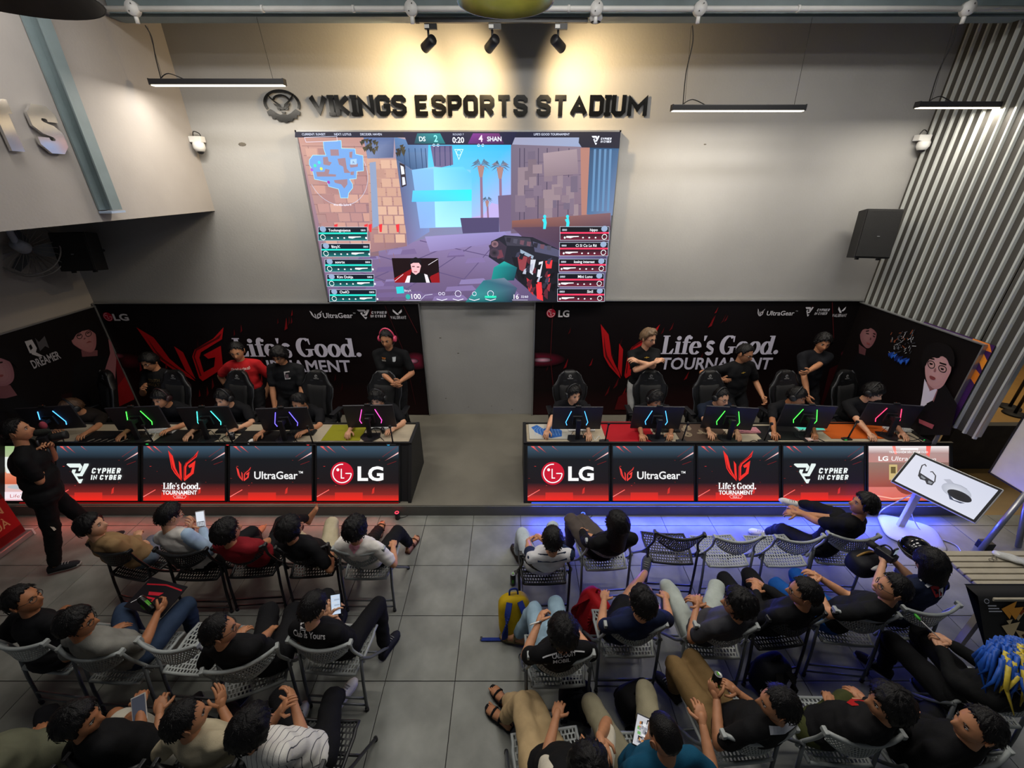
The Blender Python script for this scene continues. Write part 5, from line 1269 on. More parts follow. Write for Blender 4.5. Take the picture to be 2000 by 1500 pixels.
    for k in (0, 1):
        el, w = H[k]; kn, a = F[k]
        b.cap(sh[k], el, .047 * S, .038 * S); b.cap(el, el + (w - el) * .35, .039 * S, .040 * S); b.cap(el + (w - el) * .3, w, .040 * S, .026 * S)
        b.cap(hp[k], kn, .078 * S, .054 * S); b.cap(kn, kn + (a - kn) * .35, .053 * S, .055 * S); b.cap(kn + (a - kn) * .3, a, .054 * S, .034 * S)
    ex = MB()
    rotH = Hm
    for (x, y, z) in HEAD.v: ex.v.append(tuple(Hc + rotH @ (Vector((x, y, z)) * S)))
    ex.f += HEAD.f; ex.m += HEAD.m; ex.sm += HEAD.sm
    for k, s in enumerate((-1, 1)):
        el, w = H[k]; d = (w - el).normalized()
        if handdir and handdir[k] is not None: d = Vector(handdir[k]).normalized()
        pnv = palm[k] if palm and palm[k] is not None else (Vector((0, 0, -1)) if not stand else r0 * -s)
        make_hand(ex, w, d, pnv, s, curl[k], S * 1.0)
    FD = []
    for k, s in enumerate((-1, 1)):
        kn, a = F[k]; fd = (footdir[k] if footdir and footdir[k] is not None else (f0 + r0 * s * .22))
        fd = Vector(fd); FD.append(fd)
        if shoes[0] in ('bare', 'sandal'): make_shoe(ex, a, fd, 'foot', S)
    if shoes[0] in ('bare', 'sandal'):
        for k in (0, 1):
            a = F[k][1]; d = FD[k].normalized(); upv = (Z - d * Z.dot(d)).normalized(); x = d.cross(upv)
            for q in range(5):
                s = -1 if k == 0 else 1
                o = (a - upv * .056 + d * (.158 - .008 * q) * S + x * s * (-.030 + .0155 * q)); b2 = ex.cap(o, o + d * .022 * S, .0095 if q == 0 else .0072, .0085 if q == 0 else .0062, 6)
    em = ex
    def body_done(me, em=em, root=root, base=base, sk=SKINS[skin]):
        e = em.build('x', [sk, M_lip, M_eyew, M_eyed], None); ed = e.data
        me.materials.clear()
        for m in (sk, M_lip, M_eyew, M_eyed): me.materials.append(m)
        me.polygons.foreach_set('use_smooth', [True] * len(me.polygons)); me.polygons.foreach_set('material_index', [0] * len(me.polygons))
        bm = bmesh.new(); bm.from_mesh(me); bm.from_mesh(ed); bm.to_mesh(me); bm.free()
        bpy.data.objects.remove(e, do_unlink=True)
        me.transform(Matrix.Translation(-base)); o = bpy.data.objects.new('body', me); COL.objects.link(o); o.parent = root
    grow(b, voxel[0], 4, body_done)
    # ---- shirt
    def dress(name, mb, vox, material, amp, seed, sm=4):
        def dn(me):
            me.materials.clear(); me.materials.append(material)
            me.polygons.foreach_set('use_smooth', [True] * len(me.polygons)); me.polygons.foreach_set('material_index', [0] * len(me.polygons)); me.update()
            wrinkle(me, amp, seed); me.transform(Matrix.Translation(-base))
            o = bpy.data.objects.new(name, me); COL.objects.link(o); o.parent = root
            if name == 'shirt' and extra:
                for fn in extra: fn(root, o, base, info)
        grow(mb, vox, sm, dn)
    seed = len(PEOPLE) + 11
    b = MB(); q = fat
    b.ell(sp(.06), (.168 * S * q, .125 * S * q, .115 * S), TM); b.ell(sp(.34, 0, .012), (.152 * S * q, .122 * S * q, .18 * S), TM); b.ell(sp(.68), (.172 * S * wide, .120 * S * q, .165 * S), TM)
    b.cap(sh[0], sh[1], .058 * S, .058 * S, 12)
    b.cap(sp(.93, -.03), sp(.93, .03), .066 * S, .066 * S, 12)
    sl = MB() if sleeve_col else b
    for k in (0, 1):
        el, w = H[k]
        b.cap(sh[k], sp(.95, (-1, 1)[k] * .05), .060 * S, .058 * S)
        if sleeve == 'short':
            e2 = sh[k] + (el - sh[k]) * .72; sl.cap(sh[k], e2, .059 * S, .061 * S, 12)
        elif sleeve == 'long':
            sl.cap(sh[k], el, .064 * S, .054 * S, 12); sl.cap(el, w - (w - el) * .06, .055 * S, .040 * S, 12)
        elif sleeve == 'tank': pass
    dress('shirt', b, voxel[1], cloth(shirt), .010, seed)
    if sleeve_col: dress('sleeves', sl, voxel[1], cloth(sleeve_col), .008, seed + 50)
    # ---- trousers or shorts
    b = MB()
    b.ell(PV - up * .01, (.165 * S * q, .122 * S * q, .105 * S), TM)
    for k in (0, 1):
        kn, a = F[k]
        if plen == 'long':
            b.cap(hp[k], kn, .092 * S, .074 * S, 12); b.cap(kn, a + (kn - a) * .10, .073 * S, .058 * S, 12)
        else:
            e2 = hp[k] + (kn - hp[k]) * (.80 if plen == 'short' else 1.0); b.cap(hp[k], e2, .092 * S, .085 * S, 12)
            if plen == 'three': b.cap(kn, kn + (a - kn) * .3, .078 * S, .074 * S, 12)
    dress('trousers' if plen == 'long' else 'shorts', b, voxel[1] + .002, cloth(pants), .011, seed + 100)
    # ---- shoes
    for k in (0, 1):
        if shoes[0] == 'bare' or nofeet: break
        a = F[k][1]; b = MB()
        if shoes[0] == 'sandal':
            bs, d, x, upv = make_shoe(b, a - Vector((0, 0, .008)), FD[k], 'sole', S)
            for y, h in ((.105, .050), (.03, .078)): b.tube([bs + d * y - x * .045 + upv * .01, bs + d * y - x * .034 + upv * (h * .75), bs + d * y + upv * (h + .006), bs + d * y + x * .034 + upv * (h * .75), bs + d * y + x * .045 + upv * .01], .0085, 6)
            b.tube([bs + d * .03 - x * .036 + upv * .055, bs - d * .07 + upv * .06, bs + d * .03 + x * .036 + upv * .055], .008, 6)
            o = b.build('sandal', cloth(shoes[1]), root, base)
        else:
            bs, d, x, upv = make_shoe(b, a, FD[k], 'sneaker', S); o = b.build('shoe', cloth(shoes[1]), root, base)
            b = MB(); make_shoe(b, a - upv * .006, FD[k], 'sole', S * 1.02); b.build('sole', cloth(shoes[2] if len(shoes) > 2 else '#8c8c88'), o)
            o2 = o.children[0]
            o2.data.transform(Matrix.Translation(-base))
            b = MB()
            for q_ in range(3): b.tube([bs + d * (.06 + q_ * .022) - x * .022 + upv * (.062 - q_ * .006), bs + d * (.06 + q_ * .022) + upv * (.070 - q_ * .006), bs + d * (.06 + q_ * .022) + x * .022 + upv * (.062 - q_ * .006)], .003, 5)
            l = b.build('laces', cloth('#9a9a98'), o, base)
    # ---- hair, glasses, headset
    M4 = Matrix.Translation(Hc - base) @ Hm.to_4x4() @ Matrix.Scale(S, 4)
    if hair:
        o = bpy.data.objects.new('hair', hair_mesh(*hair)); COL.objects.link(o); o.parent = root; o.matrix_local = M4
    def on_head(name, b, m, par=None):
        o = b.build(name, m, par or root)
        if par is None: o.matrix_local = M4
        return o
    if glasses:
        b = MB()
        for s in (-1, 1):
            b.tube([(s * .032 + .0235 * math.cos(a), .0985 - .010 * abs(math.cos(a)) * (1 if s * math.cos(a) > 0 else 0), .004 + .019 * math.sin(a)) for a in (R(k * 30) for k in range(13))], .0022, 5)
            b.tube([(s * .055, .089, .008), (s * .074, .05, .010), (s * .081, -.005, .006), (s * .080, -.02, -.01)], .002, 5)
        b.tube([(-.009, .100, .008), (.009, .100, .008)], .002, 5); o = on_head('glasses', b, M_glass)
    if headset:
        b = MB(); m = mat('headset_' + headset, headset, .45)
        b.tube([(.094 * math.cos(a), -.012, .012 + .135 * math.sin(a)) for a in (R(k * 15) for k in range(13))], .011, 7)
        o = on_head('headset', b, m)
        for s in (-1, 1):
            b = MB(); b.lathe([(0, -.02), (.034, -.02), (.041, -.012), (.041, .012), (.032, .02), (0, .02)], (s * .098, -.008, .0), 16, rot=Euler((0, R(90), 0)).to_matrix()); c_ = b.build('ear_cup', m, o)
        b = MB(); b.tube([(-.1, .0, -.02), (-.09, .07, -.055), (-.045, .105, -.075)], .003, 5); b.build('microphone_boom', M_blk, o)
    info.update(root=root, base=base, Hc=Hc, Hm=Hm, sh=sh, H=H, F=F, sp=sp, up=up, right=right, fwd=fwd, TM=TM, M4=M4, PV=PV)
    PEOPLE.append(info)
    return info
def decal(art_fn, side, t, fx=0.0, lift=.007):
    """print on a garment: artwork in a plane, pressed onto the shirt surface"""
    def fn(root, shirt, base, info):
        A = Art(); A.STEP = .0003; art_fn(A)
        s = 1 if side == 'back' else -1; x = info['right'] * s; n = x.cross(info['up'])
        if side == 'back': n = (n * .6 + Vector((0, 0, 1)) * .8).normalized()
        y = n.cross(x).normalized(); n = x.cross(y); ctr = info['sp'](t, fx * s)
        me = shirt.data; bvh = BVHTree.FromPolygons([v.co for v in me.vertices], [tuple(p.vertices) for p in me.polygons])
        vs = []; ok = []
        for (a, c, z) in A.v:
            p = Vector(ctr) - base + x * a + y * c
            h = bvh.ray_cast(p + n * .4, -n, .8)
            ok.append(h[0] is not None); vs.append((h[0] + n * (lift + z)) if h[0] is not None else p + n * lift)
        m2 = bpy.data.meshes.new('print'); m2.from_pydata([tuple(v) for v in vs], [], [f for f in A.f if all(ok[i] for i in f)])
        ca = m2.color_attributes.new('ink', 'FLOAT_COLOR', 'POINT'); ca.data.foreach_set('color', [q for c in A.c for q in (*c, 1.0)])
        m2.materials.append(M_print); o = bpy.data.objects.new('shirt_print', m2); COL.objects.link(o); o.parent = shirt
    return fn
# ================================================================== mesh-back folding chairs
def perf(b, fn, nu, nv, hu=.30, hv=.36, th=.006, stagger=True, keep=None):
    """sheet with a staggered grid of real slots; fn(u, v) -> (point, normal), u and v in 0..1"""
    for j in range(nv):
        for i in range(nu + (1 if stagger and j % 2 else 0)):
            o = -.5 if stagger and j % 2 else 0
            u0, u1 = max(0, (i + o) / nu), min(1, (i + o + 1) / nu); v0, v1 = j / nv, (j + 1) / nv
            if u1 - u0 < 1e-6: continue
            um, vm = (u0 + u1) / 2, (v0 + v1) / 2; du, dv = (u1 - u0) * hu, (v1 - v0) * hv
            if keep and not keep(um, vm): continue
            out = [(u0, v0), (u1, v0), (u1, v1), (u0, v1)]; inn = [(um - du, vm - dv), (um + du, vm - dv), (um + du, vm + dv), (um - du, vm + dv)]
            V = []
            for (a, c) in out + inn: p, n = fn(a, c); V.append(p)
            for (a, c) in out + inn: p, n = fn(a, c); V.append(p - n * th)
            F = []
            for k in range(4):
                k2 = (k + 1) % 4
                F += [(k, k2, 4 + k2, 4 + k), (8 + k2, 8 + k, 12 + k, 12 + k2), (4 + k, 4 + k2, 12 + k2, 12 + k)]
            b.add(V, F)
def seat_fn(u, v):
    w = .205 + .03 * v; x = (u * 2 - 1) * w; y = -.19 + .40 * v
    rnd_ = 1 - .10 * max(0, abs(u * 2 - 1) - .55) * (1 if v > .8 or v < .15 else 0)
    z = .445 - .016 * math.cos((u - .5) * math.pi) * .8 - .02 * max(0, v - .75) ** 2 * 8
    return Vector((x * rnd_, y, z)), Vector((0, 0, 1))
def back_fn(u, v):
    a = (u * 2 - 1); w = .225 - .045 * (1 - v) ** 2; x = a * w
    sag = (1 - v) * .07 * (a * a)                      # lower edge is an arc
    y = -.185 - .020 * v - .055 * (1 - a * a); z = .655 + .190 * v + sag - .02 * v * (1 - a * a)
    return Vector((x, y, z)), Vector((0, 1, 0))
def make_chair(m, mdark):
    t = empty('folding_mesh_chair')
    b = MB(); perf(b, seat_fn, 16, 11); b.build('seat', m, t)
    rim = [seat_fn(k / 10, 0)[0] for k in range(11)] + [seat_fn(1, k / 8)[0] for k in range(1, 9)] + [seat_fn(1 - k / 10, 1)[0] for k in range(1, 11)] + [seat_fn(0, 1 - k / 8)[0] for k in range(1, 9)]
    b = MB(); b.tube([p - Vector((0, 0, .006)) for p in rim], .013, 7); b.build('seat_rim', m, t)
    b = MB(); perf(b, back_fn, 22, 6, .26, .36); b.build('backrest', m, t)
    b = MB(); b.tube([back_fn(k / 12, 1)[0] for k in range(13)], .014, 7); b.build('top_rail', m, t)
    b = MB(); b.tube([back_fn(k / 12, 0)[0] for k in range(13)], .009, 6); b.build('lower_rail', m, t)
    for s in (-1, 1):
        e = back_fn(.5 + .5 * s, 1)[0]; e0 = back_fn(.5 + .5 * s, 0)[0]
        b = MB(); b.box(e + Vector((s * .006, .006, -.004)), (.026, .05, .034), bev=.006); b.build('rail_end', m, t)
        b = MB(); b.tube(smooth_path([e + Vector((s * .008, .0, -.01)), e0 + Vector((s * .03, .02, -.03)), (s * .245, -.13, .56), (s * .24, -.11, .47)], 4), .012, 7); b.build('back_support', m, t)
        b = MB(); b.tube([(s * .243, -.14, .575), (s * .238, -.185, .30), (s * .235, -.215, .012)], .0125, 8); b.build('leg', mdark, t)
        b = MB(); b.tube(smooth_path([(s * .25, -.145, .575), (s * .265, -.06, .44), (s * .262, .10, .25), (s * .258, .29, .02)], 4), .0125, 8); b.build('leg', mdark, t)
        for y in (-.215, .29):
            b = MB(); b.tube([(s * (.235 if y < 0 else .258), y, .0), (s * (.235 if y < 0 else .258), y - .002, .035)], .016, 8); b.build('foot_cap', M_blk2, t)
    b = MB(); b.tube([(-.236, -.203, .14), (.236, -.203, .14)], .010, 6); b.build('crossbar', mdark, t)
    b = MB(); b.tube([(-.236, -.21, .06), (.236, -.21, .06)], .009, 6); b.build('crossbar', mdark, t)
    b = MB(); b.tube([(-.262, .08, .275), (.262, .08, .275)], .010, 6); b.build('crossbar', mdark, t)
    return t
CHK = make_chair(mat('chair_black', '#191a1d', .45, var=.08), mat('chair_black_tube', '#131316', .4))
CHG = make_chair(mat('chair_grey', '#969b9a', .45, var=.06), mat('chair_grey_tube', '#5d6163', .4, .3))
_used = set()
def chair(u, v, yaw, kind, label, z=.835):
    p = at(u, v, z); f = Vector((-math.sin(R(yaw)), math.cos(R(yaw)), 0)); loc = Vector((p.x, p.y, 0)) + f * .245
    src = CHK if kind == 'k' else CHG
    o = src if kind not in _used else copy_tree(src); _used.add(kind)
    o.location = (loc.x, loc.y, 0); o.rotation_euler = (0, 0, R(yaw))
    tag(o, label, 'chair', 'audience folding chairs')
    return Vector((p.x, p.y, 0)) + f * .0
# ================================================================== audience
A_ = at
V3 = Vector
# ---- left block, front row
c1 = chair(203, 1078, -12, 'k', 'black mesh chair of the man in a tan jacket, left end of front row')
c2 = chair(346, 1082, 0, 'k', 'black mesh chair of the man in white hoodie with pale blue sleeves')
c3 = chair(462, 1076, 4, 'k', 'black mesh chair of the man in a maroon shirt')
c4 = chair(586, 1076, 4, 'k', 'black mesh chair between the maroon shirt and the white heart shirt')
c5 = chair(697, 1080, 0, 'g', 'grey mesh chair of the person in a white shirt with pink heart')
person('man in tan jacket facing right at the left end of the front row', A_(178, 1028, 1.06), -72, 8, chair=c1, cyaw=-14, shirt='#8f7350', sleeve='long', pants='#5f6d7c', hands=[A_(262, 1068, .62), A_(268, 1050, .66)], hair=('fringe', 'black', 3), skin=2, feet=[A_(250, 1075, .08), A_(300, 1040, .08)])
ph1 = A_(392, 1014, .93)
person('man in white hoodie with pale blue sleeves holding up a phone', A_(330, 1008, 1.12), -28, -22, chair=c2, cyaw=-6, shirt='#cfcac4', sleeve='long', sleeve_col='#9db4cc', pants='#17171a', hands=[A_(372, 1032, .85), ph1 + V3((.01, -.03, -.09))], hair=('short', 'black', 4), skin=2, palm=[V3((0, 0, 1)), V3((-.6, .6, .3))], curl=(45, 50), glasses=True)
person('person in maroon shirt with black trousers in the front row', A_(442, 1040, 1.05), -42, 6, chair=c3, cyaw=-6, shirt='#7d1620', sleeve='short', pants='#111114', hands=[A_(455, 1030, .58), A_(530, 1052, .55)], hair=('mop', 'black', 5), glasses=True, skin=1, shoes=('bare',), feet=[A_(500, 1030, .08), F_(598, 1012, .32)], knees=[None, A_(545, 1010, .62)], footdir=[None, V3((.5, .3, .9))])
person('person in black shirt and beige trousers in the front row', A_(566, 1034, 1.06), -38, 6, chair=c4, cyaw=-6, shirt='#121215', pants='#b3a88c', hands=[A_(560, 1040, .55), A_(648, 1080, .60)], hair=('mop', 'black', 6), skin=1, feet=[A_(560, 1020, .08), A_(655, 1018, .08)], knees=[None, A_(642, 1012, .58)])
person('person in white shirt with a pink heart at the aisle, front row left', A_(694, 1034, 1.06), -28, 0, chair=c5, cyaw=-4, shirt='#dcd8d2', pants='#141416', hands=[A_(690, 1030, .55), A_(768, 1068, .58)], hair=('mop', 'black', 7), skin=0, shoes=('sandal', '#5a3a2a'), feet=[F_(745, 1025, .09), F_(800, 1062, .09)], knees=[A_(730, 1012, .6), A_(775, 1016, .58)],
       extra=[decal(lambda A: (A.ell(-.022, .012, .028, .026, '#e8a0b0', 14), A.ell(.022, .012, .028, .026, '#e8a0b0', 14), A.poly([(-.048, .004), (.048, .004), (0, -.055)], '#e8a0b0')), 'back', .80)])
# ---- left block, second row
c6 = chair(20, 1262, -6, 'g', 'grey mesh chair at the left edge under the man in black with grey stripe')
c7 = chair(165, 1284, -3, 'g', 'grey mesh chair of the man in the grey shirt holding a can')
c8 = chair(318, 1268, -4, 'g', 'empty grey mesh chair in the second row, left block')
c9 = chair(468, 1300, 22, 'g', 'grey mesh chair turned left under the man in black with glasses')
c10 = chair(618, 1266, -3, 'g', 'grey mesh chair of the man with white lettering on his back')
person('man in black jacket with a grey stripe, glasses, at the left edge', A_(45, 1172, 1.08), -78, 8, chair=c6, cyaw=-12, shirt='#111114', sleeve='long', pants='#15151a', plen='short', hands=[A_(90, 1225, .6), A_(120, 1215, .6)], hair=('short', 'black', 8), glasses=True, skin=3, feet=[A_(130, 1230, .08), A_(180, 1220, .08)], knees=[A_(118, 1175, .5), A_(150, 1180, .5)])
can1 = A_(297, 1188, .74)
person('man in grey shirt with glasses reaching forward with a can', A_(148, 1218, 1.10), -66, -4, chair=c7, cyaw=-12, shirt='#7d7c76', pants='#2b3a52', hands=[A_(215, 1235, .62), can1 + V3((.05, -.02, -.03))], hair=('fringe', 'black', 9), glasses=True, skin=3, feet=[A_(270, 1240, .08), A_(360, 1225, .08)], knees=[A_(235, 1190, .55), A_(345, 1180, .55)], palm=[None, V3((-.9, 0, 0))], curl=(40, 55), handdir=[None, V3((.1, .9, .2))])
person('man in black shirt with glasses next to the empty grey chair', A_(428, 1232, 1.10), -62, 2, chair=c9, cyaw=-4, shirt='#141416', pants='#141417', plen='three', hands=[A_(460, 1245, .6), A_(530, 1230, .58)], hair=('short', 'black', 10), glasses=True, skin=1, feet=[A_(500, 1195, .08), A_(575, 1190, .08)], knees=[A_(505, 1170, .52), A_(568, 1165, .52)])
ph2 = A_(656, 1180, .86)
person('man in black jersey with white back lettering, looking at a phone', A_(612, 1188, 1.10), -24, -22, chair=c10, cyaw=-8, shirt='#0e0e11', pants='#101013', hands=[A_(640, 1200, .78), ph2 + V3((-.03, -.03, -.07))], hair=('short', 'black', 11), skin=2, feet=[A_(660, 1230, .09), F_(752, 1262, .09)], knees=[A_(640, 1180, .55), A_(722, 1168, .62)], shoes=('sneaker', '#23242a', '#23242a'), palm=[None, V3((-.5, .6, .3))], curl=(40, 50),
       extra=[decal(lambda A: (A.poly([(-.06, .06), (.06, .075), (.025, -.03), (.0, .02), (-.03, .02)], '#e8e8ea'), A.line([(-.05, .045), (.05, .058)], .006, '#0e0e11'), A.line([(-.03, .025), (.03, .034)], .006, '#0e0e11')), 'back', .84, -.03),
              decal(lambda A: A.text('Club is Yours', 0, 0, .062, '#ececee', .012, align='c', width=.26), 'back', .68)])
# ---- left block, third row
c11 = chair(15, 1512, -8, 'k', 'black mesh chair cut by the left bottom corner')
c12 = chair(190, 1508, -4, 'k', 'black mesh chair of the man in black at the bottom left')
c13 = chair(372, 1512, 0, 'k', 'black mesh chair of the man in the cream shirt')
c14 = chair(545, 1512, -2, 'k', 'black mesh chair of the man in the white pinstripe jersey')
person('person in olive shirt and dark trousers cut by the bottom left corner', A_(-70, 1440, 1.10), -60, 0, chair=c11, cyaw=-10, shirt='#5f604e', pants='#101014', hands=[A_(30, 1462, .62), A_(75, 1440, .66)], hair=('short', 'black', 12), skin=3, feet=[A_(40, 1400, .08), A_(95, 1385, .08)], knees=[A_(20, 1345, .5), A_(80, 1345, .5)])
person('man in black shirt and white shorts at the bottom left', A_(152, 1408, 1.08), -74, -4, chair=c12, cyaw=-12, shirt='#121214', sleeve='short', pants='#c4bfb0', plen='short', hands=[A_(225, 1425, .62), A_(275, 1378, .72)], hair=('fringe', 'black', 13), skin=3, feet=[A_(180, 1390, .08), A_(250, 1375, .08)], knees=[A_(150, 1338, .55), A_(212, 1345, .55)], curl=(40, 60))
person('man in cream shirt in the bottom row with hands in front', A_(362, 1406, 1.08), -50, 0, chair=c13, cyaw=-8, shirt='#b3a78c', pants='#15151a', hands=[A_(312, 1392, .70), A_(432, 1380, .78)], hair=('short', 'black', 14), skin=1, feet=[A_(340, 1380, .08), A_(440, 1370, .08)], palm=[None, V3((-.8, .3, 0))], curl=(55, 25), handdir=[None, V3((-.1, .5, .8))])
person('man in white pinstripe baseball jersey at the aisle, bottom row', A_(490, 1424, 1.10), -42, -4, chair=c14, cyaw=-8, shirt='stripe', pants='#131316', hands=[A_(548, 1388, .80), A_(574, 1374, .80)], hair=('mop', 'black', 15), skin=1, feet=[A_(560, 1390, .09), F_(662, 1362, .09)], knees=[A_(540, 1350, .55), A_(648, 1330, .55)], shoes=('sneaker', '#d8d6d2', '#c9c7c2'), palm=[V3((.8, .3, 0)), V3((-.8, .3, 0))], curl=(35, 35))
# ---- right block, front row
d1 = chair(1068, 1090, 2, 'k', 'black mesh chair of the person in the navy and white raglan shirt')
d2 = chair(1196, 1062, 4, 'g', 'grey mesh chair of the long-haired person in the black jacket')
d3 = chair(1330, 1050, -4, 'k', 'empty black mesh chair in the blue light')
d4 = chair(1448, 1056, 2, 'g', 'empty grey mesh chair next to the empty black chair')
d5 = chair(1568, 1056, 2, 'g', 'empty grey mesh chair beside the man hugging his knee')
d6 = chair(1673, 1052, -4, 'g', 'grey mesh chair of the man hugging his knee in white clogs')
person('person in navy and white raglan shirt at the aisle, front row right', A_(1079, 1054, 1.08), 4, 0, chair=d1, cyaw=6, shirt='#c9c9cc', sleeve='short', sleeve_col='#1b2740', pants='#a9b4bc', hands=[A_(1032, 1058, .60), A_(1048, 1046, .60)], hair=('short', 'black', 16), skin=0, feet=[F_(1012, 1080, .09), A_(1072, 1035, .09)], knees=[A_(1016, 1020, .55), A_(1078, 1012, .55)], shoes=('sneaker', '#2a2422', '#9a948c'), palm=[V3((.6, 0, -.6)), V3((.2, 0, -.9))],
       extra=[decal(lambda A: A.line([(-.13 + k * .026, -.012 * (1 - abs(k - 5) / 5)) for k in range(11)], .07, '#1b2740'), 'back', .90) ])
person('long-haired person in black jacket with glasses, front row right', A_(1206, 1024, 1.12), 28, 0, chair=d2, cyaw=10, shirt='#0f0f12', sleeve='long', pants='#4a423e', hands=[A_(1138, 1038, .62), A_(1160, 1050, .62)], hair=('long', 'black', 17), glasses=True, skin=0, feet=[A_(1120, 1070, .08), A_(1150, 1030, .08)], knees=[A_(1124, 1022, .55), A_(1160, 1018, .55)])
person('man in black shirt with white clogs hugging his raised knee', A_(1688, 986, 1.12), 72, 10, chair=d6, cyaw=24, shirt='#0f0f11', pants='#131316', hands=[A_(1556, 996, .72), A_(1550, 1002, .72)], hair=('fringe', 'black', 18), skin=1, feet=[F_(1500, 1040, .09), F_(1562, 982, .50)], knees=[A_(1545, 1025, .62), A_(1620, 1020, .58)], shoes=('sneaker', '#d2d0cc', '#c8c6c2'), footdir=[V3((-.8, .5, 0)), V3((-.9, .35, .25))], palm=[V3((.2, -.3, -.9)), V3((.2, .3, -.9))], curl=(50, 50), elbows=[V3((-.3, -.6, -.6)), V3((.3, -.6, -.5))])
# ---- right block, second row
e1 = chair(1098, 1292, 2, 'g', 'grey mesh chair at the aisle under the black jersey with white shoulder lines')
e2 = chair(1245, 1232, 0, 'g', 'grey mesh chair of the man in the navy polo')
e3 = chair(1423, 1234, -2, 'g', 'grey mesh chair of the man in the dark grey shirt')
e4 = chair(1564, 1214, 6, 'k', 'black mesh chair between the dark grey shirt and the blue trousers')
e5 = chair(1700, 1208, -6, 'g', 'grey mesh chair of the man in black with blue trousers')
e6 = chair(1830, 1196, 4, 'g', 'grey mesh chair of the bob-haired person in the navy jersey')
person('man in black jersey with white shoulder lines and light jeans', A_(1100, 1236, 1.08), 12, 2, chair=e1, cyaw=8, shirt='#0d0d10', pants='#8ba5b6', hands=[A_(1052, 1216, .74), A_(1120, 1225, .62)], hair=('mop', 'black', 19), glasses=True, skin=0, shoes=('sandal', '#6e6247'), feet=[F_(1012, 1240, .12), A_(1080, 1190, .09)], knees=[A_(1050, 1152, .62), A_(1085, 1160, .55)], footdir=[V3((-.75, .25, -.1)), None], palm=[V3((.6, .2, -.3)), None], curl=(60, 40),
       extra=[decal(lambda A: A.line([(-.15, -.02), (-.12, -.012), (-.09, -.006), (-.05, .002)], .009, '#e6e6e8'), 'back', .99), decal(lambda A: A.line([(.05, .002), (.09, -.006), (.12, -.012), (.15, -.02)], .009, '#e6e6e8'), 'back', .99),
              decal(lambda A: A.text('CALL-OUTY', 0, 0, .04, '#e6e6e8', .03, align='c', width=.17), 'back', .76), decal(lambda A: A.text('MOBIL', -.02, 0, .034, '#e6e6e8', .01, align='c', width=.12), 'back', .50)])
person('man in navy polo and black shorts with one leg crossed', A_(1254, 1178, 1.10), 32, 2, chair=e2, cyaw=10, shirt='#131c38', pants='#0e0e11', plen='short', hands=[A_(1180, 1172, .66), A_(1300, 1170, .62)], hair=('swept', 'black', 20), glasses=True, skin=0, feet=[F_(1265, 1110, .40), A_(1240, 1120, .09)], knees=[A_(1192, 1112, .56), A_(1260, 1120, .5)], shoes=('sneaker', '#4a4c50', '#d0cec8'), footdir=[V3((.25, .6, .4)), None])
person('man in dark grey shirt with clasped hands and pale jeans', A_(1444, 1180, 1.10), 70, 2, chair=e3, cyaw=14, shirt='#3b3b40', pants='#a4aca6', hands=[A_(1360, 1186, .74), A_(1368, 1180, .74)], hair=('mop', 'black', 21), glasses=True, skin=1, feet=[A_(1330, 1190, .08), A_(1380, 1150, .08)], knees=[A_(1312, 1125, .55), A_(1400, 1130, .55)], shoes=('bare',), curl=(55, 55))
person('man in black shirt and black trousers with hands on his knees', A_(1572, 1158, 1.10), 62, -4, chair=e4, cyaw=14, shirt='#111114', sleeve='long', pants='#121215', hands=[A_(1478, 1158, .68), A_(1492, 1146, .68)], hair=('short', 'black', 22), glasses=True, skin=1, feet=[A_(1430, 1150, .08), A_(1480, 1135, .08)], knees=[A_(1424, 1108, .56), A_(1482, 1108, .56)])
person('man in black shirt and bright blue trousers with glasses', A_(1745, 1150, 1.10), 66, 4, chair=e5, cyaw=16, shirt='#161719', pants='#15509a', hands=[A_(1592, 1140, .80), A_(1600, 1128, .80)], hair=('short', 'black', 23), glasses=True, skin=0, feet=[A_(1540, 1140, .08), A_(1600, 1110, .08)], knees=[A_(1535, 1120, .5), A_(1592, 1102, .55)], palm=[V3((.4, -.3, -.9)), V3((.3, -.3, -.9))], elbows=[V3((-.4, -.6, -.5)), None])
person('person with black bob hair in a navy jersey beside the slatted table', A_(1818, 1100, 1.14), 18, -14, chair=e6, cyaw=8, shirt='#161d33', pants='#1a1a1e', hands=[A_(1725, 1098, .86), A_(1742, 1092, .84)], hair=('bob', 'black', 24), skin=2, scale=.98, feet=[A_(1760, 1095, .08), A_(1800, 1080, .08)],
       extra=[decal(lambda A: A.poly([(-.10, .06), (-.05, .08), (-.01, .02), (-.07, .0)], '#d8d8dc'), 'back', .82), decal(lambda A: A.poly([(-.05, .03), (.02, .04), (.06, -.04), (-.01, -.05)], '#b01c24'), 'back', .72), decal(lambda A: A.poly([(.02, .02), (.08, .03), (.09, -.03), (.03, -.04)], '#d8d8dc'), 'back', .66), decal(lambda A: A.line([(.125, .10), (.13, .03), (.125, -.05)], .03, '#2434a8'), 'back', .72)])
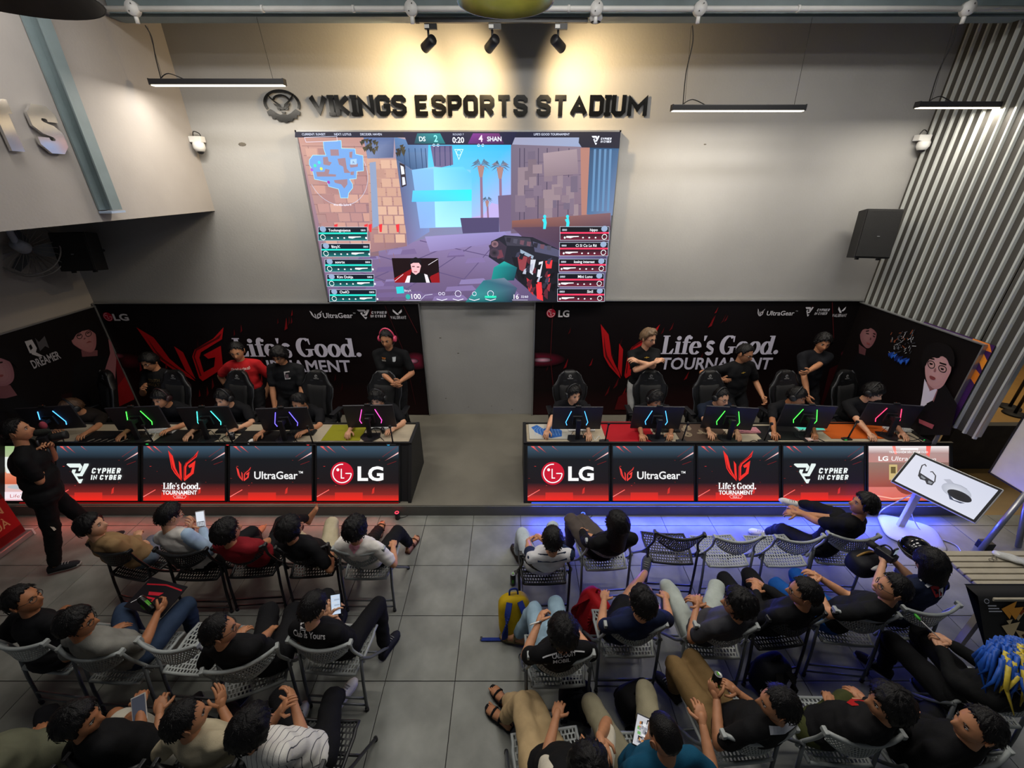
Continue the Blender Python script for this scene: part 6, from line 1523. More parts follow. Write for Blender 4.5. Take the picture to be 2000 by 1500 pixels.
# ---- right block, third row
g1 = chair(1095, 1540, 6, 'g', 'grey mesh chair cut by the bottom edge under the beige trousers')
g2 = chair(1300, 1545, 0, 'g', 'grey mesh chair cut by the bottom edge under the teal shirt')
g3 = chair(1492, 1446, 4, 'g', 'grey mesh chair of the man with the striped collar')
g4 = chair(1697, 1450, -2, 'g', 'grey mesh chair of the man in olive trousers')
g5 = chair(1914, 1492, 4, 'g', 'grey mesh chair at the bottom right corner')
g6 = chair(2008, 1370, -4, 'g', 'grey mesh chair at the right edge behind the black hooded figure')
person('man in black shirt with white overshirt and beige trousers lounging at the aisle', A_(1148, 1492, 1.10), 8, 24, chair=g1, cyaw=12, shirt='#121214', pants='#b59c74', hands=[A_(1086, 1402, .70), A_(1172, 1440, .92)], hair=('mop', 'black', 25), glasses=True, skin=1, shoes=('sandal', '#17171a'), feet=[F_(985, 1402, .10), F_(988, 1368, .10)], knees=[A_(1030, 1330, .60), A_(1050, 1330, .55)], footdir=[V3((-.7, .55, 0)), V3((-.6, .7, 0))], elbows=[None, V3((.2, .5, -.3))], handdir=[None, V3((.05, -.7, .2))], sleeve='short', sleeve_col='#cfc8b6')
ph3 = A_(1252, 1428, .90)
person('man in teal shirt watching his phone at the bottom', A_(1298, 1438, 1.12), 24, -24, chair=g2, cyaw=8, shirt='#0f4a66', pants='#8d866e', hands=[ph3 + V3((.02, -.06, -.05)), A_(1372, 1412, .78)], hair=('buzz', 'black', 26), skin=1, feet=[A_(1210, 1350, .08), A_(1290, 1320, .08)], knees=[A_(1192, 1372, .52), A_(1278, 1302, .58)], palm=[V3((.5, .6, .4)), None], curl=(50, 40))
can2 = A_(1396, 1338, .80)
person('man in black shirt with striped white collar holding a drink can', A_(1522, 1376, 1.10), 70, -6, chair=g3, cyaw=14, shirt='#131315', pants='#7d6440', hands=[can2 + V3((.0, -.055, -.05)), A_(1440, 1352, .72)], hair=('short', 'black', 27), skin=1, feet=[A_(1350, 1340, .08), A_(1400, 1310, .08)], knees=[A_(1338, 1292, .58), A_(1388, 1288, .58)], palm=[V3((.6, .7, 0)), None], curl=(55, 40), handdir=[V3((-.2, .6, .6)), None],
       extra=[decal(lambda A: A.line([(-.10 + k * .02, -.02 + .015 * abs(k - 5) / 5) for k in range(11)], .045, '#c9ccd6'), 'back', .95)])
person('man in black jacket with red scarf and olive trousers', A_(1738, 1376, 1.10), 74, -2, chair=g4, cyaw=14, shirt='#141416', sleeve='long', pants='#3c4020', hands=[A_(1620, 1375, .62), A_(1690, 1370, .62)], hair=('mop', 'black', 28), skin=1, feet=[A_(1655, 1290, .08), A_(1700, 1290, .08)], knees=[A_(1672, 1312, .56), A_(1768, 1312, .56)], shoes=('sneaker', '#5a5058', '#4a4048'),
       extra=[decal(lambda A: A.poly([(-.08, .05), (.08, -.01), (.06, -.05), (.0, -.05), (-.06, .01)], '#a81a1c'), 'front', .84)])
person('man in black shirt at the bottom right corner looking left', A_(1912, 1420, 1.12), 74, 4, chair=g5, cyaw=16, shirt='#111113', sleeve='long', pants='#121214', hands=[A_(1790, 1420, .62), A_(1800, 1400, .62)], hair=('short', 'black', 29), skin=1, feet=[A_(1790, 1350, .08), A_(1840, 1345, .08)])
pw_ = person('person in a black hooded top with blue and yellow wig at the right edge', A_(1992, 1300, 1.12), 40, -20, chair=g6, cyaw=24, shirt='#0e0f10', sleeve='long', pants='#0f0f11', hands=[A_(1838, 1266, .72), A_(1858, 1258, .74)], hair=('mop', 'black', 30), skin=2, feet=[A_(1770, 1300, .08), A_(1830, 1255, .08)], knees=[A_(1775, 1250, .56), A_(1835, 1225, .56)], curl=(60, 60))
# the wig: long blue strands with yellow ones
rnd = random.Random(9)
for nm, col, n, spread in (('blue_wig', '#1b4fa8', 150, 1.0), ('yellow_wig_strands', '#c9b23c', 40, .6)):
    b = MB()
    for _ in range(n):
        a = rnd.uniform(0, 6.28) if nm == 'blue_wig' else rnd.uniform(2.6, 4.2); e = rnd.uniform(.1, 1.5)
        q = V3((math.cos(a) * math.cos(e), math.sin(a) * math.cos(e), math.sin(e))); p = V3((q.x * .1, q.y * .12, q.z * .14))
        P = [p, p + q * .03 + V3((0, 0, .0)), p + V3((q.x, q.y, 0)) * .07 + V3((rnd.gauss(0, .02), rnd.gauss(0, .02), -.10)), p + V3((q.x, q.y, 0)) * .09 + V3((rnd.gauss(0, .03), rnd.gauss(0, .03), -.24 * rnd.uniform(.6, 1.1)))]
        b.tube(P, [.012, .016, .012, .003], 5)
    o = b.build(nm, mat('wig_' + col, col, .5, var=.25, scale=30), pw_['root']); o.matrix_local = pw_['M4']
# ================================================================== players, watchers, cameraman
def seated(label, u, v, Y, hyaw, hpitch, rh, lh, **k):
    head = atY(u, v, Y); px = head.x * 1.015
    k.setdefault('hair', ('fringe', 'black', 31)); 
    k.setdefault('scale', 1.06)
    return person(label, head, hyaw, hpitch * .45, pelvis=(px, Y + .30, STG + .50), yaw=180, hands=[at(lh[0], lh[1], DT + .055), at(rh[0], rh[1], DT + .055)], voxel=(.014, .016), curl=(28, 34), feet=[V3((px + .13, Y - .1, STG + .08)), V3((px - .13, Y - .1, STG + .08))], elbows=[V3((.7, .2, -.5)), V3((-.7, .2, -.5))], tl=.5, group='players at the desks', **k)
seated('player with dyed brown hair bowed low at the left end of the left desk', 142, 796, 5.0, 150, -42, (108, 842), (168, 846), shirt='#1d1714', hair=('fringe', 'brown', 32), headset='#141416', skin=1)
seated('player with red-lit headset, second from left at the left desk', 316, 778, 5.10, 172, -22, (240, 848), (335, 838), hair=('fringe', 'black', 33), headset='#2a1214', skin=1)
seated('round-faced player with headset in the middle of the left desk', 438, 778, 5.10, 165, -25, (372, 846), (462, 838), hair=('fringe', 'black', 34), headset='#17171a', skin=2)
seated('player with short swept hair and white mouse at the left desk', 586, 786, 5.08, 156, -24, (492, 858), (596, 843), hair=('swept', 'black', 35), skin=1)
seated('player with long fringe at the yellow mouse pad, right end of left desk', 737, 778, 5.08, 174, -34, (682, 842), (768, 838), hair=('mop', 'black', 36), headset='#1b1b1e', skin=2)
seated('player with headset at the blue wave mouse pad', 1120, 770, 5.12, 203, -12, (1066, 848), (1150, 848), hair=('fringe', 'black', 37), headset='#17181a', skin=2)
seated('player in black with cap-like headset at the red cloth, head bent down', 1279, 780, 5.06, 194, -32, (1253, 848), (1310, 846), hair=('mop', 'black', 38), headset='#141416', skin=1)
seated('player in navy shirt with glasses and headset at the right desk', 1408, 776, 5.12, 203, -16, (1388, 850), (1440, 845), hair=('short', 'black', 39), headset='#17181a', glasses=True, skin=2, shirt='#121a2a')
seated('player bent over to the right at the black mouse pad', 1555, 774, 5.06, 222, -36, (1512, 846), (1590, 845), hair=('fringe', 'black', 40), headset='#141416', skin=3)
seated('player with pale arm sleeves at the orange mouse pad', 1704, 766, 5.06, 212, -32, (1702, 852), (1762, 845), hair=('mop', 'black', 41), headset='#141416', skin=2)
def standing(label, u, v, Y, yaw, hyaw, hpitch, hands, lean=0.0, **k):
    Y -= .2; head = atY(u, v, Y); k.setdefault('scale', 1.12); C0 = V3((0, 0, CH)); hands = [C0 + (h - C0) * ((h.y - .27) / h.y) for h in hands]
    return person(label, head, hyaw, hpitch * .55, pelvis=(head.x + lean, Y + .06, STG + min(.93, head.z - STG - .62)), yaw=yaw, stand=True, hands=hands, voxel=(.014, .016), group='people watching behind the desks', **k)
def txt_print(lines, t, fx=0.0):
    def f(A):
        for s, y, h, w, c in lines: A.text(s, 0, y, h, c, .015, align='c', width=w)
    return decal(f, 'front', t, fx)
p = atY(293, 712, 5.95)
standing('man with glasses and black lettered shirt standing at the far left', 293, 706, 5.95, 180, 172, -28, [atY(330, 790, 5.85), atY(278, 760, 5.80)], glasses=True, hair=('fringe', 'black', 42), skin=1, shirt='#141517', extra=[txt_print([('SOUTH', .02, .07, .16, '#6b5a3c'), ('AMERICA TOUR', -.05, .07, .30, '#6b5a3c')], .66)])
standing('man in red lettered shirt standing behind the left desk', 463, 686, 5.90, 188, 196, -24, [atY(520, 770, 6.05), atY(450, 765, 6.05)], hair=('short', 'black', 43), skin=1, shirt='#b01e22', wide=1.05, extra=[txt_print([('CÒN THỞ LÀ CÒN GỠ', .0, .045, .26, '#e8dcd4'), ('GÌ!', -.055, .05, .07, '#d8a83c')], .78)])
standing('man in black with mask-like visor hair holding paper, behind the left desk', 546, 694, 5.84, 180, 178, -34, [atY(590, 800, 5.7), atY(536, 795, 5.75)], hair=('mop', 'black', 44), glasses=True, skin=1, wide=1.12, fat=1.12, shirt='#131417', extra=[decal(lambda A: (A.rect(-.035, -.06, .035, .06, '#b8b4b4'), A.rect(-.02, -.04, .02, .02, '#6a5a60')), 'front', .74, .075)])
standing('man with pink headphones standing at the right end of the left desk', 756, 662, 5.92, 180, 176, -20, [atY(782, 745, 5.72), atY(768, 748, 5.72)], hair=('short', 'black', 45), headset='#d8486a', skin=1, wide=1.08, shirt='#101113', extra=[txt_print([('TOP', .0, .035, .06, '#d8822c'), ('RACE', -.03, .03, .06, '#c8c4c0')], .80, -.07), decal(lambda A: A.poly([(-.025, .03), (.025, .03), (.02, -.03), (0, -.04), (-.02, -.03)], '#b8bcc0'), 'front', .80, .08)])
standing('man with streaked blond hair and crossed arms behind the right desk', 1266, 660, 5.92, 185, 212, -14, [atY(1246, 706, 5.72), atY(1278, 708, 5.72)], hair=('swept', 'dblond', 46), glasses=True, skin=2, shirt='#101113', pants='#a8a8a6', elbows=[V3((.8, .1, -.4)), V3((-.8, .1, -.4))], extra=[decal(lambda A: (A.ell(0, 0, .014, .014, '#b8963c', 8), A.rect(-.035, -.004, .035, .004, '#b8963c')), 'front', .84)])
standing('man with glasses leaning to look at a screen behind the right desk', 1454, 690, 5.84, 190, 214, -26, [atY(1490, 775, 5.75), atY(1408, 740, 5.9)], hair=('short', 'black', 47), glasses=True, skin=1, wide=1.12, fat=1.12, shirt='#101012', extra=[decal(lambda A: (A.ell(0, 0, .014, .014, '#b8963c', 8), A.rect(-.035, -.004, .035, .004, '#b8963c')), 'front', .80)])
standing('man in black collared shirt holding his arm behind the right desk', 1607, 668, 5.90, 180, 166, -26, [atY(1572, 730, 5.66), atY(1578, 778, 5.66)], hair=('fringe', 'black', 48), skin=1, wide=1.05, shirt='#131419', elbows=[V3((.8, .1, -.5)), V3((-.8, .1, -.3))])
# cameraman on the floor at the left
cm = atY(32, 842, 3.45)
person('cameraman in black standing at the left with a gimbal camera', cm, -58, 6, pelvis=(cm.x - .06, 3.42, .93), yaw=-50, stand=True, shirt='#0d0d0f', pants='#0b0b0d', hands=[atY(98, 872, 3.62), atY(75, 893, 3.45)], hair=('short', 'black', 49), skin=1, wide=1.15, fat=1.25, palm=[V3((.3, -.8, 0)), V3((.5, .5, .3))], curl=(60, 60), feet=[V3((cm.x + .02, 3.62, .075)), V3((cm.x - .16, 3.22, .075))])
grow_all()
# ================================================================== gaming chairs behind the desks
M_leather = mat('black_leather', '#09090a', .5, var=.12, scale=20, bump=.12, bscale=120)
def gaming_chair_proto():
    t = empty('gaming_chair')
    def outline(v):      # half width up the back
        pts = [(0, .20), (.15, .215), (.35, .215), (.55, .25), (.70, .255), (.78, .19), (.88, .165), (.96, .145), (1, .09)]
        for (a, w), (a2, w2) in zip(pts, pts[1:]):
            if a <= v <= a2: k = (v - a) / (a2 - a); k = k * k * (3 - 2 * k); return w + (w2 - w) * k
        return .09
    def shell(s0, s1, ins, y0, y1, name, m):
        b = MB(); NU, NV = 12, 20; vs = []
        for side in (0, 1):
            for j in range(NV + 1):
                v = s0 + (s1 - s0) * j / NV
                for i in range(NU + 1):
                    a = i / NU * 2 - 1; w = outline(v) * ins; x = a * w
                    wing = .055 * max(0, abs(a) - .55) ** 1.3 * 2.2
                    y = (y1 if side else y0) * (1 - .75 * a ** 6) * (1 - .5 * (2 * (j / NV) - 1) ** 8); z = .50 + .70 * v
                    vs.append((x, y + wing - .16 * v, z))
        K = (NU + 1) * (NV + 1); fs = []
        for j in range(NV):
            for i in range(NU):
                a = j * (NU + 1) + i; fs += [(a, a + 1, a + NU + 2, a + NU + 1), (K + a, K + a + NU + 1, K + a + NU + 2, K + a + 1)]
        for j in range(NV):
            a = j * (NU + 1); c = a + NU; fs += [(a, a + NU + 1, K + a + NU + 1, K + a), (c, K + c, K + c + NU + 1, c + NU + 1)]
        for i in range(NU): fs += [(i, K + i, K + i + 1, i + 1), (NV * (NU + 1) + i, NV * (NU + 1) + i + 1, K + NV * (NU + 1) + i + 1, K + NV * (NU + 1) + i)]
        b.add(vs, fs, 0, True); return b.build(name, m, t)
    bk = shell(0, 1, 1.0, -.06, .045, 'backrest', M_leather)
    shell(.08, .72, .62, .02, .075, 'lumbar_panel', mat('black_fabric_seat', '#0e0e10', .8))
    for s in (-1, 1):
        b = MB(); b.tube([(s * outline(v) * 1.0, .012 - .16 * v + .03, .50 + .70 * v) for v in [k / 12 for k in range(13)]], .010, 6); b.build('edge_piping', mat('grey_piping', '#3a3c40', .5), bk)
        b = MB(); b.box((s * .085, .03 - .16 * .80, .50 + .70 * .80), (.07, .03, .028), bev=.01); b.build('belt_slot', mat('slot_trim', '#26262a', .4), bk)
    b = MB(); b.ell((0, .0, .46), (.27, .27, .065), fn=lambda q: Vector((math.copysign(abs(q.x) ** .6, q.x), math.copysign(abs(q.y) ** .6, q.y), q.z)), n=20); b.build('seat', M_leather, t)
    for s in (-1, 1):
        b = MB(); b.tube([(s * .28, -.02, .42), (s * .30, -.02, .62)], .022, 8); b.box((s * .30, .03, .64), (.08, .26, .03), bev=.01); b.build('armrest', M_blk, t)
    b = MB(); b.tube([(0, 0, .10), (0, 0, .42)], .03, 10); b.build('gas_lift', M_blk, t)
    for k in range(5):
        a = k * 2 * math.pi / 5; b = MB(); b.tube([(0, 0, .11), (.27 * math.cos(a), .27 * math.sin(a), .075)], [.03, .018], 7); b.ell((.27 * math.cos(a), .27 * math.sin(a), .03), (.03, .03, .03), n=8, k=6); b.build('base_leg', M_blk, t)
    A = Art(); A.line(arc((0, .0), .020, 0, 340, 12), .006, '#9c9c9c'); A.line([(-.008, -.012), (.0, .012), (.012, .008)], .006, '#9c9c9c'); A.text('VIKINGS', 0, -.044, .022, '#9c9c9c', .02, align='c', width=.085)
    A.build('headrest_logo', Matrix(((-1, 0, 0, 0), (0, -.22, .97, .052 - .145), (0, .97, .22, .50 + .70 * .905), (0, 0, 0, 1))), M_print, bk)
    return t
GC = gaming_chair_proto()
for k, (u, v, yw, lab) in enumerate(((196, 757, 150, 'leftmost gaming chair, in front of the left portrait backdrop'), (348, 752, 172, 'gaming chair in front of the big red emblem, left team'), (470, 752, 168, 'gaming chair beside the man in the red shirt'), (622, 752, 170, 'gaming chair under the serif slogan, left team'), (752, 745, 176, 'gaming chair of the player nearest the gap, left team'),
                                     (1113, 743, 184, 'gaming chair nearest the gap, right team'), (1268, 745, 180, 'gaming chair in front of the crossed-arms man'), (1383, 746, 188, 'gaming chair left of the leaning man, right team'), (1532, 742, 190, 'gaming chair left of the man holding his arm'), (1678, 762, 196, 'rightmost gaming chair, by the right portrait backdrop'))):
    o = GC if k == 0 else copy_tree(GC)
    p = atY(u, v, 5.60); o.location = (min(max(p.x, -6.05), 4.95), 5.46, STG); o.rotation_euler = (0, 0, R(yw)); tag(o, 'black ' + lab, 'gaming chair', 'gaming chairs')
# ================================================================== monitors
M_mon = mat('monitor_grey', '#2a2a31', .45, var=.08)
STRIP = {'blue': '#4aa8ff', 'green': '#46f04a', 'cyan': '#46f0e0', 'purple': '#6a5cff', 'pink': '#ff4ab0', 'red': '#ff3a62'}
def monitor(u, v, yaw, col, label):
    p = at(u, v, DT + .0); t = empty('gaming_monitor', (p.x, p.y, DT), R(yaw), label, 'monitor', 'monitors on the desks')
    T = R(8); M = Matrix.Translation((0, .165, .255)) @ Matrix.Rotation(T, 4, 'X'); rot = M.to_3x3()
    b = MB(); b.box(M @ V3((0, 0, 0)), (.645, .022, .365), rot, bev=.006); b.build('screen_housing', M_mon, t)
    b = MB(); b.box(M @ V3((0, .0125, .004)), (.625, .003, .345), rot); b.build('lit_panel', emit('monitor_glow', '#aab4c8', .9), t)
    b = MB(); b.box(M @ V3((0, -.025, -.02)), (.13, .035, .15), rot, bev=.012); b.build('rear_hub', mat('monitor_dark', '#17171b', .5), t)
    for s in (-1, 1):
        b = MB(); b.tube([M @ V3((s * .085, -.014, .12)), M @ V3((s * .145, -.014, -.06)), M @ V3((s * .128, -.014, -.11))], .0042, 6); b.build('light_strip', emit('strip_mon_' + col, STRIP[col], 3.0), t)
    b = MB(); b.box((0, .03, .15), (.06, .04, .31), bev=.01); b.box((0, .09, .25), (.05, .12, .05), bev=.008); b.build('stand_post', M_blk, t)
    b = MB(); b.prism([(-.05, -.10), (.05, -.10), (.13, -.01), (.11, .09), (-.11, .09), (-.13, -.01)], Matrix.Translation((0, .04, .0)), .018); b.build('stand_base', M_blk, t)
    b = MB(); b.box(M @ V3((0, -.01, .197)), (.075, .03, .022), rot, bev=.006); w = b.build('webcam', M_blk2, t)
    b = MB(); b.ell(M @ V3((0, .008, .198)), (.008, .006, .008), n=8, k=6); b.build('webcam_lens', emit('webcam_led', '#c2502a', .6), w)
    b = MB(); b.tube(smooth_path([(.06, .06, .12), (.10, .06, .03), (.16, .0, .008), (.20, -.05, .008)], 5), .004, 5); b.build('cable', M_blk2, t)
    b = MB(); b.tube(smooth_path([(-.05, .06, .12), (-.09, .05, .03), (-.05, -.05, .008), (.1, -.07, .008)], 5), .0035, 5); b.build('cable', M_white if u % 2 else M_blk2, t)
for u, v, yw, col, lab in ((98, 862, 8, 'blue', 'monitor with blue strip behind the cameraman'), (268, 862, 6, 'green', 'monitor with green strip on the left desk'), (404, 862, 4, 'cyan', 'monitor with cyan strip on the left desk'), (556, 864, 4, 'purple', 'monitor with violet strips on the left desk'), (722, 858, 2, 'pink', 'monitor with magenta strips on the left desk'),
                           (1128, 862, 0, 'blue', 'monitor with blue strips nearest the gap on the right desk'), (1284, 861, -2, 'blue', 'monitor with blue strips behind the red cloth'), (1424, 862, -6, 'green', 'monitor with green strips behind the brown wave pad'), (1576, 858, -6, 'green', 'monitor with green strips behind the lit keyboard'), (1738, 856, -9, 'red', 'monitor with red strip at the right end')):
    monitor(u, v, yw, col, lab)
# ================================================================== things on the desks
def pad(name, label, pts, fn, m=None, cat='mouse pad'):
    P = [at(u, v, DT) for u, v in pts]; c = sum(P, V3((0, 0, 0))) / len(P)
    t = empty(name, (c.x, c.y, DT), 0, label, cat)
    x0, x1, y0, y1 = min(p.x for p in P), max(p.x for p in P), min(p.y for p in P), max(p.y for p in P); W, H = x1 - x0, y1 - y0
    b = MB(); b.box(((x0 + x1) / 2 - c.x, (y0 + y1) / 2 - c.y, .002), (W, H, .004)); b.build('pad_base', m or M_blk2, t)
    A = Art(); fn(A, W, H); A.build('pad_print', Matrix.Translation((x0 - c.x, y0 - c.y, .0042)), M_print, t)
    b = MB(); b.tube([(x0 - c.x, y0 - c.y, .003), (x1 - c.x, y0 - c.y, .003), (x1 - c.x, y1 - c.y, .003), (x0 - c.x, y1 - c.y, .003), (x0 - c.x, y0 - c.y, .003)], .0025, 5); b.build('stitched_edge', m or M_blk2, t)
def waves(bg, ink, n=7):
    def f(A, W, H):
        A.rect(0, 0, W, H, bg); rnd = random.Random(n)
        for k in range(n):
            x, y = rnd.uniform(.15, .85) * W, rnd.uniform(.2, .8) * H
            for r_ in (.02, .035, .05): A.line(arc((x, y), r_, 20 + 40 * k, 230 + 40 * k, 10), .006, ink)
    return f
plain = lambda c: (lambda A, W, H: A.rect(0, 0, W, H, c))
def bluewave(A, W, H):
    A.rect(0, 0, W, H, '#b9b6ac')
    A.poly([(W * .06, H * .7), (W * .2, H * .85), (W * .35, H * .6), (W * .6, H * .8), (W * .78, H * .5), (W * .75, H * .15), (W * .5, H * .05), (W * .3, H * .2), (W * .15, H * .4)], '#2f63ac')
    for k in range(9): A.line([(W * (.15 + .07 * k), H * .2), (W * (.12 + .07 * k), H * .55), (W * (.2 + .06 * k), H * .7)], .005, '#8fb0d8')
pad('mouse_pad', 'white mouse pad with blue wave print, right desk', [(1034, 826), (1112, 826), (1112, 858), (1034, 858)], bluewave, cat='mouse pad')
pad('red_cloth', 'red cloth laid on the right desk', [(1186, 824), (1262, 824), (1262, 864), (1186, 864)], plain('#a81420'), mat('red_cloth_m', '#8c1018', .9), 'cloth')
pad('mouse_pad', 'brown mouse pad with pale wave curls, right desk', [(1330, 828), (1402, 828), (1402, 862), (1330, 862)], waves('#4a3a30', '#b8a88c', 8))
pad('mouse_pad', 'plain black mouse pad on the right desk', [(1490, 832), (1560, 832), (1560, 860), (1490, 860)], plain('#141416'))
pad('mouse_pad', 'plain orange mouse pad on the right desk', [(1624, 825), (1715, 825), (1715, 857), (1624, 857)], plain('#c25a1c'), mat('orange_pad', '#b0501a', .8))
pad('mouse_pad', 'yellow-green mouse pad at the right end of the left desk', [(650, 830), (702, 830), (702, 861), (650, 861)], plain('#8d8a1c'), mat('lime_pad', '#7d7a1a', .8))
pad('mouse_pad', 'black mouse pad with pale strokes, left desk', [(188, 842), (256, 842), (256, 867), (188, 867)], lambda A, W, H: (A.rect(0, 0, W, H, '#17171a'), [A.line([(W * (.15 + .12 * k), H * .1), (W * (.22 + .12 * k), H * .35)], .02, '#8c8478') for k in range(6)]))
pad('mouse_pad', 'plain black mouse pad left of the cyan-lit monitor', [(332, 840), (384, 840), (384, 864), (332, 864)], plain('#141416'))
pad('mouse_pad', 'plain black mouse pad under the white mouse, left desk', [(478, 842), (545, 842), (545, 867), (478, 867)], plain('#121214'))
def mouse(u, v, m, label):
    p = at(u, v, DT + .01); t = empty('computer_mouse', (p.x, p.y, DT + .005), R(180), label, 'mouse', 'computer mice')
    b = MB(); b.ell((0, 0, .006), (.031, .060, .030), fn=lambda q: Vector((q.x, q.y, max(q.z, -.1))), n=14, k=10); b.build('shell', m, t)
    b = MB(); b.box((0, .038, .031), (.006, .018, .008), bev=.002); b.build('scroll_wheel', M_blk2, t)
for u, v, m, lab in ((1066, 852, M_blk, 'black mouse on the blue wave pad'), (1257, 852, M_blk, 'black mouse on the red cloth'), (1390, 855, M_blk, 'black mouse on the brown wave pad'), (1508, 850, M_white, 'white mouse on the black pad, right desk'), (1702, 857, M_white, 'white mouse on the orange pad'), (682, 848, M_blk, 'black mouse on the yellow-green pad'), (490, 863, M_white, 'white mouse on the black pad, left desk'), (240, 854, M_blk, 'black mouse on the pale-stroked pad'), (368, 851, M_blk, 'black mouse by the cyan-lit monitor')):
    mouse(u, v, m, lab)
def keyboard(u, v, m, keym, label, glow=None):
    p = at(u, v, DT); t = empty('keyboard', (p.x, p.y, DT), 0, label, 'keyboard', 'keyboards')
    b = MB(); b.box((0, 0, .012), (.36, .13, .022), bev=.005); b.build('case', m, t)
    kb = MB(); kb.box((0, 0, 0), (.018, .018, .010), bev=.002); first = None
    for r_ in range(5):
        for k in range(16):
            if first is None: o = kb.build('key', keym, t); first = o.data
            else: o = bpy.data.objects.new('key', first); COL.objects.link(o); o.parent = t
            o.location = (-.161 + k * .0215, -.045 + r_ * .0225, .027)
keyboard(1135, 838, M_white, M_white, 'white keyboard behind the blue-lit monitor, right desk')
keyboard(1300, 840, M_blk, M_blk2, 'black keyboard by the red cloth')
keyboard(1455, 842, mat('pink_key', '#c98a94', .6), mat('pink_key', '#c98a94', .6), 'pink keyboard behind the green-lit monitor')
keyboard(1580, 838, M_white, emit('rgb_keys', '#58e0c0', .8), 'keyboard with glowing rainbow keys on the right desk')
keyboard(1755, 840, M_white, M_white, 'white keyboard at the right end of the right desk')
keyboard(748, 836, M_white, M_white, 'white keyboard at the right end of the left desk')
keyboard(590, 846, M_blk, M_blk2, 'black keyboard by the violet-lit monitor')
keyboard(452, 842, M_blk, M_blk2, 'black keyboard by the cyan-lit monitor')
keyboard(318, 842, M_white, M_white, 'white keyboard by the green-lit monitor')
def holder(u, v, lean, label, led='#30e060'):
    p = at(u, v, DT); t = empty('desk_arm_post', (p.x, p.y, DT), 0, label, 'desk post', 'thin black posts on the desks')
    b = MB(); b.box((0, 0, .008), (.09, .06, .016), bev=.004); b.build('clamp_base', M_blk2, t)
    b = MB(); b.tube([(0, 0, .01), (lean, .01, .26)], .0095, 8); b.build('pole', M_blk, t)
    b = MB(); b.box((lean, .005, .265), (.03, .03, .028), bev=.004); b.build('tip', M_blk, t)
    b = MB(); b.box((-.05, -.01, .012), (.06, .05, .018), bev=.003); o = b.build('usb_hub', M_blk, t)
    b = MB(); b.box((-.05, -.037, .014), (.03, .003, .006)); b.build('hub_light', emit('hub_' + led, led, 1.2), o)
for u, v, l, lab, led in ((1182, 862, .02, 'thin black post between the blue pad and the red cloth', '#30e060'), (1332, 862, .03, 'thin black post at the left of the brown wave pad', '#30e0a0'), (1492, 862, .03, 'thin black post left of the black pad', '#ff3030'), (1655, 858, .04, 'thin black post in front of the orange pad', '#30e060'), (1808, 858, .05, 'thin black post at the right end of the right desk', '#30e060'), (768, 868, -.01, 'thin black post at the right end of the left desk', '#30c0ff'), (612, 868, -.02, 'thin black post left of the yellow-green pad', '#ff3030'), (456, 868, -.03, 'thin black post by the cyan-lit monitor', '#ff3030'), (300, 866, -.04, 'thin black post by the green-lit monitor', '#30e060')):
    holder(u, v, l, lab, led)
def desk_cable(label, pts, m, r_=.004):
    P = [at(u, v, DT + .006) for u, v in pts]; o = P[0]
    b = MB(); b.tube(smooth_path([p - o for p in P], 6), r_, 6); c = b.build('desk_cable', m); c.location = o; tag(c, label, 'cable', 'loose cables on the desks')
desk_cable('coiled black cable beside the cyan-lit monitor', [(430, 858), (445, 850), (470, 852), (482, 860), (465, 866), (440, 862), (436, 854), (460, 848)], M_blk2)
desk_cable('white cable on the desk beside the violet-lit monitor', [(568, 858), (580, 866), (596, 862), (606, 868), (620, 862)], M_white)
desk_cable('black cable in front of the green-lit monitor, right desk', [(1440, 858), (1455, 866), (1472, 860), (1486, 866)], M_blk2)
desk_cable('white cable bundle beside the blue-lit monitor, right desk', [(1148, 856), (1156, 850), (1162, 860), (1170, 852), (1178, 864)], M_white)
desk_cable('black cable loops at the right end of the right desk', [(1762, 850), (1780, 842), (1796, 856), (1775, 860), (1770, 848), (1800, 862)], M_blk2)
desk_cable('pale cable beside the green-lit monitor, left desk', [(285, 858), (294, 846), (305, 842), (296, 860), (284, 868)], M_white)
# headset lying on the left desk
p = at(735, 848, DT); t = empty('desk_headset', (p.x, p.y, DT), R(30), 'black headset lying on the left desk beside the magenta-lit monitor', 'headset')
b = MB(); b.tube([(.085 * math.cos(a), .10 * math.sin(a), .02 + .02 * math.sin(a)) for a in (R(k * 15) for k in range(13))], .010, 7); b.build('headband', M_blk, t)
for s in (-1, 1):
    b = MB(); b.lathe([(0, -.02), (.036, -.02), (.042, 0), (.034, .02), (0, .02)], (s * .088, -.01, .042), 14, rot=Euler((0, R(90), 0)).to_matrix()); b.build('ear_cup', M_blk, t)
p = at(1740, 862, DT); 
# tissue pack and paper
p = at(1585, 860, DT); t = empty('tissue_pack', (p.x, p.y, DT), R(4), 'small pale pink tissue pack on the right desk', 'tissue pack')
b = MB(); b.box((0, 0, .012), (.15, .07, .024), bev=.008); b.build('wrapper', mat('pink_wrap', '#caa9a2', .5), t)
b = MB(); b.prism([(-.05, -.012), (.05, -.012), (.05, .012), (-.05, .012)], Matrix.Translation((0, 0, .024)), .002); b.build('opening_flap', M_white, t)
p = at(455, 858, DT); t = empty('mesh_cup', (p.x, p.y, DT), 0, 'small black mesh cup standing on the left desk', 'cup')
b = MB(); b.lathe([(.03, 0), (.035, .09), (.033, .09), (.028, .004), (0, .004)], n=16); b.build('cup_body', M_blk, t)
b = MB(); b.tube([(.035 * math.cos(R(k * 24)), .035 * math.sin(R(k * 24)), .09) for k in range(16)], .003, 5); b.build('cup_rim', M_alu, t)
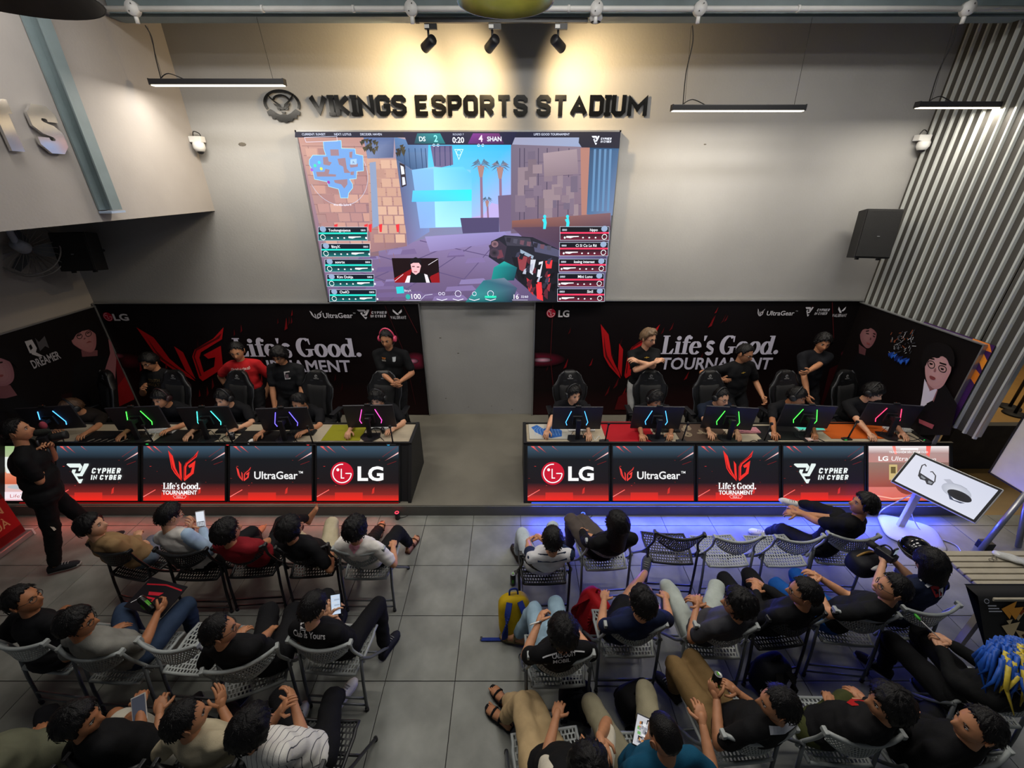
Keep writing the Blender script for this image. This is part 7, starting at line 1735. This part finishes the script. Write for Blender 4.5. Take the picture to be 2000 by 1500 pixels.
# ================================================================== phones, cans, bags on the audience side
def phone(p, xd, yd, label, lit, fn=None, case='#141416'):
    x = V3(xd).normalized(); y = V3(yd); y = (y - x * y.dot(x)).normalized(); n = x.cross(y)
    t = empty('smartphone', p, 0, label, 'phone'); M = Matrix((x, y, n)).transposed().to_4x4(); t.matrix_world = Matrix.Translation(p) @ M
    b = MB(); b.box((0, 0, 0), (.078, .160, .009), bev=.0035); b.build('case', mat('phone_' + case, case, .4), t)
    A = Art(); A.rect(-.034, -.073, .034, .073, lit)
    if fn: fn(A)
    A.build('screen', Matrix.Translation((0, 0, .0050)), art_mat('phone_picture', 1.1), t)
    b = MB(); b.box((.0, -.0, -.006), (.03, .03, .004)); 
    b = MB(); b.box((-.02, .055, -.006), (.028, .03, .004), bev=.001); b.build('camera_bump', M_blk, t)
def chat(A):
    for k in range(6): A.rect(-.03 + (k % 2) * .02, .05 - k * .02, .01 + (k % 2) * .02, .06 - k * .02, '#9aa6b8' if k % 2 else '#c4ccd8')
def gamepic(A):
    rnd = random.Random(6)
    for _ in range(26):
        x, y = rnd.uniform(-.03, .02), rnd.uniform(-.07, .055); A.rect(x, y, x + rnd.uniform(.006, .02), y + rnd.uniform(.006, .02), rnd.choice(['#d8d8d8', '#4a4a52', '#68a060', '#8c8c94', '#b07848', '#2a2a30']))
phone(ph1, (.95, .25, 0), (0, .45, .9), 'white lit phone held up by the man in the white hoodie', '#d4d9e2', lambda A: (A.rect(-.03, -.073, .03, -.02, '#3a3a40'), [A.rect(-.024 + k * .014, -.064 + j * .014, -.014 + k * .014, -.054 + j * .014, '#d0d4dc') for k in range(4) for j in range(3)]), '#c9c9cc')
phone(ph2, (.97, .2, 0), (0, .55, .83), 'phone with pale map screen held by the man with back lettering', '#b8c8dc', chat)
phone(ph3, (.80, -.42, .1), (.42, .70, .45), 'phone showing a game picture held by the man in teal', '#b8b8bc', gamepic)
phone(A_(272, 1384, .74), (.8, .5, 0), (-.4, .6, .5), 'white-edged phone held by the man in black at the bottom left', '#30333c', None, '#b8b4ae')
def can(p, label, tilt=(0, 0)):
    t = empty('drink_can', p, 0, label, 'can'); t.rotation_euler = (tilt[0], tilt[1], 0)
    b = MB(); b.lathe([(0, 0), (.024, .002), (.030, .012), (.030, .135), (.024, .155)], n=20); o = b.build('can_body', mat('can_black', '#0f1110', .3, .4), t)
    A = Art()
    for k in range(3): A.poly([(-.010 + k * .008, .10), (-.006 + k * .008, .10), (-.008 + k * .008, .045 + .006 * (k % 2)), (-.011 + k * .008, .05)], '#58d020')
    for ang in (0, 180, 90, 270):
        A2 = Art(); A2.v, A2.f, A2.c = list(A.v), list(A.f), list(A.c); A2.build('claw_mark', Matrix.Rotation(R(ang), 4, 'Z') @ Matrix(((1, 0, 0, 0), (0, 0, -1, -.0305), (0, 1, 0, 0), (0, 0, 0, 1))), M_print, o)
    b = MB(); b.lathe([(.024, .155), (.026, .158), (.022, .156), (0, .155)], n=18); b.build('lid', M_alu, t)
    b = MB(); b.box((0, .006, .158), (.012, .024, .002), bev=.0008); b.build('pull_tab', mat('green_tab', '#5aa82c', .4, .3), t)
can(at(1002, 1141, 0), 'black drink can with green marks standing on the aisle floor')
can(can1 + V3((0, 0, -.03)), 'black drink can held by the man in the grey shirt', (R(-20), R(-55)))
can(can2 + V3((0, 0, -.08)), 'black drink can held by the man with the striped collar', (R(-10), R(8)))
# drink can / handset on the stage edge
for u, v, c, lab in ((775, 1001, '#ff3a50', 'small black puck light with a red ring by the stage edge'), (1139, 1003, '#4a6aff', 'small black puck light with a blue ring by the stage edge')):
    p = at(u, v, .10); t = empty('ring_light_puck', (p.x, p.y, 0), 0, lab, 'puck light')
    b = MB(); b.lathe([(0, 0), (.03, 0), (.032, .09), (.02, .1), (0, .1)], n=16); b.build('housing', M_blk, t)
    b = MB(); b.tube([(.022 * math.cos(R(k * 24)), .022 * math.sin(R(k * 24)), .10) for k in range(16)], .005, 6); b.build('lit_ring', emit('ring_' + c, c, 2.5), t)
    b = MB(); b.tube(smooth_path([(.03, 0, .01), (.10, .03, .006), (.16, .10, .006)], 5), .003, 5); b.build('cable', M_blk2, t)
def sq(p_): return lambda q: Vector((math.copysign(abs(q.x) ** p_, q.x), math.copysign(abs(q.y) ** p_, q.y), math.copysign(abs(q.z) ** p_, q.z)))
def backpack(loc, rot, size, col, strapcol, label, pocket=True, panel=None):
    t = empty('backpack', loc, 0, label, 'backpack'); t.rotation_euler = rot
    w, d, h = size
    b = MB(); b.ell((0, 0, h / 2), (w / 2, d / 2, h / 2), fn=sq(.55), n=22, k=14); o = b.build('main_bag', cloth(col, .7), t); wrinkle(o.data, .008, len(label))
    if pocket:
        b = MB(); b.ell((0, d * .46, h * .33), (w * .40, d * .16, h * .26), fn=sq(.6), n=18, k=10); b.build('front_pocket', cloth(panel or col, .7), t)
    b = MB(); b.tube(smooth_path([(-.04, 0, h * .97), (-.03, 0, h + .05), (.03, 0, h + .05), (.04, 0, h * .97)], 5), .009, 6); b.build('grab_handle', cloth(strapcol, .8), t)
    for s in (-1, 1):
        b = MB(); P = smooth_path([(s * w * .16, -d * .42, h * .93), (s * w * .26, -d * .75, h * .72), (s * w * .34, -d * .72, h * .35), (s * w * .36, -d * .45, h * .08)], 6)
        for a, c in zip(P, P[1:]):
            b.box((a + c) / 2, (.055, .012, (c - a).length * 1.15), rot=(c - a).to_track_quat('Z', 'X').to_matrix() @ Matrix.Rotation(R(90), 3, 'Z'))
        b.build('shoulder_strap', cloth(strapcol, .8), t)
    b = MB(); b.tube([(w * .47 * math.cos(a), d * .05, h * .55 + h * .43 * math.sin(a)) for a in (R(k * 15) for k in range(13))], .004, 5); b.build('zip', M_alu, t)
    return t
backpack(at(1002, 1252, 0) + V3((.02, .06, 0)), (R(-14), 0, R(8)), (.30, .16, .44), '#b3950f', '#1c2f78', 'yellow backpack with blue straps standing in the aisle')
o = MB(); P = at(940, 1247, .01); Q = at(978, 1250, .02)
t = empty('loose_strap', P, 0, 'blue webbing strap end lying on the aisle floor', 'strap'); o.box((Q - P) / 2, ((Q - P).length, .03, .004)); o.build('webbing', cloth('#1c2f78', .8), t)
b = MB(); b.box((0, 0, .003), (.02, .034, .008), bev=.002); b.build('buckle', M_blk, t)
backpack(at(1148, 1240, 0) + V3((0, .08, 0)), (R(-8), R(6), R(-60)), (.32, .17, .46), '#a8141c', '#8c1016', 'red backpack with white trim leaning between two audience chairs', True, '#b81c22')
backpack(at(1234, 1385, 0), (R(6), 0, R(20)), (.30, .22, .30), '#101012', '#0c0c0e', 'glossy black bag on the floor below the khaki trousers')
backpack(at(1126, 1390, 0), (0, R(-6), R(-10)), (.26, .20, .34), '#10141c', '#0c0c0e', 'dark open bag beside the beige trousers')
backpack(at(1492, 1340, 0), (0, 0, R(16)), (.28, .2, .36), '#11131a', '#0c0c0e', 'dark navy backpack under the black mesh chair, right block')
b = MB(); q = at(1252, 1362, .28); t = empty('hi_vis_tag', q, 0, 'small reflective tag shining on the black bag', 'tag'); b.box((0, 0, 0), (.03, .004, .05), bev=.001); b.build('tag_plate', mat('reflective_tag', '#c8a838', .15, .6), t); b = MB(); b.tube([(0, 0, .025), (0, .01, .05)], .003, 5); b.build('tag_loop', M_blk, t)
# cigarette-like stick
q = A_(1046, 1218, .76); t = empty('white_stick', q, 0, 'short white stick held by the man in the black jersey', 'stick'); b = MB(); b.tube([(-.045, -.01, 0), (.03, .01, .01)], .006, 8); b.build('shaft', M_white, t); b = MB(); b.tube([(.03, .01, .01), (.045, .014, .012)], .0065, 8); b.build('tip', M_grey, t)
q = A_(1836, 1248, .76); t = empty('pin_flag', q, 0, 'thin white stick with green tip held by the figure in black', 'stick'); b = MB(); b.tube([(0, 0, 0), (-.08, .12, .06)], .0035, 6); b.build('shaft', M_white, t); b = MB(); b.ell((-.085, .13, .065), (.012, .03, .012)); b.build('green_tip', mat('green_tip', '#3aa82a', .5), t)
# mouse mat carried on the lap of the grey-shirted man
q = A_(305, 1165, .68); t = empty('rolled_mouse_mat', q, R(-14), 'black mat with red print across the lap of the grey-shirted man', 'mat')
A = Art(); W, H = .40, .26; A.rect(0, 0, W, H, '#17141a'); A.line([(.02, .20), (.20, .23), (.38, .22)], .012, '#b81c2c'); A.poly([(.10, .15), (.24, .17), (.22, .14), (.12, .125)], '#d0283a')
A.line([(.13, .05), (.13, .105), (.20, .11), (.20, .055)], .014, '#d0283a', True); A.line([(.03, .04), (.08, .10)], .006, '#d8d8dc')
for k in range(6): A.line([(.22 + .02 * k, .06 + .008 * k), (.26 + .02 * k, .065 + .008 * k)], .004, '#7c1c28')
M = Matrix.Rotation(R(12), 4, 'X'); b = MB(); b.box((0, 0, -.003), (W, H, .005), rot=M.to_3x3()); b.build('mat_base', M_blk2, t); A.build('mat_print', M @ Matrix.Translation((-W / 2, -H / 2, .0008)), M_print, t)
# ================================================================== tilted white display on a stand
TL, TR, BR, BL = V3((4.74, 4.07, 1.0)), V3((5.09, 3.42, 1.0)), V3((4.82, 3.26, .65)), V3((4.52, 3.94, .65))
x = ((TR - TL) + (BR - BL)).normalized(); y = ((TL - BL) + (TR - BR)); y = (y - x * y.dot(x)).normalized(); n = x.cross(y); c0 = (TL + TR + BR + BL) / 4
W, H = .76, .445
t = empty('portable_display', (4.81, 3.875, 0), 0, 'white-framed tilted display on a white floor stand showing headsets', 'display'); o = V3((4.81, 3.875, 0))
MT = Matrix.Translation(c0 - o) @ Matrix((x, y, n)).transposed().to_4x4()
b = MB(); b.prism([(-W / 2, -H / 2), (W / 2, -H / 2), (W / 2, H / 2), (-W / 2, H / 2)], MT @ Matrix.Translation((0, 0, -.03)), .03); b.build('white_housing', M_white, t, bevel=.006)
b = MB(); b.prism([(-W / 2 + .008, -H / 2 + .008), (W / 2 - .008, -H / 2 + .008), (W / 2 - .008, H / 2 - .008), (-W / 2 + .008, H / 2 - .008)], MT @ Matrix.Translation((0, 0, -.001)), .004); b.build('black_bezel', M_blk2, t)
A = Art(); w, h = W - .06, H - .06
A.rect(0, 0, w, h, ['#e4e6f4', '#dfe2f0', '#d6daec', '#e2e4f2'])
g = lambda L: [(a * w, c * h) for a, c in L]
A.line(g([(.17, .62), (.15, .78), (.17, .84), (.20, .80)]), .010, '#3c3a3c'); A.line(g([(.17, .62), (.20, .45), (.26, .40)]), .012, '#34343a')
A.poly(g([(.19, .55), (.40, .48), (.40, .36), (.34, .33), (.30, .40), (.24, .38), (.20, .44)]), '#2e2e34'); A.poly(g([(.22, .50), (.29, .47), (.28, .42), (.23, .44)]), '#8a8e96'); A.poly(g([(.33, .45), (.39, .44), (.38, .38), (.34, .38)]), '#8a8e96')
A.line(g([(.40, .48), (.36, .66), (.30, .73), (.28, .70)]), .010, '#3c3a3c')
A.ell(w * .66, h * .50, w * .17, h * .20, '#dcdfea', 24, '#b9bdcc'); A.ell(w * .72, h * .42, w * .14, h * .13, '#0c0c10', 24, '#1c1c24'); A.poly(g([(.60, .36), (.70, .25), (.82, .30), (.78, .24), (.66, .22)]), '#3a4258'); A.poly(g([(.46, .66), (.52, .74), (.58, .68), (.54, .60)]), '#b9bccb')
A.line(g([(.56, .66), (.66, .70), (.74, .68)]), .006, '#a8acba')
A.build('screen_picture', MT @ Matrix.Translation((-w / 2, -h / 2, .0042)), art_mat('white_display_picture', .95), t)
b = MB(); b.box((0, 0, .41), (.085, .045, .80), bev=.012); b.build('stand_post', M_white, t)
b = MB(); b.tube([(0, 0, .78), tuple((c0 - n * .03) - o)], .03, 10); b.build('tilt_joint', M_white, t)
b = MB(); b.ell((.05, -.10, .018), (.30, .25, .018), fn=sq(.45), n=28, k=6, rot=Matrix.Rotation(R(-25), 3, 'Z')); b.build('floor_base', M_white, t)
for k, P in enumerate(([(.02, .05, .5), (-.16, .12, .2), (-.10, .2, .02), (.02, .3, .01)], [(.04, .05, .35), (.14, .05, .15), (.20, -.10, .02), (.42, -.28, .008), (.36, -.45, .008), (.5, -.5, .008)])):
    b = MB(); b.tube(smooth_path(P, 6), .006, 6); b.build('power_cable', M_white, t)
# ================================================================== flip board, slatted table, roll-up stand
t = empty('flip_board', (5.7, 3.6, 0), 0, 'plain white board on a steel frame at the right edge', 'board')
b = MB(); b.box((0, -.3, 1.25), (.02, 1.4, 1.0)); b.build('white_sheet', mat('board_white', '#cfccc4', .35, var=.05, bump=.2, bscale=6), t)
b = MB(); b.box((-.004, .405, 1.25), (.03, .016, 1.02)); b.build('frame_side', M_blk2, t); b = MB(); b.box((-.004, -.3, .745), (.03, 1.42, .016)); b.build('frame_bottom', M_blk2, t)
b = MB(); b.tube([(-.01, .02, .76), (-.26, -.09, .02)], .028, 8); b.build('leg', M_alu, t); b = MB(); b.tube([(.02, .02, .76), (.22, -.05, .02)], .028, 8); b.build('leg', M_alu, t)
b = MB(); b.box((-.18, -.05, .05), (.12, .10, .10), bev=.01); b.build('caster_block', M_blk, t)
p = at(1905, 1085, .72)
t = empty('slatted_table', (4.45, 2.62, 0), 0, 'beige slatted table at the right edge with wrapping on it', 'table'); M_sl = mat('beige_slat', '#a79f8d', .6, var=.08, scale=8)
for k in range(8):
    b = MB(); b.box((.15, .20 - k * .065, .715), (1.15, .055, .03), bev=.008); b.build('slat', M_sl, t)
for sx_, sy_ in ((-.38, .18), (-.38, -.24), (.66, .18), (.66, -.24)):
    b = MB(); b.box((sx_, sy_, .35), (.05, .05, .70)); b.build('leg', M_sl, t)
b = MB(); b.box((.15, -.03, .68), (1.06, .44, .04)); b.build('apron', M_sl, t)
t = empty('printed_play_mat', (4.30, 2.36, .735), 0, 'dark play mat with orange flame print hanging over the slatted table edge', 'mat')
A = Art(); W, H = 1.0, .74; A.rect(0, 0, W, H, '#141a30'); rnd = random.Random(8)
for _ in range(46):
    a, c = rnd.uniform(.14, .9) * W, rnd.uniform(.10, .52); k = rnd.uniform(.05, .17); A.poly([(a, c), (a + k, c + k * rnd.uniform(-.3, .5)), (a + k * .4, c - k * rnd.uniform(.3, .9))], rnd.choice(['#d07a1c', '#e09a3c', '#8c3c14', '#5a2a4c', '#c8b48c', '#3a1c10', '#b85a18']))
for k in range(3): A.rect(.05, .52 - k * .025, .12 + .02 * k, .53 - k * .025, '#c8ccd8')
A.line(arc((.045, .565), .02, 0, 340, 8), .006, '#c8ccd8')
VV = []
def drape(p_):
    s = p_.y
    k = s - (H - .12)
    return V3((p_.x - .40 + max(0, -k) * .25, (k if k > 0 else k * .35) + .0, .004 + p_.z + (0 if k > 0 else k * .93)))
b = MB(); n_ = 12
sv = [(H - .12) * j / 10 for j in range(11)] + [H - .06, H]
grid = [drape(V3((W * i / 6, sv[j], 0))) for j in range(n_ + 1) for i in range(7)]
b.add(grid, [(j * 7 + i, j * 7 + i + 1, (j + 1) * 7 + i + 1, (j + 1) * 7 + i) for j in range(n_) for i in range(6)], 0, True); b.build('mat_base', M_blk2, t)
A.v = [tuple(drape(V3(v_)) + V3((0, -.008, .006))) for v_ in A.v]
A.build('mat_print', Matrix.Identity(4), M_print, t)
t = empty('plastic_wrap', (4.62, 2.72, .733), R(-35), 'crumpled clear plastic wrapping on the slatted table', 'wrapping')
M_pl = mat('clear_wrap', '#c9cac8', .12, var=.1, bump=.8, bscale=30); 
for k in range(3):
    b = MB(); b.ell((.0 + k * .14, -.03 * k, .02), (.16 - .03 * k, .05, .022), n=22, k=12); o = b.build('wrap_fold', M_pl, t); wrinkle(o.data, .03, 90 + k)
t = empty('spectacles_on_table', (4.42, 2.74, .735), R(20), 'folded wire spectacles lying on the slatted table', 'spectacles')
b = MB(); b.tube([(.02 * math.cos(R(k * 30)) - .025, .016 * math.sin(R(k * 30)), .004) for k in range(13)], .002, 5); b.tube([(.02 * math.cos(R(k * 30)) + .025, .016 * math.sin(R(k * 30)), .004) for k in range(13)], .002, 5); b.build('frame', M_blk, t)
b = MB(); b.tube([(.045, .0, .005), (.16, .02, .005)], .0022, 5); b.build('temple', M_blk, t)
t = empty('roll_up_stand', (-5.86, 3.37, 0), 0, 'red roll-up stand with gold lettering at the left edge', 'stand banner')
b = MB(); b.box((0, 0, .04), (.10, .80, .075), bev=.015); b.build('base_cassette', M_alu, t)
for s in (-1, 1):
    b = MB(); b.box((0, s * .40, .04), (.10, .02, .08)); b.build('end_cap', M_white, t)
b = MB(); b.box((.0, 0, 1.05), (.006, .74, 1.94)); b.build('banner_sheet', mat('red_sheet', '#8c0f14', .6), t)
A = Art(); A.rect(0, 0, .74, 1.94, '#9c1016'); A.rect(0, 0, .74, .10, '#6c0a0e'); A.text('CHECK-IN', .37, .34, .14, '#c9a070', .01, align='c', width=.60); A.text('NHẬN QUÀ', .37, .17, .14, '#c9a070', .01, align='c', width=.58); A.rect(0, .50, .74, .56, '#5a080c'); A.rect(.10, .68, .64, 1.3, '#d8d4d0')
A.build('banner_print', Matrix(((0, 0, 1, .0035), (1, 0, 0, -.37), (0, 1, 0, .09), (0, 0, 0, 1))), M_print, t)
# ================================================================== cameraman's gimbal camera, camera rig of the seated operator
hc = atY(88, 868, 3.60); t = empty('gimbal_camera', hc, R(-60), 'black camera with fluffy microphone on a hand gimbal', 'camera')
b = MB(); b.box((0, .02, .06), (.13, .08, .10), bev=.01); b.build('camera_body', M_blk, t)
b = MB(); b.lathe([(0, 0), (.036, 0), (.040, .03), (.040, .10), (.044, .13), (0, .12)], (0, .06, .06), 18, rot=Euler((R(-90), 0, 0)).to_matrix()); b.build('lens', M_blk2, t)
b = MB(); b.tube(smooth_path([(0, 0, -.02), (.09, 0, -.02), (.11, 0, .06), (.09, 0, .10)], 5), .014, 8); b.build('gimbal_arm', M_blk, t)
b = MB(); b.tube([(0, 0, -.03), (0, -.03, -.24)], .02, 10); b.build('handle_grip', M_blk, t)
b = MB(); b.ell((.02, .03, .15), (.035, .075, .035), n=18, k=12); o = b.build('microphone_windshield', mat('fur_dark', '#1c1f1a', .95, bump=1, bscale=120), t); wrinkle(o.data, .012, 77)
b = MB(); b.box((-.10, .0, .10), (.02, .09, .06), bev=.004); o = b.build('side_monitor', M_blk, t)
b = MB(); b.box((-.111, 0, .10), (.002, .07, .045)); b.build('monitor_glass', emit('small_blue', '#3a78d8', .8), o)
b = MB(); b.ell((-.05, .04, .19), (.03, .03, .045), n=10, k=8); b.build('red_cloth_tag', cloth('#8c3a48'), t)
q = atY(72, 985, 3.3); t = empty('lanyard', (q.x, q.y, .75), 0, 'pale strap hanging at the cameraman\'s hip', 'lanyard')
b = MB(); P = [V3((0, 0, .16)), V3((.01, -.02, .06)), V3((.03, -.03, -.05)), V3((.06, -.03, -.18))]
for a, c in zip(P, P[1:]): b.box((a + c) / 2, (.022, .003, (c - a).length * 1.1), rot=(c - a).to_track_quat('Z', 'Y').to_matrix())
b.build('webbing', cloth('#a9a498'), t); b = MB(); b.box((.012, -.024, .05), (.04, .006, .05), bev=.002); b.build('badge', M_white, t)
q = A_(1732, 1080, .93); t = empty('video_camera_rig', q, R(20), 'black video camera with small lit monitor held on the lap at the right', 'camera')
b = MB(); b.box((0, 0, -.02), (.12, .20, .09), bev=.015); b.build('camera_body', M_blk, t); b = MB(); b.box((0, -.06, .07), (.075, .02, .12), bev=.006); o = b.build('monitor', M_blk, t)
b = MB(); b.box((0, -.0715, .085), (.058, .002, .07)); b.build('monitor_glass', emit('grey_screen', '#8a98a8', .8), o)
b = MB(); b.lathe([(0, 0), (.04, 0), (.045, .10), (0, .10)], (0, .10, -.02), 16, rot=Euler((R(-90), 0, 0)).to_matrix()); b.build('lens', M_blk2, t)
b = MB(); b.tube(smooth_path([(0, .08, .03), (0, .04, .09), (0, -.02, .09), (0, -.05, .04)], 5), .010, 7); b.build('top_handle', M_blk, t)
t.scale = (.72, .72, .72)
q = A_(1690, 1100, .70); t = empty('camera_bag', q, R(10), 'black camera bag with gold trim on the lap beside the video camera', 'bag')
b = MB(); b.ell((0, 0, 0), (.15, .11, .10), fn=sq(.6), n=22, k=12); b.build('bag_body', cloth('#15161c', .6), t)
b = MB(); b.tube([(.13 * math.cos(R(k * 15)), .02, .02 + .10 * math.sin(R(k * 15))) for k in range(13)], .010, 6); b.build('gold_trim', mat('gold_trim', '#8c6a2c', .5), t)
b = MB(); b.ell((0, -.08, .05), (.09, .04, .03)); b.build('white_lining', M_white, t)
q = A_(1790, 1072, .98); t = empty('black_helmet', q, R(10), 'glossy black helmet or cap beside the bob-haired person', 'helmet')
b = MB(); b.ell((0, 0, 0), (.105, .12, .10), n=24, k=14); b.build('shell', mat('gloss_black', '#0b0d14', .12), t); b = MB(); b.tube([(.106 * math.cos(R(k * 15)), .121 * math.sin(R(k * 15)), -.02) for k in range(25)], .008, 6); b.build('edge_trim', M_blk, t)
